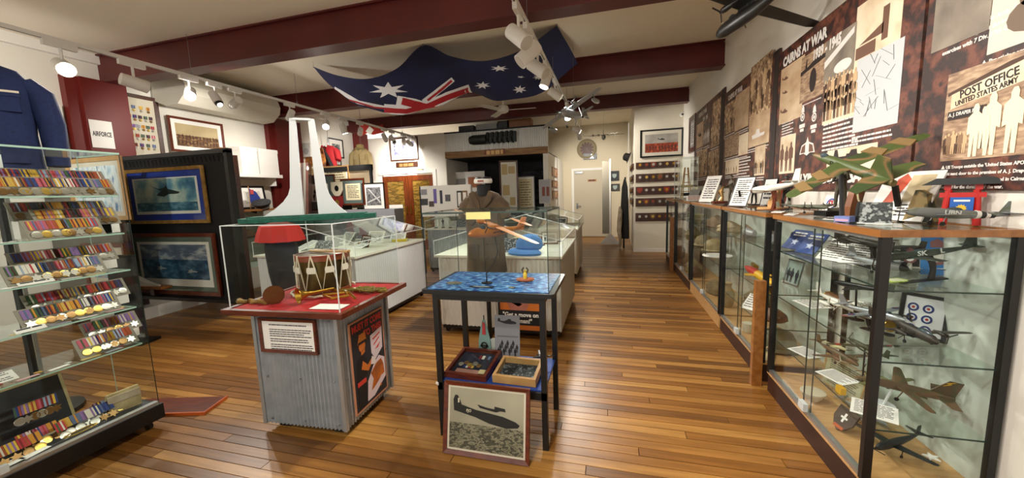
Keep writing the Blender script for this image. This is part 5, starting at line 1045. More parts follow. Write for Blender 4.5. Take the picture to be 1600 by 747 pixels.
lan = aircraft('model_night_bomber', 'dark brown twin boom bomber model with large propellers facing the cabinet end', (1.305, 1.99, S2 + .09), (0, 0, D(-92)), .32, .36, mat('model_dark_brown', '#2c251e', .5), r=.07, wing=(.36, .0, .15, .08, .02, 4), tail=(.5, .12, .05, .0), fins=((.9, .17, .15), (-.9, .17, .15)), eng=((.4, 'p'), (-.4, 'p')), canopy=(.08, .3, .9), gear=True, prop_m=mat('prop_dark', '#1b1a18', .4))
picture('framed_roundels', 'black framed chart of blue and red aircraft roundels in nearest cabinet', (1.41, 2.12, S2 + .01), (-D(14), D(8), D(-14)), .17, .21, .016, .012, BLACK, 0, PAPER, mat('chart_paper', '#dcdde2', .6),
        lambda t, x0, x1, z0, z1, y: [flat('roundel', [ringpoly(x0 + .03 + .052 * (i % 2), z1 - .05 - .05 * (i // 2), .012, .02)], C('#1e2f6e'), t, y) and flat('roundel_centre', [ell(x0 + .03 + .052 * (i % 2), z1 - .05 - .05 * (i // 2), .006, .006, 10)], C('#a8281e'), t, y) for i in range(6)], group='pictures')
# -- lower shelf
jz = aircraft('model_red_sun_fighter', 'olive wing model marked with a red disc on the lower shelf of nearest cabinet', (1.295, 2.28, S3 + .2), (0, 0, D(95)), .26, .34, OLIVE, r=.05, wing=(.36, .0, .17, .1, .01, 2), eng=((0, 'n'),), stand=('post', .198, BLACK), roundel=C('#b8251c'))
aircraft('model_strike_jet', 'brown green camouflage jet model with yellow lightning bolt on tail, nearest cabinet end', (1.27, 2.02, S3 + .12), (D(-14), D(-9), D(174)), .36, .3, BROWNC, r=.055, prof=[(0, .06, -.1), (.06, .4, 0), (.15, .75, .05), (.3, 1, .1), (.6, 1.05, .1), (.85, .95, .1), (1, .6, .1)], wing=(.46, .03, .18, .08, .18, 0), tail=(.46, .2, .0, .1), fins=((0, .24, .28),), eng=(), canopy=(.14, .14, .9), gear=True, stand=('post', .118, C('#cfd4d4', .2)))
flat('lightning_bolt', [[(-.15, .06), (-.175, .075), (-.165, .076), (-.185, .09), (-.155, .078), (-.167, .076)]], C('#d8a82a'), bpy.data.objects['model_strike_jet'], .0035, .002)
for k, (px_, y_, X_, lab) in enumerate(((0, 2.3, 1.15, 'white printed sheet lying at the front of the lower shelf, nearest cabinet'), (0, 1.93, 1.15, 'white typed sheet at the corner of the lower shelf, nearest cabinet'), (0, 2.62, 1.14, 'white and violet pamphlet lying at the far end of the lower shelf, nearest cabinet'))):
    card('document', lab, (X_, y_, S3), (-D(86), 0, D(-70 if k != 1 else -30)), .16, .11 if k != 1 else .14, n=9, cat='document')
t = thing('luggage_tags', 'bunch of yellow luggage tags on the lower shelf of nearest cabinet', 'tags', (1.13, 2.14, S3)); 
for k in range(4): B(-.012, .012, -.02 + k * .012, -.012 + k * .012, 0, .035).build('tag', C('#d8a81e'), t)
aircraft('model_tan_fighter', 'sandy brown propeller model low on the lower shelf of nearest cabinet', (1.3, 2.5, S3 + .06), (0, 0, D(-80)), .32, .32, BROWNC, r=.06, eng=((.3, 'p'), (-.3, 'p')), gear=True, prop_m=C('#c9c0a8'))
aircraft('model_olive_glider', 'olive model aircraft on the lower shelf beside the typed sheets', (1.36, 2.2, S3 + .05), (0, 0, D(110)), .28, .3, mat('olive_light', '#6a6a3c', .5), r=.06, eng=((0, 'n'),), gear=True)
picture('framed_list', 'pale framed honour list standing on the floor of nearest cabinet', (1.38, 2.62, S0), (-D(8), 0, D(-78)), .3, .2, .01, .01, TAN, 0, PAPER, mat('parchment', '#c9c0a0', .7), art_doc(C('#4a452f'), 12), group='pictures')
st_ = aircraft('model_dark_star_fighter', 'dark model aircraft with white star on the floor of nearest cabinet', (1.3, 2.03, S0 + .07), (0, 0, D(-150)), .3, .32, mat('model_navy', '#1d2226', .5), r=.065, eng=((0, 'n'),), gear=True)
MB().slab(star(-.02, .12, .03, 5), .006, .012).build('star_marking', PAPER, st_)
t = thing('shield_plaque', 'dark shield with white cross and orange base on the floor of nearest cabinet', 'shield', (1.16, 2.2, S0), (-D(30), 0, D(-80))); MB().prism(shield(.06), -.01, 0).xf(Matrix.Translation((0, 0, .066))).build('shield', C('#3a3028'), t); flat('cross', [rect(-.006, .05, .006, .1), rect(-.02, .07, .02, .08)], PAPER, t, -.01); flat('orange_base', [rect(-.03, .012, .03, .028)], C('#b0501e'), t, -.01)
pot('white ribbed bowl on the floor of nearest cabinet at its far end', (1.18, 2.5, S0), [(.03, 0), (.05, .02), (.06, .05)], C('#c9c0a8'), 'bowl')
# -- second cabinet
ry = thing('target_drone', 'red and yellow streamlined drone model on the middle shelf of second cabinet', 'model', (1.2, 3.5, .662), D(88)); MB().lathe([(.004, -.34), (.03, -.28), (.035, 0)], (0, 0, .036), 14, Matrix.Rotation(D(90), 3, 'Y')).build('yellow_half', C('#d8a81c', .4), ry, True); MB().lathe([(.035, 0), (.033, .2), (.01, .34)], (0, 0, .036), 14, Matrix.Rotation(D(90), 3, 'Y')).build('red_half', C('#b0241c', .4), ry, True)
for s in (-1, 1): MB().hexa([(-.06, 0, .03), (.06, 0, .03), (.03, s * .1, .03), (-.03, s * .1, .03)], [(-.06, 0, .036), (.06, 0, .036), (.03, s * .1, .034), (-.03, s * .1, .034)]).build('wing', C('#d8a81c', .4), ry)
helmet('olive steel helmet on the floor of second cabinet', (1.29, 3.3, S0), mat('helmet_olive', '#5c5a40', .6)); bundle('khaki webbing bundle on the low shelf of second cabinet', (1.25, 3.62, .401), (.11, .12, .14), KHAKI)
card('document', 'tilted white document on the low shelf of second cabinet', (1.13, 3.45, .401), (-D(50), 0, D(-50)), .15, .17, n=6, cat='document'); bundle('brown leather pouch on low shelf of second cabinet', (1.22, 3.2, .401), (.08, .1, .1), mat('brown_leather', '#5a3a20', .6))
t = thing('aircraft_wheel', 'small black rubber wheel on the top shelf of second cabinet', 'wheel', (1.3, 3.12, .982), (D(90), 0, D(80))); MB().lathe([(.03, -.02), (.055, -.022), (.062, 0), (.055, .022), (.03, .02)], (0, 0, .0), 18).xf(Matrix.Translation((0, .063, 0))).build('tyre', C('#171615', .8), t, True); MB().lathe([(.004, -.024), (.03, -.024), (.03, .024), (.004, .024)], (0, .063, 0), 14).build('hub', SILV, t)
for k, (x_, y_, w_) in enumerate(((1.25, 3.4, .3), (1.2, 3.75, .25))): t = thing('engine_part', ('near' if k == 0 else 'far') + ' silver machined aircraft part on the top shelf of second cabinet', 'machine part', (x_, y_, .982), D(70 + 20 * k)); MB().lathe([(.02, -w_ / 2), (.035, -w_ / 3), (.03, 0), (.045, w_ / 4), (.02, w_ / 2)], (0, 0, .047), 12, Matrix.Rotation(D(90), 3, 'Y')).build('barrel', GREYP, t, True); B(-.06, .06, -.04, .04, 0, .02).build('mount', STEEL, t); MB().tube([(-.08, 0, .08), (0, .03, .12), (.08, 0, .08)], .006, 6).build('pipe', BRONZE, t)
picture('framed_photo', 'small glass framed photograph on the middle shelf of second cabinet', (1.36, 3.3, .662), (-D(12), 0, D(-75)), .16, .2, .01, .008, STEEL, 0, PAPER, mat('photo_green_grey', '#8a9a92', .4), art_people(INK, 1, 3, .6), group='pictures')
shellcase('brass shell case lying on the middle shelf of second cabinet', (1.3, 3.85, .69), .22, .022, BRASS, (0, D(90), D(80)))
pot('cream enamel mug on the floor of second cabinet', (1.18, 3.62, S0), [(.035, 0), (.042, .01), (.042, .08)], C('#cfc8b0'), 'mug'); t = thing('sandal', 'pale woven sandal on the floor of second cabinet', 'sandal', (1.16, 3.12, S0), D(70)); MB().slab(ell(0, 0, .12, .045, 16), 0, .012).build('sole', CREAMC, t); MB().tube([(.05, -.045, .01), (.05, 0, .05), (.05, .045, .01)], .01, 6).build('strap', CREAMC, t)
# -- third to fifth cabinets
pot('wide white plate on the low shelf of third cabinet', (1.2, 4.75, .621), [(.06, 0), (.1, .012), (.15, .024)], WHITE, 'plate'); bundle('cream canvas bag on the upper shelf of third cabinet', (1.25, 4.5, .951), (.12, .14, .12), CREAMC); bundle('brown cloth kit on the upper shelf of third cabinet', (1.25, 5.0, .951), (.12, .15, .15), mat('brown_cloth', '#6b5138', .9))
helmet('pale sun helmet on the low shelf of third cabinet', (1.29, 5.25, .621), CREAMC); aircraft('model_grey_transport', 'grey transport model on the upper shelf of third cabinet', (1.24, 5.3, 1.03), (0, 0, D(70)), .3, .36, GREYP, r=.06, eng=((.3, 'p'), (-.3, 'p')), stand=('post', .078, BLACK)); pot('tall cream jar on the floor of third cabinet', (1.22, 4.4, S0), [(.05, 0), (.07, .05), (.075, .15), (.04, .22), (.045, .26)], CREAMC); bundle('rolled khaki groundsheet on the floor of third cabinet', (1.24, 4.95, S0), (.1, .2, .16), KHAKI)
pot('pale green glazed bowl on the upper shelf of fourth cabinet', (1.22, 5.95, .951), [(.05, 0), (.1, .05), (.13, .1)], C('#b6b48c'), 'bowl'); pot('round cream gourd on the low shelf of fourth cabinet', (1.22, 6.2, .601), [(.03, 0), (.1, .06), (.12, .13), (.07, .2), (.03, .24)], CREAMC); helmet('cream pith helmet on the low shelf of fourth cabinet', (1.29, 5.85, .601), CREAMC, .12)
bundle('yellowed canvas bundle on the floor of fourth cabinet', (1.24, 6.2, S0), (.12, .2, .2), CREAMC); card('document', 'white card on the upper shelf of fourth cabinet', (1.16, 6.5, .951), (-D(30), 0, D(-60)), .16, .2, n=6, cat='document'); bundle('dark brown gaiters on the floor of fourth cabinet', (1.2, 5.85, S0), (.1, .1, .15), mat('brown_leather'))
pot('white enamel basin on the upper shelf of farthest cabinet', (1.22, 7.3, .901), [(.06, 0), (.12, .06), (.14, .08)], WHITE, 'basin'); bundle('pale folded parachute cloth on the low shelf of farthest cabinet', (1.24, 7.4, .551), (.12, .2, .16), mat('pale_cloth', '#c9c4b0', .9)); pot('brown stoneware jar on the floor of farthest cabinet', (1.22, 7.3, S0), [(.06, 0), (.09, .06), (.09, .18), (.05, .24)], C('#6a4a2c', .4))
aircraft('model_twin_boom_fighter', 'small dark twin boom model at the back of the middle shelf, nearest cabinet', (1.36, 2.68, S2 + .03), (0, 0, D(-100)), .2, .22, OLIVE, r=.05, fins=((.9, .14, .12), (-.9, .14, .12)), eng=((.4, 'p'), (-.4, 'p')), gear=True)
aircraft('model_cream_trainer', 'small cream trainer model at the far back of the lower shelf, nearest cabinet', (1.38, 2.72, S3 + .03), (0, 0, D(-60)), .18, .22, mat('model_cream_paint', '#cfc49a', .5), r=.06, eng=((0, 'n'),), gear=True)
aircraft('model_grey_patrol_plane', 'small grey four engined model on the floor of nearest cabinet beside the bowl', (1.36, 2.34, S0 + .035), (0, 0, D(-70)), .26, .26, GREYP, r=.05, eng=((.3, 'p'), (-.3, 'p'), (.6, 'p'), (-.6, 'p')), gear=True)
# ================================================================ MEDAL CASE CONTENTS
RIBS = ['#7a1f28', '#2b3c78', '#c98a2e', '#d8d2c4', '#3d5a3a', '#b0343a', '#20283c', '#c9a24a', '#8a6aa0', '#5a6a8a', '#a34a2a', '#d8b23a', '#4a2a2a', '#8fa0b8', '#b85a6a']
RIBM = [C(c, .8) for c in RIBS]
rib_me = {}
def ribbon_mesh(k, w=.03, h=.045):
    if (k, w) not in rib_me: rib_me[(k, w)] = B(-w / 2 + .0008, w / 2 - .0008, -.002, 0, 0, h).mesh('ribbon', RIBM[k])
    return rib_me[(k, w)]
st_me = [B(-.0028, .0028, -.0028, -.0018, 0, .045).mesh('stripe', RIBM[k]) for k in range(len(RIBS))]
disc_me = [MB().lathe([(.0175, 0), (.018, .0015), (.017, .003), (.012, .0022), (.001, .003)], (0, -.001, -.022), 14, Matrix.Rotation(D(90), 3, 'X')).mesh('medal', m, True) for m in (SILV, BRONZE, GOLDM)]
star_me = [MB().prism([(x, z - .022) for x, z in star(0, 0, .02, 6, .55)], -.004, -.001).mesh('medal', m) for m in (BRONZE, SILV)]
rm = random.Random(21)
def medal_set(label, loc, n, tilt=35, rz=D(90), board=True, w=.03, group='medal groups in the glass case', board_m=None):
    t = thing('medal_group', label, 'medals', loc, (-D(tilt - 10), 0, rz), group); t.scale = (1.22, 1.22, 1.22)
    if board: B(-n * w / 2 - .012, n * w / 2 + .012, .0005, .004, 0, .1).build('backing_board', board_m or mat('board_grey', '#8d877a', .7), t)
    for k in range(n):
        x = (k - (n - 1) / 2) * w; c = rm.randrange(len(RIBS)); r_ = link('ribbon', ribbon_mesh(c, w), t, (x, 0, .048))
        for dx in ((0,) if rm.random() < .4 else (-.007, .007)): link('stripe', st_me[rm.randrange(len(RIBS))], r_, (dx, 0, 0))
        link('medal', (disc_me + star_me)[rm.choice((0, 0, 1, 2, 3, 4))], t, (x, 0, .046))
    return t
def lx(px, py, X): return onX(px, py, X)
XS = -3.0
SHN = ['top', 'second', 'third', 'fourth', 'fifth']
# (shelf index, list of (pixel x, n medals)), front row
rows_ = [(0, [(18, 3), (62, 4), (112, 5)], -2.98), (0, [(150, 4)], -3.0), (1, [(66, 4), (118, 4)], -2.95), (1, [(88, 5), (135, 4), (155, 3)], -3.08), (1, [(45, 4), (85, 4), (128, 5)], -3.2),
         (2, [(20, 4), (70, 4), (104, 5)], -3.0), (3, [(30, 4), (80, 4), (125, 4)], -3.0), (3, [(50, 5), (105, 5), (145, 4)], -3.12), (2, [(40, 5), (95, 4), (135, 4)], -3.14), (0, [(40, 4), (95, 4), (140, 4)], -3.14), (4, [(112, 4), (142, 4)], -3.0), (4, [(125, 4), (160, 3)], -3.14)]
cnt = {}
for si, lst, X_ in rows_:
    for px_, n in lst:
        q = lx(px_, 300, X_); cnt.setdefault(si, []).append((q.y, X_, n))
for si, lst in cnt.items():
    lst.sort()
    for k, (y_, X_, n) in enumerate(lst):
        depth = 'front' if X_ > -3.03 else ('back' if X_ < -3.15 else 'middle')
        rz_ = 0 if X_ > -3.04 else (.055 if X_ > -3.15 else .1)
        ms_ = medal_set('row of %s ribboned medals, %s set from the left on the %s medal case shelf' % (NUM[n], ORD[k], SHN[si]), (X_ + .03, y_, LSH[si] + .001 + rz_), n, 40, D(90), True, .03 if si < 4 else .034)
        if rz_: o_ = MB().bb(-n * .015, n * .015, .0, .05, -rz_ / 1.22, -.001).xf(Euler((-D(30), 0, 0)).to_matrix().to_4x4().inverted()).build('riser', WHITEM, ms_)
# flat badges and slips lying on the shelves
bad = [MB().lathe([(.016, 0), (.016, .003), (.006, .005)], (0, 0, 0), 12).mesh('badge', m, True) for m in (BRASS, SILV, GOLDM, C('#8a2a2a', .4))]
slip = [B(-.04, .04, -.012, .012, 0, .002).mesh('slip', m) for m in (PAPER, C('#d8c88a'), C('#c9a0a0'), C('#a9b0c0'), PAPER)]
kb = 0
for si in range(5):
    y_ = .62
    k_ = 0
    while y_ < 1.52:
        z_ = LSH[si] + .0008
        o = link('label_slip', slip[(k_ * 2 + si) % 5], None, (-2.945, y_, z_), (0, 0, D(90 + rm.uniform(-8, 8)))); tag(o, 'printed slip lying at the front of the %s medal case shelf, %s from the left' % (SHN[si], ORD[min(k_, 15)]), 'label slip', 'slips on the medal shelves')
        if k_ % 2 == 0 or si > 1:
            o = link('badge', bad[(k_ + si) % 4], None, (-2.98, y_ + .05, z_), (0, 0, 0)); tag(o, 'small round badge lying on the %s medal case shelf, %s from the left' % (SHN[si], ORD[min(k_, 15)]), 'badge', 'badges on the medal shelves')
        y_ += rm.uniform(.1, .14); k_ += 1
card('document', 'white card with blue print standing at left on the second medal shelf', (-2.98, .86, LSH[1] + .001), (-D(25), 0, D(80)), .14, .2, PAPER, 0, 'document', art=art_band('#9aa4c8', .45, .8))
card('typed_card', 'large typed card lying on the fifth medal shelf', (-2.99, 1.0, LSH[4] + .001), (-D(55), 0, D(90)), .2, .07, PAPER, 5, 'card'); card('typed_card', 'long white label under the third shelf medals', (-2.93, 1.2, LSH[2] + .001), (-D(50), 0, D(90)), .13, .025, PAPER, 1, 'card'); card('typed_card', 'long white label under the fourth shelf medals', (-2.93, 1.15, LSH[3] + .001), (-D(50), 0, D(90)), .11, .03, PAPER, 1, 'card')
t = thing('medallion_pair', 'small silver and bronze round medallion pair on the fifth medal shelf', 'medallion', (-3.05, .8, LSH[4] + .001), D(90)); MB().cyl((-.03, 0, .035), (-.03, -.006, .035), .034, n=20).build('medallion', BRONZE, t); MB().cyl((.045, 0, .03), (.045, -.006, .03), .03, n=20).build('medallion', SILV, t); B(-.08, .08, -.01, .02, 0, .004).build('foot', BLACK, t)
t = thing('blue_banner', 'blue star speckled banner card at the back of the fifth medal shelf', 'banner', (-3.22, .85, LSH[4] + .001), D(90)); B(-.16, .16, -.003, 0, 0, .17).build('card', C('#1d3a8a'), t); flat('stars', [star(-.1 + .06 * k, .06 + .03 * (k % 3), .008, 5) for k in range(5)], C('#c9b04a'), t, -.003)
# bottom of the case
z_ = .176
picture('framed_medals', 'black framed mount with court mounted medals on the floor of the medal case', (-3.13, 1.15, .162), (-D(16), 0, D(88)), .36, .33, .012, .012, mat('thin_gold', '#a89a70', .4), .045, C('#1a1c22'), C('#14161c'), None, 'medal frame')
medal_set('court mounted medal bar fixed inside the black medal frame', (-3.075, 1.17, .29), 6, 16, D(88), False, .022, group='medals on the case floor')
for k, (px_, n, X_) in enumerate(((20, 4, -2.97), (40, 2, -3.02), (63, 3, -3.02), (93, 1, -2.97), (128, 4, -2.99), (160, 3, -2.98), (180, 4, -3.02))):
    q = lx(px_, 640, X_); medal_set('medals with long ribbons, %s set from the left on the medal case floor' % ORD[k], (X_ + .02, q.y, .162), n, 42, D(90), False, .034, group='medals on the case floor')
t = thing('canvas_pouch', 'worn cream canvas wallet standing at the right end of the medal case floor', 'wallet', (-3.02, 1.5, .162), D(80)); MB().rings([[(-.075, -.02, 0), (.075, -.02, 0), (.075, .02, 0), (-.075, .02, 0)], [(-.08, -.024, .06), (.078, -.024, .06), (.078, .024, .06), (-.08, .024, .06)], [(-.074, -.008, .125), (.076, -.01, .13), (.076, .008, .13), (-.074, .008, .125)]]).build('body', CREAMC, t); B(-.076, .076, -.028, -.02, .07, .115).build('flap', mat('pale_canvas'), t)
t = thing('gold_braid', 'coil of gold braid lying on the medal case floor', 'braid', (-2.945, 1.26, .178), D(90)); MB().tube([(.07 * math.cos(a * .5), .02 * math.sin(a * .5), .004 + .001 * (a % 3)) for a in range(26)], .004, 6).build('coil', GOLDM, t)
for k, (y_, w_) in enumerate(((.72, .1), (.86, .16), (.98, .12), (1.08, .1))): o = B(-w_ / 2, w_ / 2, -.03, .03, 0, .002).build('paper_note', PAPER if k != 1 else C('#46516e')); o.location = (-2.945, y_, .178); o.rotation_euler = (0, 0, D(90 + 4 * k)); tag(o, '%s paper note from the left along the front of the medal case floor' % ORD[k], 'note', 'notes on the medal case floor')
# ================================================================ DRUM DISPLAY
dr = thing('drum', 'old brass side drum with white rope bracing and leather tugs', 'drum', (-1.93, 2.1, .816))
DB = mat('drum_brass', '#6d5526', .35, .7, col2='#3f3218', scale=6); HOOP = mat('drum_hoop', '#7a3a1c', .4); ROPE = mat('white_rope', '#d8cdb4', .8)
r_ = .155; hz = .27
MB().lathe([(r_, .01), (r_, hz)], (0, 0, 0), 36).build('shell', DB, dr, True)
for z0 in (.0, .235): MB().lathe([(r_ + .002, z0), (r_ + .014, z0), (r_ + .014, z0 + .038), (r_ + .002, z0 + .038)], (0, 0, 0), 36, None, False).build('hoop', HOOP, dr, True)
MB().lathe([(r_ + .001, hz - .004), (.001, hz - .003)], (0, 0, 0), 36).build('drum_head', mat('calfskin', '#8a7350', .7), dr)
MB().lathe([(r_ + .0145, .266), (r_ + .017, .27), (r_ + .0145, .274)], (0, 0, 0), 36, None, False).build('red_band', C('#8e2a1c'), dr, True)
for k in range(10):
    a0 = k * 2 * math.pi / 10; a1 = a0 + math.pi / 10; a2 = a0 + 2 * math.pi / 10; R_ = r_ + .016
    P = lambda a, z, rr=R_: (rr * math.cos(a), rr * math.sin(a), z)
    MB().tube([P(a0, .275), P(a0 + .06, .235), P(a1, .03), P(a2 - .06, .235), P(a2, .275)], .0045, 6).build('rope', ROPE, dr)
    if k % 2 == 0 or True:
        mm_ = Matrix.Rotation(a1 + math.pi / 10 - math.pi / 2 - .1, 4, 'Z')
        MB().prism([(-.026, .16), (.026, .16), (.03, .178), (.026, .2), (-.026, .2), (-.03, .178)], 0, .005).xf(Matrix.Rotation(a0 - math.pi / 2, 4, 'Z') @ Matrix.Translation((0, R_ + .003, 0))).build('leather_tug', mat('tug_leather', '#dcd4c4', .6), dr)
rp = MB().tube([((r_ + .05 + .01 * math.sin(a * 1.9)) * math.cos(a * .2), (r_ + .05) * math.sin(a * .2), .012 + .006 * (a % 2)) for a in range(-26, 2)], .008, 7); rp.build('loose_rope', ROPE, dr)
stk = thing('drumstick', 'timber drumsticks lying across the top of the drum', 'drumsticks', (-1.93, 2.1, .816 + hz + .013))
for k, (a0, dy) in enumerate(((D(-12), 0), (D(-18), .035))):
    MB().tube([(-.12, dy, 0), (.1, dy - .02, .004), (.25, dy - .03, .01), (.265, dy - .03, .011)], [.008, .008, .006, .009], 8).xf(Matrix.Rotation(a0 * .3 - .1, 4, 'Z')).build('stick', TAN, stk, True)
bg = thing('bugle', 'brass and copper bugle lying on red cloth with its bell facing the camera', 'bugle', (-1.8, 1.82, .816)); COP = mat('copper', '#7a4a2c', .3, .85)
M_ = Matrix.Translation((-.06, .0, .052)) @ Matrix.Rotation(D(-115), 4, 'Z') @ Matrix.Rotation(D(90), 4, 'Y')
MB().lathe([(.008, -.2), (.01, -.08), (.018, -.03), (.032, .0), (.05, .018), (.05, .02), (.03, .002), (.012, -.04)], (0, 0, 0), 22).xf(M_).build('bell', BRASS, bg, True)
MB().tube([(-.02, .19, .045), (.1, .18, .035), (.2, .1, .03), (.14, .03, .03), (.02, .09, .03), (.16, .16, .035), (.28, .06, .03)], .009, 8).build('tubing', BRASS, bg, True)
mg = thing('horn', 'dark copper hunting horn lying at the left front of the drum tray', 'horn', (-2.1, 1.82, .816)); M_ = Matrix.Translation((.06, -.03, .056)) @ Matrix.Rotation(D(-40), 4, 'Z') @ Matrix.Rotation(D(85), 4, 'Y')
MB().lathe([(.012, -.2), (.016, -.14), (.03, -.08), (.048, -.01), (.056, .005), (.056, .008), (.045, -.006), (.02, -.09)], (0, 0, 0), 22).xf(M_).build('bell', mat('dark_copper', '#4a2c20', .35, .7), mg, True); MB().lathe([(.0565, .004), (.059, .006), (.0565, .009)], (0, 0, 0), 22).xf(M_).build('rim', COP, mg, True)
tk = thing('tassel_cord', 'knotted tan tassel cord at the left end of the drum tray', 'tassel', (-2.17, 1.77, .816)); MB().tube([(-.05 + .018 * k, .012 * math.sin(k * 2.1), .014 + .005 * math.cos(k * 1.3)) for k in range(9)], [.014, .011, .015, .01, .016, .011, .014, .01, .012], 7).build('cord', mat('tan_cord', '#a07a3c', .8, col2='#6e5020', scale=40), tk, True); MB().tube([(-.06, 0, .01), (-.11, -.02, .01), (-.14, .01, .008)], [.012, .016, .02], 7).build('tassel', mat('tan_cord'), tk, True)
gc = thing('braided_rope', 'green gold braided cord heaped at the right rear of the drum tray', 'cord', (-1.63, 2.12, .816)); MB().tube([(.13 * math.sin(k * .9) * (1 - k / 60) + .03 * math.sin(k * 3), .06 * math.cos(k * 1.3), .01 + .012 * ((k * 7) % 5) / 3) for k in range(40)], .007, 6).build('cord', mat('gold_cord', '#8a7420', .7, col2='#5e5216', scale=60), gc, True); MB().tube([(.1, 0, .01), (.16, .02, .01)], [.009, .016], 7).build('tassel', mat('gold_cord'), gc)
t = thing('caption_card', 'white caption sheet lying at the front right corner of the drum tray', 'card', (-1.62, 1.78, .8165), D(5)); B(-.1, .1, -.05, .05, 0, .0015).build('sheet', PAPER, t); flat('photo_print', [rect(-.06, -.03, .09, .02)], C('#6b7088'), t, 0, .0001).rotation_euler = (-D(90), 0, 0)
t.children[1].location = (0, 0, .0017)
# monument model on the cover
mo = thing('memorial_model', 'white twin pylon memorial model on a green board on top of the acrylic cover', 'model', (-1.94, 2.05, .816 + .5055), D(36)); GR = mat('green_felt', '#0e5a48', .8, col2='#0a4638', scale=40)
MB().slab([(-.40, -.06), (-.33, -.12), (.33, -.13), (.4, -.1), (.41, .03), (.33, .11), (-.31, .11), (-.39, .06)], .0, .028).build('felt_board', GR, mo)
MB().slab([(-.35, -.08), (.33, -.1), (.35, .04), (-.33, .07)], .028, .036).build('felt_top', GR, mo)
WM = mat('monument_white', '#c9ced0', .45)
for s in (-1, 1):
    rs = []
    for k in range(15):
        u = k / 14; z = .036 + .62 * u; xin = .035 + .01 * (1 - u) + .0 * u; wd_ = .036 + .04 * (1 - u) + ((.15 if s < 0 else .1) * max(0, 1 - u * 3.4) ** 2.0); d_ = .014 + .008 * (1 - u)
        rs.append([(s * xin, -d_, z), (s * (xin + wd_), -d_ * .8, z), (s * (xin + wd_), d_ * .8, z), (s * xin, d_, z)])
    MB().rings(rs if s > 0 else [r[::-1] for r in rs]).build('pylon', WM, mo, True)
B(-.05, .05, -.02, .02, .645, .658).build('top_bar', WM, mo)
t = thing('book', 'flat dark book lying under the green board on the acrylic cover', 'book', (-1.95, 2.0, .816 + .5052)); 
bpy.data.objects.remove(t)
# sign and poster on the pedestal
picture('framed_notice', 'timber framed typed notice on the front of the drum pedestal', (-1.885, 1.728, .535), D(3), .4, .215, .018, .02, REDW, 0, PAPER, PAPER,
        lambda t, x0, x1, z0, z1, y: flat('text_lines', lines_polys(x0 + .05, x1 - .05, z1 - .02, 1, .014, .5, .0) + lines_polys(x0 + .05, x1 - .012, z1 - .05, 4, .0135, .42, .3) + lines_polys(x0 + .05, x1 - .02, z1 - .11, 2, .0135, .42, .6) + lines_polys(x0 + .05, x1 - .012, z1 - .145, 3, .0135, .42, .2), C('#3a3a40'), t, y), 'notice', glazed=False)
po = thing('propaganda_poster', 'vintage war poster reading MUST IT COME TO THIS on the pedestal side', 'poster', (-1.565, 2.02, .09), D(93)); W_, H_ = .37, .6
B(-W_ / 2, W_ / 2, -.008, 0, 0, H_).build('board', mat('poster_peach', '#c98a68', .6), po); B(-W_ / 2 + .012, W_ / 2 - .012, -.0092, -.008, .012, H_ - .012).build('background', C('#22232a'), po)
RD = C('#c8392c'); text('MUST IT COME', .062, RD, po, .0, -.0097, H_ - .052, sx=.78, bold=.04); text('TO THIS!', .06, RD, po, .055, -.0097, H_ - .115, sx=.85, bold=.04)
SK = C('#c9702c')
flat('paper_sheet', [[(.02, .33), (.02, .45), (.16, .47), (.15, .32), (.06, .27)]], C('#d8c8cc'), po, -.0092); flat('sheet_scribble', [[(.04, .42), (.13, .44), (.13, .43), (.05, .41)], [(.05, .38), (.12, .41), (.12, .4), (.05, .37)], [(.06, .34), (.13, .37), (.1, .34)]], RD, po, -.0102)
flat('white_shape', [[(-.06, .03), (-.04, .16), (.04, .25), (.1, .28), (.165, .24), (.165, .1), (.02, .03)]], C('#dcc8cc'), po, -.0094); flat('orange_land', [[(-.01, .08), (.02, .15), (-.005, .2), (.06, .24), (.12, .25), (.145, .2), (.15, .13), (.11, .13), (.08, .11), (.03, .09)]], mat('poster_orange', '#c96a1e', .6, col2='#8e4a20', scale=12), po, -.0104); flat('orange_island', [[(.08, .06), (.1, .08), (.11, .06)]], SK, po, -.0104)
flat('coat', [[(-.15, .02), (-.06, .02), (-.06, .2), (-.03, .25), (-.05, .34), (-.09, .37), (-.13, .34), (-.155, .22)]], C('#0f1016'), po, -.0098); flat('face', [ell(-.075, .42, .034, .04, 16), [(-.09, .36), (-.05, .37), (-.05, .4), (-.09, .39)]], SK, po, -.0104); flat('cap', [[(-.12, .44), (-.1, .5), (-.04, .5), (-.025, .445)], ]  , C('#c9782c'), po, -.011); flat('cap_peak', [[(-.115, .435), (-.028, .435), (-.03, .452), (-.115, .452)]], C('#16161c'), po, -.0114); flat('belt', [rect(-.15, .17, -.06, .2)], RD, po, -.0106); flat('sleeve', [[(-.1, .27), (-.03, .23), (.03, .28), (.02, .3), (-.03, .27), (-.08, .32)]], SK, po, -.0108); flat('gloves', [[(.0, .26), (.05, .24), (.06, .28), (.02, .31)]], C('#e0d4d0'), po, -.0112)
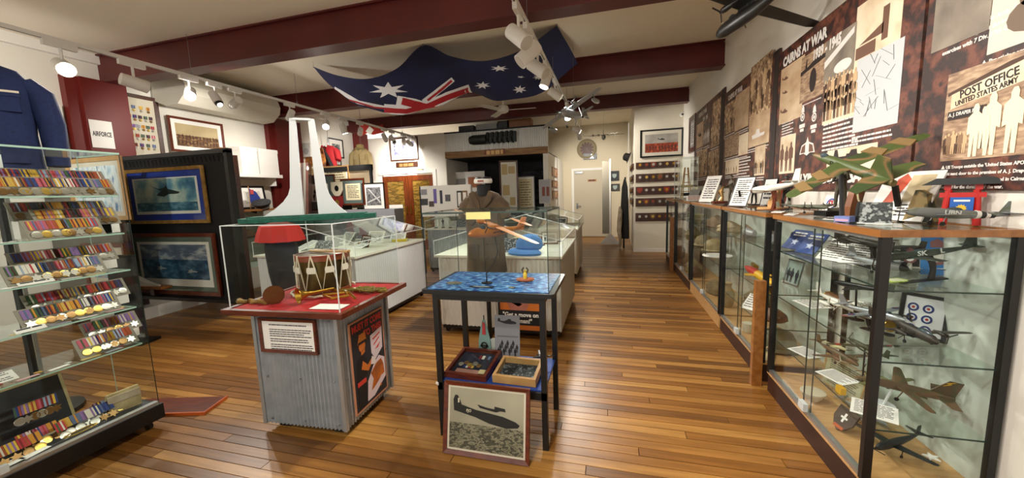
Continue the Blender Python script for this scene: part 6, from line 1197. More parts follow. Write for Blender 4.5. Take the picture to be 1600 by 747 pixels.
# ================================================================ TABLE EXHIBITS
ca = aircraft('model_flying_boat', 'amber timber flying boat model on a wire stem over the painted sea', (-.69, 2.12, .9225 + .3), (D(-13), D(-4), D(-122)), .44, .78, mat('varnished_timber', '#c07830', .3, col2='#a05c1e', scale=10), mat('pale_wing_timber', '#d8956a', .4), r=.075, prof=BOAT, wing=(.36, .11, .15, .1, .02, 0), tail=(.42, .11, .12, .01), fins=((0, .2, .17),), eng=((.15, 'p'), (-.15, 'p')), canopy=(.16, .12, .9))
B(-.02, .05, -.008, .008, .015, .05).build('pylon', mat('varnished_timber'), ca)
for s in (-1, 1): MB().tube([(.02, s * .02, .0), (.02, s * .12, .045)], .0025, 5).build('strut', BLACK, ca); MB().sphere((-.05, s * .03, .015), .016, 8, 6).build('blister', C('#6a4a2a', .2), ca)
ws = thing('wire_stem', 'bent black wire stem rising from the painted sea to the model', 'stem', (-.72, 2.05, .9225)); MB().tube([(0, 0, .004), (.0, .0, .06), (.04, .03, .12), (.06, .05, .18), (.04, .07, .27)], .004, 6).build('wire', BLACK, ws); MB().slab(ell(0, 0, .035, .028, 14), 0, .004).build('foot', BLACK, ws)
di = thing('dinghy_figure', 'tiny figure standing in an orange dinghy on the painted sea', 'figurine', (-.5, 2.12, .9225), D(10)); MB().rings([[(x * k, y * k, z) for x, y in ell(0, 0, .055, .026, 14)] for z, k in ((0, .7), (.01, 1), (.02, .95), (.016, .7))]).build('dinghy', mat('dinghy_orange', '#b5623a', .5), di, True); MB().tube([(0, 0, .012), (0, 0, .03), (0, 0, .05), (.002, 0, .058), (.002, 0, .068)], [.011, .013, .013, .006, .011], 9).build('body', C('#d8b23a'), di, True); MB().tube([(-.01, 0, .05), (-.018, 0, .07), (-.008, -.004, .086)], .005, 6).build('arm', C('#4a3a2c'), di, True); MB().tube([(.01, 0, .05), (.018, 0, .07), (.008, -.004, .084)], .005, 6).build('arm', C('#4a3a2c'), di, True)
for k, (x, y, r_) in enumerate(((-.92, 2.02, .05), (-.54, 1.96, .02))): o = MB().slab(ell(0, 0, r_, r_ * .6, 18), 0, .004).build('sea_disc', mat('speckled_disc', '#3a3a34', .6, col2=['#8a8468', '#1c1c20'], scale=90)); o.location = (x, y, .9225); tag(o, ('larger' if k == 0 else 'smaller') + ' speckled oval disc lying on the painted sea', 'disc')
t = thing('sea_plaque', 'small dark label with pale lettering at the front of the painted sea', 'label', (-.72, 1.955, .9225)); B(-.07, .07, -.014, .014, 0, .003).build('plate', BLACK, t); MB().bb(-.05, .05, -.006, -.002, .003, .0035).bb(-.04, .04, .003, .007, .003, .0035).build('print', C('#c9ccc4'), t)
SHZ = .3525
fm_ = thing('medal_shadow_box', 'dark timber box frame of medals lying tilted on the table lower shelf', 'box frame', (-.84, 2.09, SHZ + .002), (D(8), 0, D(-3))); W_, H_ = .27, .29
for (x0, x1, y0, y1) in ((-W_ / 2, W_ / 2, -H_ / 2, -H_ / 2 + .018), (-W_ / 2, W_ / 2, H_ / 2 - .018, H_ / 2), (-W_ / 2, -W_ / 2 + .018, -H_ / 2 + .018, H_ / 2 - .018), (W_ / 2 - .018, W_ / 2, -H_ / 2 + .018, H_ / 2 - .018)): B(x0, x1, y0, y1, .018, .055).build('frame_side', REDW, fm_)
B(-W_ / 2 + .018, W_ / 2 - .018, -H_ / 2 + .018, H_ / 2 - .018, .02, .03).build('backing', mat('navy_velvet', '#171a2c', .9), fm_); B(-.09, .06, -.11, -.06, .03, .032).build('pink_sheet', C('#a8786c'), fm_); B(.06, .1, -.09, -.05, .03, .033).build('yellow_slip', C('#c9b98a'), fm_)
for k in range(4): B(.005 + k * .02, .022 + k * .02, .06, .095, .03, .034).build('ribbon', RIBM[(k * 3) % 15], fm_)
for k in range(5): link('medal', disc_me[k % 3], fm_, (-.08 + k * .03, .0 + .02 * (k % 2), .035), (-D(90), 0, 0))
for k in range(4): B(-.06 + k * .018, -.045 + k * .018, -.045, -.02, .03, .033).build('ribbon', RIBM[(k * 2 + 1) % 15], fm_)
B(-W_ / 2 + .018, W_ / 2 - .018, -H_ / 2 + .018, H_ / 2 - .018, .05, .052).build('glazing', GLASST, fm_)
fp = thing('photo_box', 'pale timber box frame with group photograph lying on the table lower shelf', 'box frame', (-.54, 2.05, SHZ + .002), (D(6), 0, D(-2))); W_, H_ = .26, .22
for (x0, x1, y0, y1) in ((-W_ / 2, W_ / 2, -H_ / 2, -H_ / 2 + .018), (-W_ / 2, W_ / 2, H_ / 2 - .018, H_ / 2), (-W_ / 2, -W_ / 2 + .018, -H_ / 2 + .018, H_ / 2 - .018), (W_ / 2 - .018, W_ / 2, -H_ / 2 + .018, H_ / 2 - .018)): B(x0, x1, y0, y1, .012, .06).build('frame_side', mat('light_pine', '#c29a62', .5, col2='#b0864e', scale=8), fp)
B(-W_ / 2 + .018, W_ / 2 - .018, -H_ / 2 + .018, H_ / 2 - .018, .014, .022).build('backing', mat('old_group_photo', '#1c2024', .5, col2=['#2c3238', '#8a949a'], scale=70, lo=.45, hi=.65), fp); B(-.1, .1, -.06, -.045, .022, .023).build('caption_strip', C('#a9b0a8'), fp); B(-.1, .1, -.085, -.065, .022, .023).build('caption_strip', C('#5a7a8a'), fp)
B(-W_ / 2 + .018, W_ / 2 - .018, -H_ / 2 + .018, H_ / 2 - .018, .054, .056).build('glazing', GLASST, fp)
ph = thing('photo_card', 'grey photo card with aircraft and crew standing at the rear of the lower shelf', 'photo card', (-.665, 2.24, SHZ + .001), (-D(6), 0, D(3))); B(-.085, .085, -.003, 0, 0, .3).build('card', mat('grey_card', '#8a8a90', .7), ph); flat('aircraft_print', [plane_poly(0, .255, .13, 1)], INK, ph, -.003); flat('figures', [person_poly(-.06 + .0125 * k, .03 + .025 * (k % 3), .055) for k in range(11)], C('#1c1c20'), ph, -.003); flat('ground_line', [rect(-.07, .155, .075, .165)], C('#6a6a70'), ph, -.003); flat('caption', lines_polys(-.05, .06, .022, 1, .01), C('#55555c'), ph, -.003)
fs = thing('table_pennant', 'small draped ensign pennant with winged badge on the table lower shelf', 'pennant', (-.83, 2.27, SHZ + .001)); MB().cyl((0, 0, 0), (0, 0, .29), .004, n=8).build('pole', BLACK, fs); MB().slab(ell(0, 0, .03, .025, 12), 0, .012).build('base', BLACK, fs)
MB().rings([[(-w_ , -.008 + .004 * math.sin(z * 50), z), (w_, -.006, z), (w_, .0, z), (-w_, -.004, z)] for z, w_ in ((.05, .045), (.12, .04), (.2, .024), (.26, .008))]).build('cloth', mat('pennant_teal', '#7a9a94', .8), fs); flat('red_cross', [[(-.012, .16), (.014, .16), (.01, .24), (-.006, .25)]], C('#b0343a'), fs, -.014); flat('badge', [ringpoly(0, .085, .014, .024), [(-.03, .075), (.03, .075), (.024, .09), (-.024, .09)]], C('#2a2a26'), fs, -.015)
t = thing('fan_ornament', 'small white pleated fan ornament behind the grey photo card', 'ornament', (-.76, 2.28, SHZ + .001)); MB().prism(ell(0, 0, .09, .13, 14, 0, math.pi), -.004, .004).build('fan', mat('fan_white', '#b9bcb4', .6), t)
aircraft('model_tiny_black_plane', 'tiny black aircraft model at the right rear of the table lower shelf', (-.43, 2.22, SHZ + .055), (0, 0, D(-160)), .14, .2, BLKP, r=.05, eng=((.3, 'p'), (-.3, 'p')), stand=('post', .054, BLACK))
picture('framed_photograph', 'timber framed black and white photograph of a flying boat leaning against the table', (-.675, 1.775, .002), (-D(11), 0, 0), .5, .4, .022, .022, REDW, .012, C('#cfc8b4'), mat('aerial_photo', '#8a8672', .35, col2='#a8a48e', scale=2),
        art_multi(art_band(mat('aerial_land', '#4a4838', .5, col2=['#2c2a20', '#8e8a70', '#5a5844'], scale=42, detail=8, lo=.38, hi=.62, stretch=(1, 1, 2.2)), 0, .42),
        lambda t, x0, x1, z0, z1, y: (flat('aircraft_print', [[(-.19, .24), (-.195, .3), (-.185, .325), (-.17, .325), (-.155, .3), (-.145, .275), (-.06, .255), (.02, .245), (.1, .235), (.17, .215), (.195, .2), (.185, .185), (.12, .175), (.02, .19), (-.06, .215)], [(-.05, .285), (.0, .275), (.05, .27), (.08, .262), (.06, .255), (.02, .26), (-.035, .268)], [(.05, .285), (.11, .278), (.115, .262), (.05, .265)]], C('#15140f'), t, y - .0008), flat('fin_flash', [rect(-.167, .285, -.158, .31)], C('#c9c4a8'), t, y - .0018), text('FJO', .022, C('#c9c4a8'), t, -.1, y - .0024, .246, sx=.9)) ))
# ================================================================ GARMENTS
def torso(name, label, loc, rz, m, w=.42, h=.68, d=.22, stand_h=0.0, collar=None, shirt=None, tie=None, buttons=4, btn=GOLDM, pockets=True, sleeves=True, neck_m=BLACKM, cat='uniform', group=None, open_front=True, sl_len=.55):
    t = thing(name, label, cat, loc, rz, group)
    prof = [(0, .5, .95), (.2, .47, .9), (.45, .45, .88), (.65, .47, .95), (.8, .49, .92), (.9, .46, .75), (.96, .36, .55), (1.0, .17, .36)]
    MB().rings([[(w * k * math.cos(a * math.pi / 10), d * .5 * q * math.sin(a * math.pi / 10) * (1.0 if math.sin(a * math.pi / 10) < 0 else .9), h * z + (.02 * math.cos(a * math.pi / 5) if z > .9 else 0)) for a in range(20)] for z, k, q in prof]).build('jacket_body', m, t, True)
    if sleeves:
        for s in (-1, 1): MB().tube([(s * w * .4, 0, h * .9), (s * w * .52, .0, h * .8), (s * w * .6, -.01, h * .55), (s * w * .6, -.03, h * (.9 - sl_len * 1.3))], [.05, .075, .066, .055], 10).build('sleeve', m, t, True)
    if neck_m: MB().lathe([(.058, h * .97), (.055, h * 1.08), (.06, h * 1.1), (.004, h * 1.11)], (0, 0, 0), 14).build('neck', neck_m, t, True)
    cm = collar or m
    for s in (-1, 1):
        MB().prism([(s * .012, h * .8), (s * .075, h * .9), (s * .1, h * 1.0), (s * .062, h * 1.03), (s * .02, h * .9)][::s], -d * .5, -d * .5 + .012).build('collar', cm, t)
    if shirt: MB().prism([(-.02, h * .82), (.02, h * .82), (.058, h * 1.0), (-.058, h * 1.0)], -d * .49, -d * .46).build('shirt_front', shirt, t)
    if tie: MB().prism([(-.016, h * .82), (.016, h * .82), (.02, h * .96), (-.02, h * .96)], -d * .5, -d * .47).build('tie', tie, t)
    B(-.004, .004, -d * .5 - .004, -d * .44, .0, h * .8).build('front_seam', C('#0e1420') if m is not None and 'blue' in m.name else C('#4a3f30'), t)
    for k in range(buttons): MB().sphere((.03, -d * .49, h * (.2 + .5 * k / max(1, buttons - 1))), .011, 8, 5).build('button', btn, t)
    if pockets:
        for s in (-1, 1):
            for z0 in (.2, .62): p_ = B(s * w * .24 - w * .12, s * w * .24 + w * .12, -d * .46 - .003, -d * .3, h * z0, h * (z0 + .13)).build('pocket', m, t); B(s * w * .24 - w * .128, s * w * .24 + w * .128, -d * .475 - .005, -d * .3, h * (z0 + .12), h * (z0 + .17)).build('pocket_flap', m, p_)
    return t
# blue uniform behind the tall medal case
BLUE = mat('uniform_blue', '#1c2c5c', .85, col2='#17254f', scale=60)
bj = torso('uniform_jacket', 'dark blue air force jacket with brass buttons on a stand behind the medal case', (-3.9, onX(-30, 160, -3.9).y, 1.6), D(62), BLUE, .46, .78, .28, shirt=C('#b8c4dc'), tie=BLACKM, buttons=4)
MB().bb(.07, .17, -.145, -.135, .6, .613).build('name_bar', C('#e4dcc8'), bj)
MB().cyl((0, 0, -1.6), (0, 0, 0), .025, n=10).build('stand_pole', BLACK, bj); MB().slab(ell(0, 0, .2, .2, 20), -1.6, -1.57).build('stand_base', BLACK, bj)
# khaki shirt between table and showcase
KB = mat('khaki_brown', '#5c4b33', .85, col2='#48392a', scale=9, bump=.9, bscale=11)
ks = torso('uniform_shirt', 'brown khaki army shirt with collar on a torso stand behind the black table', (-1.02, 2.92, .8), D(8), KB, .35, .66, .22, buttons=4, btn=C('#4a3a28'), neck_m=BLACKM, sleeves=False)
for s in (-1, 1): MB().tube([(s * .11, 0, .6), (s * .155, 0, .55), (s * .17, -.005, .45)], [.055, .06, .055], 10).build('sleeve_stub', KB, ks, True)
MB().lathe([(.072, .74), (.078, .755), (.074, .775), (.02, .78)], (0, 0, 0), 18).build('cap_band', C('#d8d4cc'), ks, True); MB().lathe([(.02, .77), (.07, .772), (.066, .79), (.003, .796)], (0, 0, 0), 18).build('neck_cap', BLACK, ks, True)
flat('red_badge', [rect(-.03, .75, .02, .765)], C('#8a4a3a'), ks, -.078)
MB().cyl((0, .02, -.8), (0, .02, .02), .02, n=10).build('stand_pole', BLACK, ks); MB().slab(ell(0, .02, .16, .16, 20), -.8, -.77).build('stand_base', BLACK, ks)
# red tunic on stand left of the drum
RT = mat('tunic_red', '#b02018', .8)
rt = thing('mannequin', 'dark mannequin with a flared red cape behind the drum cover', 'mannequin', (-3.36, 3.1, 0)); MB().tube([(0, 0, 0), (0, 0, .5)], .04, 10).build('stand_pole', BLACK, rt); MB().rings([[(.16 * k * math.cos(a * .628), .12 * k * math.sin(a * .628), z) for a in range(10)] for z, k in ((.5, .8), (.7, 1), (.95, 1.1), (1.1, .9))]).build('dark_torso', C('#1e1d20', .8), rt, True)
MB().rings([[(.23 * k * math.cos(a * .3142) * (1 + .06 * (-1) ** a), .17 * k * math.sin(a * .3142) * (1 + .06 * (-1) ** a), z) for a in range(20)] for z, k in ((1.04, 1.1), (1.12, 1.0), (1.2, .85), (1.24, .3))]).build('red_cape', RT, rt, True)
# ================================================================ BLACK PICTURE PANELS
PX0, PX1, PY = -5.97, -4.22, 3.3
bp = thing('display_screen', 'black fabric display panel carrying two framed aviation prints', 'display panel', ((PX0 + PX1) / 2, PY, 0), 0)
W_ = PX1 - PX0; FB = mat('black_fabric', '#0b0b0c', .9, col2='#161618', scale=40, stretch=(4, 1, .6))
B(-W_ / 2, W_ / 2, 0, .05, .27, 2.06).build('panel', FB, bp); B(-W_ / 2 - .03, W_ / 2 + .03, -.012, .06, 2.02, 2.07).build('top_rail', BLACK, bp); B(-W_ / 2 - .03, W_ / 2 + .03, -.012, .06, .25, .29).build('bottom_rail', BLACK, bp); B(W_ / 2 - .02, W_ / 2 + .03, -.012, .06, .27, 2.05).build('side_rail', BLACK, bp); B(-W_ / 2 - .06, -W_ / 2, -.012, .09, .0, 2.07).build('hinge_post', mat('post_brown', '#26120c', .5), bp)
for k in range(26): x = -W_ / 2 + .05 + k * (W_ - .1) / 25; MB().hexa([(x - .02, -.004, 1.93), (x + .02, -.004, 1.93), (x + .02, 0, 1.93), (x - .02, 0, 1.93)], [(x - .012, -.012, 2.0), (x + .012, -.012, 2.0), (x + .012, 0, 2.0), (x - .012, 0, 2.0)]).build('fabric_pleat', FB, bp)
SKY1 = mat('cloud_print', '#3a7098', .5, col2=['#6a9fb4', '#bcd2ca', '#e2e4d2'], scale=3.5, detail=6); SEA1 = mat('blue_sea_print', '#2a5878', .5, col2=['#3f7490', '#7aa8b8'], scale=9, stretch=(1, 1, 3))
def front(px0, py0, px1, py1, Y): a = onY(px0, py1, Y); b_ = onY(px1, py0, Y); return ((a.x + b_.x) / 2, Y, a.z), b_.x - a.x, b_.z - a.z
l_, w_, h_ = front(209, 258, 318, 350, PY - .02)
FOUR = [(-.5, .12), (-.2, .03), (.0, .06), (.06, .12), (.1, .03), (.5, -.06), (.42, -.1), (.12, -.1), (-.05, -.16), (-.3, -.12), (-.12, -.02)]
picture('framed_print', 'gold framed print of a patrol bomber in clouds with a royal blue mount', l_, 0, w_, h_, .04, .03, GOLD, .075, C('#1f3a9a'), PAPER, art_multi(art_band(SKY1, .08, .97, 'print_sky', .03, .97), art_band(SEA1, .08, .32, 'print_sea', .03, .97), lambda t, x0, x1, z0, z1, y: flat('aircraft_print', [[((x0 + x1) / 2 + .5 * a, (z0 + z1) / 2 + .07 + .5 * b_) for a, b_ in FOUR]], C('#2c3a3c'), t, y - .0004)), group='pictures', glazed=True)
l_, w_, h_ = front(219, 364, 336, 456, PY - .02)
picture('framed_print', 'timber framed print of flying boats on dark water with green mount', l_, 0, w_, h_, .045, .03, REDW, .06, C('#5e6e62'), PAPER, art_multi(art_band(mat('storm_print', '#5a6a84', .5, col2=['#6a7a92', '#c0c8d0'], scale=5, stretch=(1, 1, 2.5)), .5, .94, 'print_sky', .04, .96), art_band(mat('dark_water_print', '#1e3c5c', .5, col2=['#2e5676', '#5a84a0'], scale=8, stretch=(1, 1, 2)), .16, .6, 'print_sea', .04, .96), lambda t, x0, x1, z0, z1, y: flat('aircraft_print', [[(x0 + (x1 - x0) * cx + .22 * a, z0 + (z1 - z0) * cz + .2 * b_) for a, b_ in FOUR] for cx, cz in ((.35, .66), (.3, .42), (.72, .36))], C('#a8b4b4'), t, y - .0004)), group='pictures', glazed=True)
for k, (dy, px_) in enumerate(((.32, 341), (.6, 370))):
    dx = onY(px_, 300, PY + dy).x - PX1
    t = thing('display_screen', '%s hinged panel edge with timber side behind the black panel' % ('first' if k == 0 else 'second'), 'display panel', (PX1 + dx, PY + dy, 0), D(-20)); B(-.5, 0, 0, .04, .3, 2.05).build('panel', FB, t); B(0, .035, -.005, .045, 0, 2.08).build('timber_edge', OAK if k == 0 else DARKW, t); B(-.32, -.06, -.012, 0, 1.0, 1.7).build('framed_photo', C('#5a241c') if k == 0 else C('#6a6a66'), t)
# prints seen through the tall case
for k, (px0, py0, px1, py1, Y, fm, pm, lab) in enumerate(((122, 243, 190, 345, 2.85, mat('light_pine'), mat('sailing_print', '#6f9cc4', .5, col2=['#b8cfe0', '#dfe8ec', '#5a84b0'], scale=4, stretch=(3, 1, 1)), 'pale timber framed blue sailing print behind the tall medal case'), (143, 380, 196, 450, 2.85, REDW, mat('harbour_print', '#46648e', .5, col2=['#8aa4c0', '#c0a060'], scale=5), 'red timber framed harbour print low behind the tall medal case'))):
    l_, w_, h_ = front(px0, py0, px1, py1, Y); picture('framed_print', lab, l_, 0, w_, h_, .045, .03, fm, .05 if k == 0 else .09, mat('mount_cream'), pm, art_plane(C('#3a4a5c'), .3, -.1) if k else None, group='pictures')
l_, w_, h_ = front(-10, 245, 72, 312, 2.85); picture('framed_print', 'cream framed black and white aircraft drawing behind the top medal shelf', l_, 0, w_, h_, .04, .03, mat('cream_frame', '#b8ad94', .5), 0, PAPER, mat('grey_drawing', '#9a9a98', .5, col2='#c4c4c0', scale=4), art_plane(C('#4a4a4c'), .5, 0), group='pictures')
t = thing('black_screen', 'dark upright screen base behind the tall medal case', 'screen', (-4.95, 2.6, 0), D(12)); B(-.14, .14, 0, .05, .0, .95).build('panel', FB, t); B(-.2, .2, -.08, .13, 0, .03).build('foot', BLACK, t)
bt = thing('picture_easel', 'timber backed easel stand carrying pictures behind the tall medal case', 'easel', (-5.6, 2.86, 0), 0.0); B(-.95, .24, .0, .03, .3, 2.0).build('back_board', mat('back_grey', '#6d6a62', .8), bt); 
for x in (-.9, .2): B(x - .03, x + .03, .03, .08, 0, 2.0).build('post', DARKW, bt)
bb_ = thing('boat_model', 'white hull model on a long honey timber board behind the medal case', 'model', (onY(205, 446, 3.2).x, 3.2, onY(205, 446, 3.2).z - .02), D(1)); B(-.72, .62, -.07, .07, 0, .03).build('board', OAK, bb_); MB().rings([[(x, -w_, .025), (x, w_, .025), (x, w_ * .8, .025 + h_), (x, -w_ * .8, .025 + h_)] for x, w_, h_ in ((-.6, .03, .05), (-.2, .055, .12), (.1, .055, .11), (.3, .035, .05), (.5, .01, .015))]).build('hull', WHITEP, bb_, True)
B(-.42, -.36, .0, .09, -.1, 0).build('bracket', DARKW, bb_); B(.32, .38, .0, .09, -.1, 0).build('bracket', DARKW, bb_)
q = onZ(235, 640, .0); t = thing('floor_board', 'flat red brown board with orange edge lying on the floor behind the medal case', 'board', (-3.05, 1.78, 0), D(15)); B(-.3, .3, -.1, .1, .0, .018).build('board', REDW, t); B(.3, .31, -.1, .1, 0, .02).build('edge', mat('orange_edge', '#b5551e', .4), t); B(-.3, .31, -.11, -.1, 0, .02).build('edge', mat('orange_edge'), t)
# ================================================================ LEFT WALL
def leftw(px0, py0, px1, py1, X): a = onX(px0, py1, X); b_ = onX(px1, py1, X); c = onX(px0, py0, X); return (X, (a.y + b_.y) / 2, a.z), b_.y - a.y, c.z - a.z
tag(B(-6.59, -6.54, 2.25, 3.15, 1.2, 2.72).build('white_board', WHITEM), 'large plain white board on the left wall beside the blue jacket', 'board')
l_, w_, h_ = leftw(145, 187, 180, 230, -6.44); t = thing('paper_sign', 'white paper sign reading AIRFORCE taped to the red column', 'sign', l_, D(90)); B(-w_ / 2, w_ / 2, -.004, 0, 0, h_).build('sheet', PAPER, t); text('AIRFORCE', .085, INK, t, 0, -.005, h_ * .5, sx=w_ * .85 / .4, bold=True)
l_, w_, h_ = leftw(180, 138, 261, 245, -6.42); l_ = (-6.56, l_[1] + .05, l_[2]); 
mc = picture('medal_chart', 'large dark framed chart of coloured service medals on the left wall', l_, D(90), w_, h_, .05, .04, DARKW, 0, PAPER, mat('chart_cream', '#c9c2ae', .6), None, 'medal chart')
for r, n in enumerate((5, 7, 8, 7, 6)):
    for k in range(n):
        x = (-.5 + (k + .7) / (n + .4)) * (w_ - .14); z = h_ - .17 - r * (h_ - .25) / 5; c = rm.randrange(15)
        o = link('ribbon', ribbon_mesh(c, .045), mc, (x, -.022, z - .03)); link('stripe', st_me[(c + 4) % 15], o); m_ = link('medal', disc_me[(k + r) % 3], mc, (x, -.022, z - .03)); 
l_, w_, h_ = leftw(267, 181, 351, 236, -6.54); picture('framed_landscape', 'timber framed painting of a dusty mounted charge on the left wall', l_, D(90), w_, h_, .035, .03, REDW, .06, PAPER, mat('dusk_print', '#b09a72', .5, col2='#c9b890', scale=2), art_multi(art_band(mat('dust_print', '#7a5a3c', .5, col2=['#5a3c28', '#a88a60'], scale=12, stretch=(1, 1, 3)), 0, .5), art_people(C('#4a3020'), 2, 12, .22)), group='pictures')
l_, w_, h_ = leftw(357, 227, 383, 254, -6.45); picture('framed_portrait', 'small honey framed portrait of a man in a hat on the left wall shelf', (-6.4, l_[1] - .1, 1.965), (-D(8), 0, D(85)), .36, .44, .05, .025, OAK, .03, PAPER, C('#a8b8c0'), lambda t, x0, x1, z0, z1, y: flat('portrait', [ell((x0 + x1) / 2, z0 + .17, .04, .05), [(x0 + .04, z0), (x1 - .04, z0), (x1 - .07, z0 + .1), (x0 + .07, z0 + .1)], rect(x0 + .04, z0 + .2, x1 - .04, z0 + .215)], C('#3c3a36'), t, y), group='pictures')
shf = thing('wall_shelf', 'white wall shelf with two white boxes above the left alcove', 'shelf', (-6.4, 5.25, 1.9)); B(-.19, .2, -.75, .68, 0, .06).build('board', WHITE, shf); 
for y in (-.6, .6): B(-.19, .1, y - .015, y + .015, -.15, 0).build('bracket', WHITE, shf)
for k, (y_, w_) in enumerate(((5.29, .34), (5.68, .42))): t = thing('white_box', ('left' if k == 0 else 'right') + ' one of two plain white boxes on the left wall shelf', 'box', (-6.38, y_, 1.961)); B(-.16, .16, -w_ / 2 + .01, w_ / 2 - .01, 0, .46).build('carton', WHITEM, t); B(-.165, .165, -w_ / 2 + .005, w_ / 2 - .005, .4, .465).build('lid', WHITEM, t)
# glass cabinet with relics under the shelf
gcx = thing('display_cabinet', 'glass relic cabinet against the left wall beyond the black panels', 'display cabinet', (-6.15, 4.9, 0)); 
B(-.4, .3, -.75, .75, .0, .35).build('plinth', WHITE, gcx); B(-.4, -.385, -.75, .75, .35, 1.3).build('back_panel', WHITEM, gcx)
for z in (.6, .85, 1.08): B(-.38, .28, -.74, .74, z - .006, z).build('glass_shelf', GLASSG, gcx)
B(.29, .295, -.75, .75, .35, 1.3).build('front_glass', GLASS, gcx); B(-.4, .3, -.75, -.745, .35, 1.3).build('end_glass', GLASS, gcx); B(-.4, .3, -.75, .75, 1.3, 1.33).build('timber_top', OAK, gcx)
bundle('tan rolled webbing on the lower shelf of the left relic cabinet', (-6.1, 4.6, .601), (.14, .2, .1), CREAMC); bundle('brown leather bag on the middle shelf of the left relic cabinet', (-6.1, 4.95, .851), (.13, .2, .14), mat('brown_leather')); pot('cream canister on the top shelf of the left relic cabinet', (-6.1, 4.5, 1.081), [(.06, 0), (.07, .01), (.07, .15)], C('#c9b890'), 'canister'); pot('small yellow bowl on the plinth of the left relic cabinet', (-6.05, 4.45, .351), [(.04, 0), (.08, .05), (.1, .07)], C('#d8b84a'), 'bowl'); bundle('folded yellow cloth on top of the left relic cabinet', (-6.1, 4.6, 1.331), (.08, .1, .08), C('#d8b02a'))
t = thing('small_flag', 'small blue flag on a stick standing on the left relic cabinet', 'flag', (-6.1, 5.1, 1.331)); MB().cyl((0, 0, 0), (0, 0, .4), .006, n=6).build('stick', TAN, t); MB().rings([[(.0, 0, z), (.01, w_, z - .03), (-.005, w_, z - .03), (-.01, 0, z)] for z, w_ in ((.12, .16), (.22, .2), (.34, .12), (.38, .02))]).build('cloth', C('#2a3c8c'), t); MB().bb(-.014, .014, .02, .08, .26, .34).build('canton', C('#b84a4a'), t)
picture('framed_document', 'black framed document standing on the left relic cabinet', (-6.3, 5.35, 1.331), (-D(8), 0, D(88)), .5, .42, .035, .02, BLACK, .06, PAPER, C('#d8d4c8'), art_doc(INK, 8), group='pictures')
q = onY(443, 310, 5.6); t = thing('peaked_cap', 'black and grey peaked cap tilted on a stand beside the memorial model', 'cap', (-5.95, 5.2, 1.33), (D(20), D(15), 0)); MB().lathe([(.1, 0), (.11, .03), (.1, .06), (.14, .1), (.15, .13), (.08, .15), (.004, .152)], (0, 0, 0), 18).build('crown', C('#2a2b2e', .6), t, True); MB().lathe([(.112, .032), (.114, .045), (.104, .058)], (0, 0, 0), 18).build('band', C('#a8a8a8'), t, True); MB().slab([(.0, -.1), (.06, -.18), (-.06, -.18)], .0, .01).build('peak', BLACK, t); MB().cyl((0, 0, -.02), (0, 0, 0), .06, n=12).build('red_base', C('#a83a24'), t)
for k in range(7):
    o = B(-.02, .02, -.3, .3, 0, 1.0).build('leaning_panel', [OAK, DARKW, REDW, TAN, DARKW, C('#8a8478'), REDW][k]); o.location = (-6.0 + k * .05, 5.9 + .01 * k, 1.15); o.rotation_euler = (0, D(5), D(38)); tag(o, '%s flat picture frame in the stack seen edge-on before the second column, from the left' % ORD[k], 'frame', 'stacked frames')
tag(B(-6.44, -5.6, 5.68, 5.98, 0, 1.15).build('cupboard', BLACKM), 'black cupboard under the stack of frames by the second column', 'cupboard')
tag(B(-6.59, -6.55, 4.1, 5.95, 1.0, 1.88).build('alcove_panel', mat('alcove_white', '#dcd8cc', .7)), 'white alcove back panel on the left wall above the relic cabinet', 'panel')
picture('framed_document', 'tall cream map scroll on the left alcove wall', (-6.53, 4.45, 1.34), D(90), .36, .52, .012, .012, TAN, 0, PAPER, mat('old_map', '#c9b48a', .7, col2='#b39a6a', scale=5), art_doc(C('#8a6a3c'), 6), group='pictures')
tag(B(-6.55, -6.53, 5.12, 5.24, 1.62, 1.68).build('wall_label', C('#55534e')), 'tiny dark label on the left alcove wall', 'label')
# ================================================================ FRAMES BEHIND THE MEMORIAL MODEL
YF = 6.55
tag(B(-6.4, -4.2, YF + .02, YF + .35, 0, 1.225).build('frame_bench', mat('bench_grey', '#9a9ca4', .7)), 'grey bench carrying leaning frames behind the memorial model', 'bench')
rk = thing('black_rack', 'black top rail rack behind the leaning frames', 'rack', (-5.55, YF + .42, 0)); B(-.85, .62, -.02, .05, 2.05, 2.17).build('top_rail', BLACKM, rk); B(-.85, -.8, -.02, .03, 0, 2.05).build('post', BLACKM, rk); B(.57, .62, -.02, .03, 0, 2.05).build('post', BLACKM, rk); B(-.8, .57, .0, .02, 1.25, 2.04).build('back_board', mat('rack_tan', '#a8967a', .7), rk)
def fpic(label, px0, py0, px1, py1, Y, fm, fw, mw, mm, pm, art=None, name='framed_document', tilt=0):
    l_, w_, h_ = front(px0, py0, px1, py1, Y); return picture(name, label, l_, (-D(tilt), 0, 0), w_, h_, fw, .025, fm, mw, mm, pm, art, group='pictures')
GM = C('#5c6a66')
fpic('cream map in a pale frame behind the memorial model', 465, 258, 500, 285, YF + .42, TAN, .03, .03, PAPER, mat('old_map'), art_doc(C('#8a6a3c'), 4))
fpic('pale timber framed cream certificate beside the black rack post', 505, 258, 545, 300, YF + .42, TAN, .035, .04, PAPER, mat('cream_cert', '#e0d4b0', .7), art_doc(C('#6a5a3c'), 6))
fpic('large timber framed grey mounted photographs behind the memorial legs', 462, 272, 523, 330, YF + .12, REDW, .03, .16, GM, PAPER, art_people(INK, 2, 5))
fpic('dark timber framed letter with grey mount on the bench', 536, 278, 569, 321, YF + .1, REDW, .035, .07, GM, mat('cream_cert'), art_doc(INK, 8))
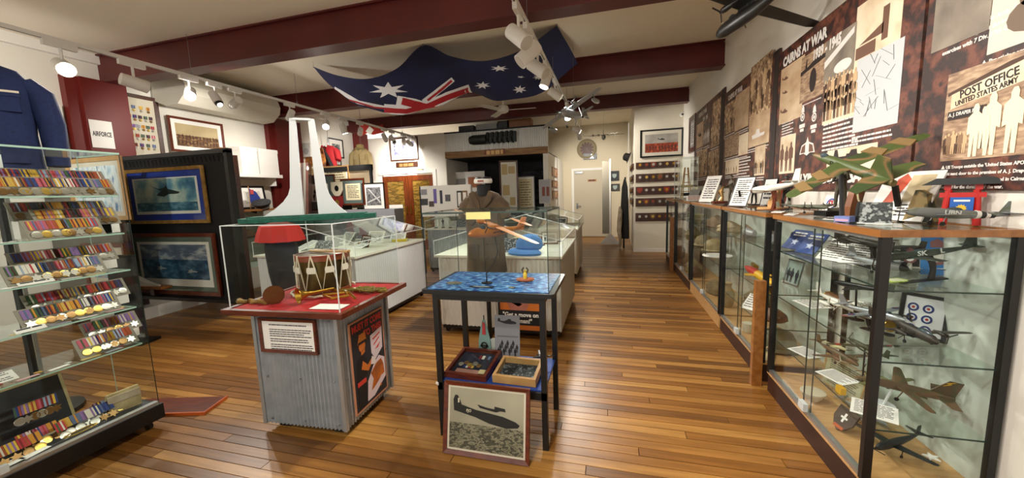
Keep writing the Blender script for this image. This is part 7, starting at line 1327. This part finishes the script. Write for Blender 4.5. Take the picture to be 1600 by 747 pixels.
fpic('black framed monochrome aerial map leaning at the end of the bench', 569, 285, 600, 328, YF + .1, BLACK, .02, .07, PAPER, mat('aerial_map', '#2c2c2e', .5, col2=['#8a8a8c', '#1c1c1e'], scale=14), lambda t, x0, x1, z0, z1, y: flat('runways', [[(x0 + .02, z0 + .05), (x1 - .02, z0 + .16), (x1 - .02, z0 + .18), (x0 + .02, z0 + .07)], [(x0 + .05, z1 - .03), (x1 - .03, z0 + .05), (x1 - .01, z0 + .06), (x0 + .07, z1 - .03)]], C('#d8d8d8'), t, y))
for k, (px_, py_, c, lab) in enumerate(((527, 318, '#7a1c1a', 'red shield plaque with gold crest beside the letter frame'), (526, 296, '#c9c0a8', 'cream and black shield plaque above the red shield plaque'))):
    q = onY(px_, py_, YF); t = thing('shield_plaque', lab, 'plaque', (q.x, YF + .02, q.z)); MB().prism([(x * 2.0, z * 2.2) for x, z in shield(.07)], -.02, 0).build('shield', C(c), t); flat('crest', [ell(0, .02, .05, .06)], GOLDM if k == 0 else BLACK, t, -.02); B(-.02, .02, 0, .4, -.16, .0).build('bracket', BLACKM, t)
for (x0, y0, x1, y1, mw_, pm_, lab_) in ((514, 215, 537, 245, .1, mat('photo_print_bw'), 'small black framed monochrome print high on the left white wall'), (519, 247, 533, 258, .02, C('#b8b8b4'), 'tiny black framed card under the monochrome print')):
    l_, w_, h_ = leftw(x0, y0, x1, y1, XL + .01); picture('framed_photo', lab_, l_, D(90), w_, h_, .03, .02, BLACK, mw_, PAPER, pm_, None, group='pictures')
q = onY(508, 235, 7.2); rj = torso('uniform_jacket', 'red tunic with black sash hanging behind the memorial model', (q.x, 7.28, 2.0), D(10), mat('tunic_crimson', '#a0141c', .8), .42, .66, .2, buttons=0, pockets=False, neck_m=None, sl_len=.3); MB().tube([(-.06, -.1, .62), (.05, -.12, .4), (.16, -.1, .1)], [.03, .045, .05], 8).build('black_sash', BLACKM, rj, True); MB().cyl((0, .05, .7), (0, .05, 1.2), .006, n=6).build('hanger_wire', STEEL, rj)
q = onY(557, 235, 8.3); kj = torso('uniform_jacket', 'pale khaki uniform shirt hanging by the third red column', (q.x, 8.45, 1.98), D(12), mat('khaki_pale', '#a89468', .85), .42, .75, .2, buttons=3, btn=BRASS, neck_m=None); MB().lathe([(.17, .72), (.18, .735), (.1, .76), (.09, .85), (.01, .87)], (0, 0, 0), 16).build('slouch_hat', C('#8a7848', .8), kj, True); MB().cyl((0, .05, .87), (0, .05, 1.2), .006, n=6).build('hanger_wire', STEEL, kj)
q = onX(484, 235, -6.49); t = thing('small_speaker', 'white box loudspeaker fixed high behind the memorial model', 'speaker', (q.x, q.y, q.z)); B(-.1, .1, -.1, .1, -.15, .15).build('cabinet', WHITE, t); MB().cyl((0, -.1, -.03), (0, -.108, -.03), .07, n=16).build('cone', C('#b8b8b4'), t)
q = onY(480, 255, 6.7); t = thing('draped_banner', 'orange and brown draped banner behind the memorial legs', 'banner', (q.x - .1, YF + .42, 2.171)); MB().rings([[(-.3 + .06 * a, .03 * math.sin(a * 1.9 + z * 9), z * (1 - .05 * (a % 3))) for a in range(11)] + [(-.3 + .06 * a, .03 + .03 * math.sin(a * 1.9 + z * 9), z * (1 - .05 * (a % 3))) for a in range(10, -1, -1)] for z in (0, .15, .3, .42)]).build('cloth', mat('banner_brown', '#7a3c1c', .8, col2=['#b0702c', '#4a2412'], scale=5), t, True)
q = onY(577, 275, 8.2); t = thing('bunting', 'red and white bunting cloth hung high between left track lights', 'bunting', (onY(577, 205, 8.3).x, 8.3, onY(577, 205, 8.3).z)); MB().prism([(-.3, .14), (-.1, .2), (.1, .08), (.4, .14), (.42, -.06), (.1, -.1), (-.05, -.04), (-.28, -.12)], -.004, .004).build('red_cloth', C('#a8281c'), t); MB().prism([(-.1, 0), (.02, .12), (.14, .02), (.02, -.1)], -.01, -.004).build('white_diamond', PAPER, t); MB().cyl((0, 0, .1), (0, 0, ZC - t.location.z), .003, n=5).build('cord', STEEL, t)
q = onY(563, 272, 8.0); t = thing('stacked_boxes', 'small cream box with printed flags beside the rack', 'box', (onY(562, 285, 7.3).x, 7.35, 1.6)); B(-.12, .12, -.08, .08, 0, .34).build('carton', C('#c9b48c'), t); flat('print', [rect(-.08, .12, .08, .26)], C('#8a3a30'), t, -.08); B(-.12, .12, -.06, .06, -1.6, 0).build('pedestal', BLACKM, t)
# back-left wall pictures
l_, w_, h_ = front(611, 213, 652, 252, 8.97); picture('framed_print', 'dark framed blue and white battle print above the double doors', (l_[0], 8.985, l_[2]), 0, w_, h_, .03, .03, DARKW, .08, PAPER, mat('blue_sketch', '#8a8ab0', .5, col2=['#e0e0ec', '#5a5a90', '#c8c4a8'], scale=6), None, group='pictures')
l_, w_, h_ = front(619, 252, 652, 262, 8.97); t = thing('name_board', 'dark timber name board with faded gold letters under the battle print', 'sign', (l_[0], 8.99, l_[2])); B(-w_ / 2, w_ / 2, -.02, 0, 0, h_).build('board', DARKW, t); flat('gold_letters', [p for p in lines_polys(-w_ * .35, w_ * .35, h_ * .72, 1, .09, .9, 0)], C('#8a6a3c'), t, -.02)
q = onY(656, 266, 8.98); t = thing('door_label', 'small gold label with a dark dot above the right glazed door', 'sign', (q.x, 8.99, q.z)); B(-.09, .06, -.01, 0, -.03, .03).build('plate', C('#b88a2c'), t); MB().cyl((.09, 0, 0), (.09, -.012, 0), .028, n=12).build('dot', BLACK, t)
q = onY(635, 269, 8.98); t = thing('smoke_sensor', 'small white sensor dome above the glazed doors', 'sensor', (q.x, 8.99, q.z)); MB().lathe([(.05, 0), (.048, .03), (.004, .05)], (0, 0, 0), 14, Matrix.Rotation(D(90), 3, 'X')).build('dome', C('#a8aaac'), t, True)
# on and in the dark exhibit
eng_ = thing('aero_engine', 'black long aero engine relief fixed on the corrugated fascia', 'engine', (onY(770, 217, 8.95).x, 8.93, onY(770, 217, 8.95).z)); EM = mat('engine_black', '#20261f', .5, .3, col2='#0e110e', scale=14, bump=.6)
B(-.15, .6, -.06, .05, -.1, .14).build('block', EM, eng_); MB().lathe([(.09, -.6), (.12, -.5), (.12, -.15)], (0, -.0, 0), 14, Matrix.Rotation(D(90), 3, 'Y')).build('gear_case', EM, eng_, True)
for k in range(6): MB().cyl((-.1 + k * .12, -.07, .02), (-.1 + k * .12, -.07, .15), .035, n=10).build('cylinder', EM, eng_); MB().tube([(-.1 + k * .12, -.1, .0), (-.1 + k * .12, -.11, -.08), (-.04 + k * .12, -.1, -.13)], .02, 8).build('exhaust_stub', EM, eng_)
l_, w_, h_ = front(757, 232, 789, 242, 8.93); t = thing('name_board', 'small red brown name board with gold letters on the rough timber beam', 'sign', (l_[0], 8.945, l_[2])); B(-w_ / 2, w_ / 2, -.015, 0, 0, h_).build('board', C('#7a3a14'), t); flat('gold_letters', lines_polys(-w_ * .4, w_ * .4, h_ * .8, 1, .1, 1.0, 0), C('#d8b070'), t, -.015)
for k, (x_, w_, c, h_) in enumerate(((-3.6, .4, '#1c1c1e', .16), (-3.05, .55, '#8a8a84', .17), (-2.6, .3, '#2a2a2a', .2), (-2.2, .6, '#8a5a30', .22))): o = B(-w_ / 2, w_ / 2, -.15, .15, 0, h_).build('storage_box', C(c)); o.location = (x_, 9.3, 3.051); tag(o, ('black crate', 'pale grey bundle box', 'charcoal box', 'tan timber crate')[k] + ' stored on top of the exhibit facade', 'box')
struct('exhibit_roof', B(FX0, FX1, 9.1, 9.6, 3.03, 3.05), BLACKM)
fpic('white framed board with two photographs at the left of the dark exhibit', 700, 267, 757, 330, 9.6, WHITE, .03, 0, PAPER, WHITEM, lambda t, x0, x1, z0, z1, y: (flat('photo_print', [rect(x0 + .08, z0 + .45, x0 + .55, z1 - .15)], C('#9a9a98'), t, y), flat('map_print', [rect(x0 + .62, z0 + .6, x1 - .06, z1 - .12)], C('#b0683c'), t, y), flat('photo_print', [rect(x0 + .15, z0 + .08, x0 + .6, z0 + .38)], C('#8a8884'), t, y)), 'display_board')
dfc = fpic('tall dark framed panel of cream documents standing angled in the exhibit', 783, 250, 808, 330, 8.9, DARKW, .04, 0, PAPER, mat('document_board', '#d8d4c8', .6), lambda t, x0, x1, z0, z1, y: [flat('document_print', [r_], C('#b8a070'), t, y) for r_ in (rect(x0 + .02, z1 - .3, x0 + .16, z1 - .05), rect(x0 + .18, z1 - .28, x1 - .03, z1 - .1), rect(x0 + .03, z0 + .35, x0 + .2, z0 + .6), rect(x0 + .2, z0 + .1, x1 - .04, z0 + .3))], 'display_board')
dfc.rotation_euler = (0, 0, D(18)); B(-.16, -.1, -.02, .3, -dfc.location.z, .02).build('foot', DARKW, dfc)
fpic('cream framed documents leaning right of the tall document panel', 808, 275, 835, 330, 9.3, C('#8a8a86'), .02, .04, PAPER, mat('cream_cert'), art_doc(C('#8a7a50'), 10)).location.y += 0
fd_ = [o for o in COL.objects if o.get('label') == 'cream framed documents leaning right of the tall document panel'][0]; B(-.03, .03, 0, .03, -fd_.location.z, .02).build('stand_leg', DARKW, fd_)
fpic('grey photo board with two brown portraits at the right of the exhibit', 843, 280, 860, 318, 8.6, C('#b8b8b8'), .02, 0, PAPER, C('#a8a8ac'), lambda t, x0, x1, z0, z1, y: flat('portrait', [rect(x0 + .05, z0 + .15, x0 + .12, z1 - .15), rect(x0 + .15, z0 + .15, x0 + .22, z1 - .15)], C('#8a4a3a'), t, y), 'display_board')
for k, (ya, yb) in enumerate(((262, 276), (282, 293), (298, 310))):
    q0 = onX(866, (ya + yb) / 2, FX1 + .01); a = onX(866, yb, FX1 + .01); b_ = onX(866, ya, FX1 + .01); picture('framed_photo', '%s amber framed photograph on the exhibit side wall, from the top' % ORD[k], (FX1 + .002, 10.0, a.z), D(90), .95, b_.z - a.z, .03, .02, mat('amber_wood', '#8a4a1c', .4), 0, PAPER, mat('amber_photo', '#a8683c', .5, col2=['#d8b088', '#6a3818'], scale=5), None, group='pictures')
# ================================================================ SHOWCASE CONTENTS
rc = random.Random(5)
def fill_case(tag_, x0, x1, y0, y1, z, n):
    kinds = ['photo', 'paper', 'tool', 'paper', 'frame', 'relic', 'cloth']
    for k in range(n):
        x = rc.uniform(x0 + .15, x1 - .15); y = y0 + .12 + (y1 - y0 - .24) * (k + .5) / n; kd = kinds[k % 7]; rz = rc.uniform(-.6, .6); o_ = '%s item in the %s' % (ORD[k], tag_)
        if kd == 'photo': card('photograph', 'monochrome photograph propped up, ' + o_, (x, y, z), (-D(40), 0, rz), .22, .17, mat('photo_print_bw'), 0, 'photograph', True)
        elif kd == 'paper': card('document', 'white typed document lying, ' + o_, (x, y, z), (-D(70), 0, rz), .21, .28, PAPER, 12, 'document')
        elif kd == 'tool': t = thing('bayonet', 'dark bayonet with timber grip, ' + o_, 'bayonet', (x, y, z + .012), rz + .4); MB().hexa([(-.2, -.012, -.004), (.12, -.014, -.004), (.12, .014, -.004), (-.2, .004, -.004)], [(-.2, -.012, .004), (.12, -.014, .004), (.12, .014, .004), (-.2, .004, .004)]).build('blade', STEEL, t); MB().tube([(.12, 0, 0), (.18, 0, 0), (.24, 0, 0)], [.012, .015, .013], 8).build('grip', DARKW, t, True); B(.112, .122, -.03, .03, -.008, .008).build('guard', STEEL, t)
        elif kd == 'frame': picture('framed_photo', 'small timber framed photograph, ' + o_, (x, y, z), (-D(20), 0, rz), .2, .15, .015, .012, REDW, .02, PAPER, mat('photo_print_bw'), None, group='pictures')
        elif kd == 'relic': shellcase('brass shell case lying, ' + o_, (x, y, z + .03), .2, .025, BRASS, (0, D(90), rz))
        else: bundle('folded khaki cloth, ' + o_, (x, y, z), (.1, .08, .06), KHAKI if k % 2 else CREAMC, rz)
fill_case('showcase behind the black table', -1.75, -.5, 3.5, 4.8, .8405, 7); fill_case('white showcase behind the drum', -3.9, -2.7, 3.35, 4.8, .8405, 10); fill_case('grey showcase under the brochure board', -3.3, -2.3, 6.4, 7.4, .8405, 5); fill_case('far aisle showcase', -1.65, -.6, 6.15, 7.2, .8405, 6); fill_case('showcase before the dark exhibit', -3.2, -1.7, 7.8, 8.6, .8405, 5)
# blue cap in the front showcase
cp = thing('forage_hat', 'sky blue cloth cap lying in the showcase behind the black table', 'cap', (-.83, 3.62, .8405), D(-25)); SKYB = mat('cap_blue', '#4a84d0', .85)
MB().lathe([(.12, .04), (.14, .07), (.13, .13), (.08, .18), (.01, .195)], (0, .05, 0), 18).build('crown', SKYB, cp, True); MB().rings([[(x * k, y * k - .04, z) for x, y in ell(0, 0, .19, .13, 18)] for z, k in ((.0, .92), (.02, 1), (.045, .85), (.055, .6))]).build('folds', SKYB, cp, True)
# yellow badge booklet and white easels in the white showcase
t = thing('yellow_booklet', 'bright yellow booklet in the white showcase', 'booklet', (-2.85, 4.55, .8405), D(20)); B(-.1, .1, -.07, .07, 0, .03).build('cover', C('#d8c01e'), t); B(-.09, .1, -.065, .065, .004, .026).build('pages', PAPER, t)
for k, (x, y) in enumerate(((-3.5, 4.2), (-3.1, 4.3), (-3.3, 3.8))): t = thing('acrylic_easel', '%s slanted white information board in the white showcase' % ('left rear', 'right rear', 'front')[k], 'easel', (x, y, .8405), (-D(38), 0, D(-20 + 25 * k))); B(-.12, .12, -.004, 0, 0, .2).build('board', PAPER, t); flat('text_lines', lines_polys(-.1, .1, .18, 9, .018, .4), INK, t, -.004); B(-.01, .01, .0, .006, .0, .12).build('prop', PE, t)
# white brochure board on the grey showcase
l_, w_, h_ = front(661, 288, 736, 330, 6.25); wb = thing('brochure_board', 'white display board of small pictures standing over the grey showcase', 'display board', (l_[0], 6.22, 0)); B(-w_ / 2, w_ / 2, -.02, .02, l_[2] - .1, l_[2] + h_).build('board', WHITEM, wb); B(-w_ / 2 - .02, -w_ / 2, -.03, .03, 0, l_[2] + h_).build('post', BLACK, wb); B(w_ / 2, w_ / 2 + .02, -.03, .03, 0, l_[2] + h_).build('post', C('#b8b8b4'), wb); zb = l_[2]
for (x, z, a, b_, c) in ((-.42, .3, .12, .1, '#8a8a90'), (-.42, .12, .14, .12, '#3a3a3c'), (-.2, .22, .06, .26, '#6a5aa8'), (-.08, .2, .05, .24, '#2a2a3c'), (.05, .18, .1, .12, '#55555c'), (-.28, .08, .1, .1, '#4a4038')): B(x - a / 2, x + a / 2, -.024, -.02, zb + z - b_ / 2 + .05, zb + z + b_ / 2 + .05).build('picture', C(c), wb)
for k, x in enumerate((.28, .38)): B(x - .05, x + .05, -.03, -.02, zb + .05, zb + .35).build('framed_strip', BLACK if k == 0 else C('#7a5a30'), wb); B(x - .03, x + .03, -.032, -.03, zb + .08, zb + .32).build('strip_print', PAPER, wb)
# poster under the front showcase
gp = thing('war_poster', 'orange war poster reading Get a move on man on the showcase front', 'poster', (-.83, 3.45, .12)); zz = onY(800, 513, 3.45).z; l_, w_, h_ = front(783, 440, 845, 513, 3.45); gp.location = (l_[0], 3.452, l_[2])
B(-w_ / 2, w_ / 2, -.012, 0, 0, h_).build('board', C('#d8782c'), gp); B(-w_ / 2 - .02, -w_ / 2, -.015, 0, 0, h_).build('side_strip', BLACK, gp); B(-w_ / 2, w_ / 2, -.014, -.012, .05, .2).build('caption_band', C('#17171c'), gp); text('"Get a move on', .06, PAPER, gp, 0, -.0147, .155, sx=w_ * .9 / .4, bold=.035); text('man!"', .06, PAPER, gp, .05, -.0147, .092, sx=w_ * .9 / .4, bold=.035)
flat('figure_print', [[(-.1, .2), (.06, .2), (.09, .27), (.04, .33), (-.03, .3), (-.12, .33), (-.14, .28)], [(-.14, .3), (-.02, .24), (.02, .26), (-.1, .36)]], C('#b87060'), gp, -.012)

for k, (x, y, c) in enumerate(((-3.25, 6.45, '#d8d4c8'), (-3.12, 6.5, '#2a2a2c'), (-2.95, 6.45, '#c9c4b8'))): figurine(('white uniformed doll figure at the left of the grey showcase', 'dark uniformed doll figure in the grey showcase', 'cream uniformed doll figure in the grey showcase')[k], (x, y, .8405), D(-15 + 10 * k), .17, C(c), gun=False, group='doll figures')
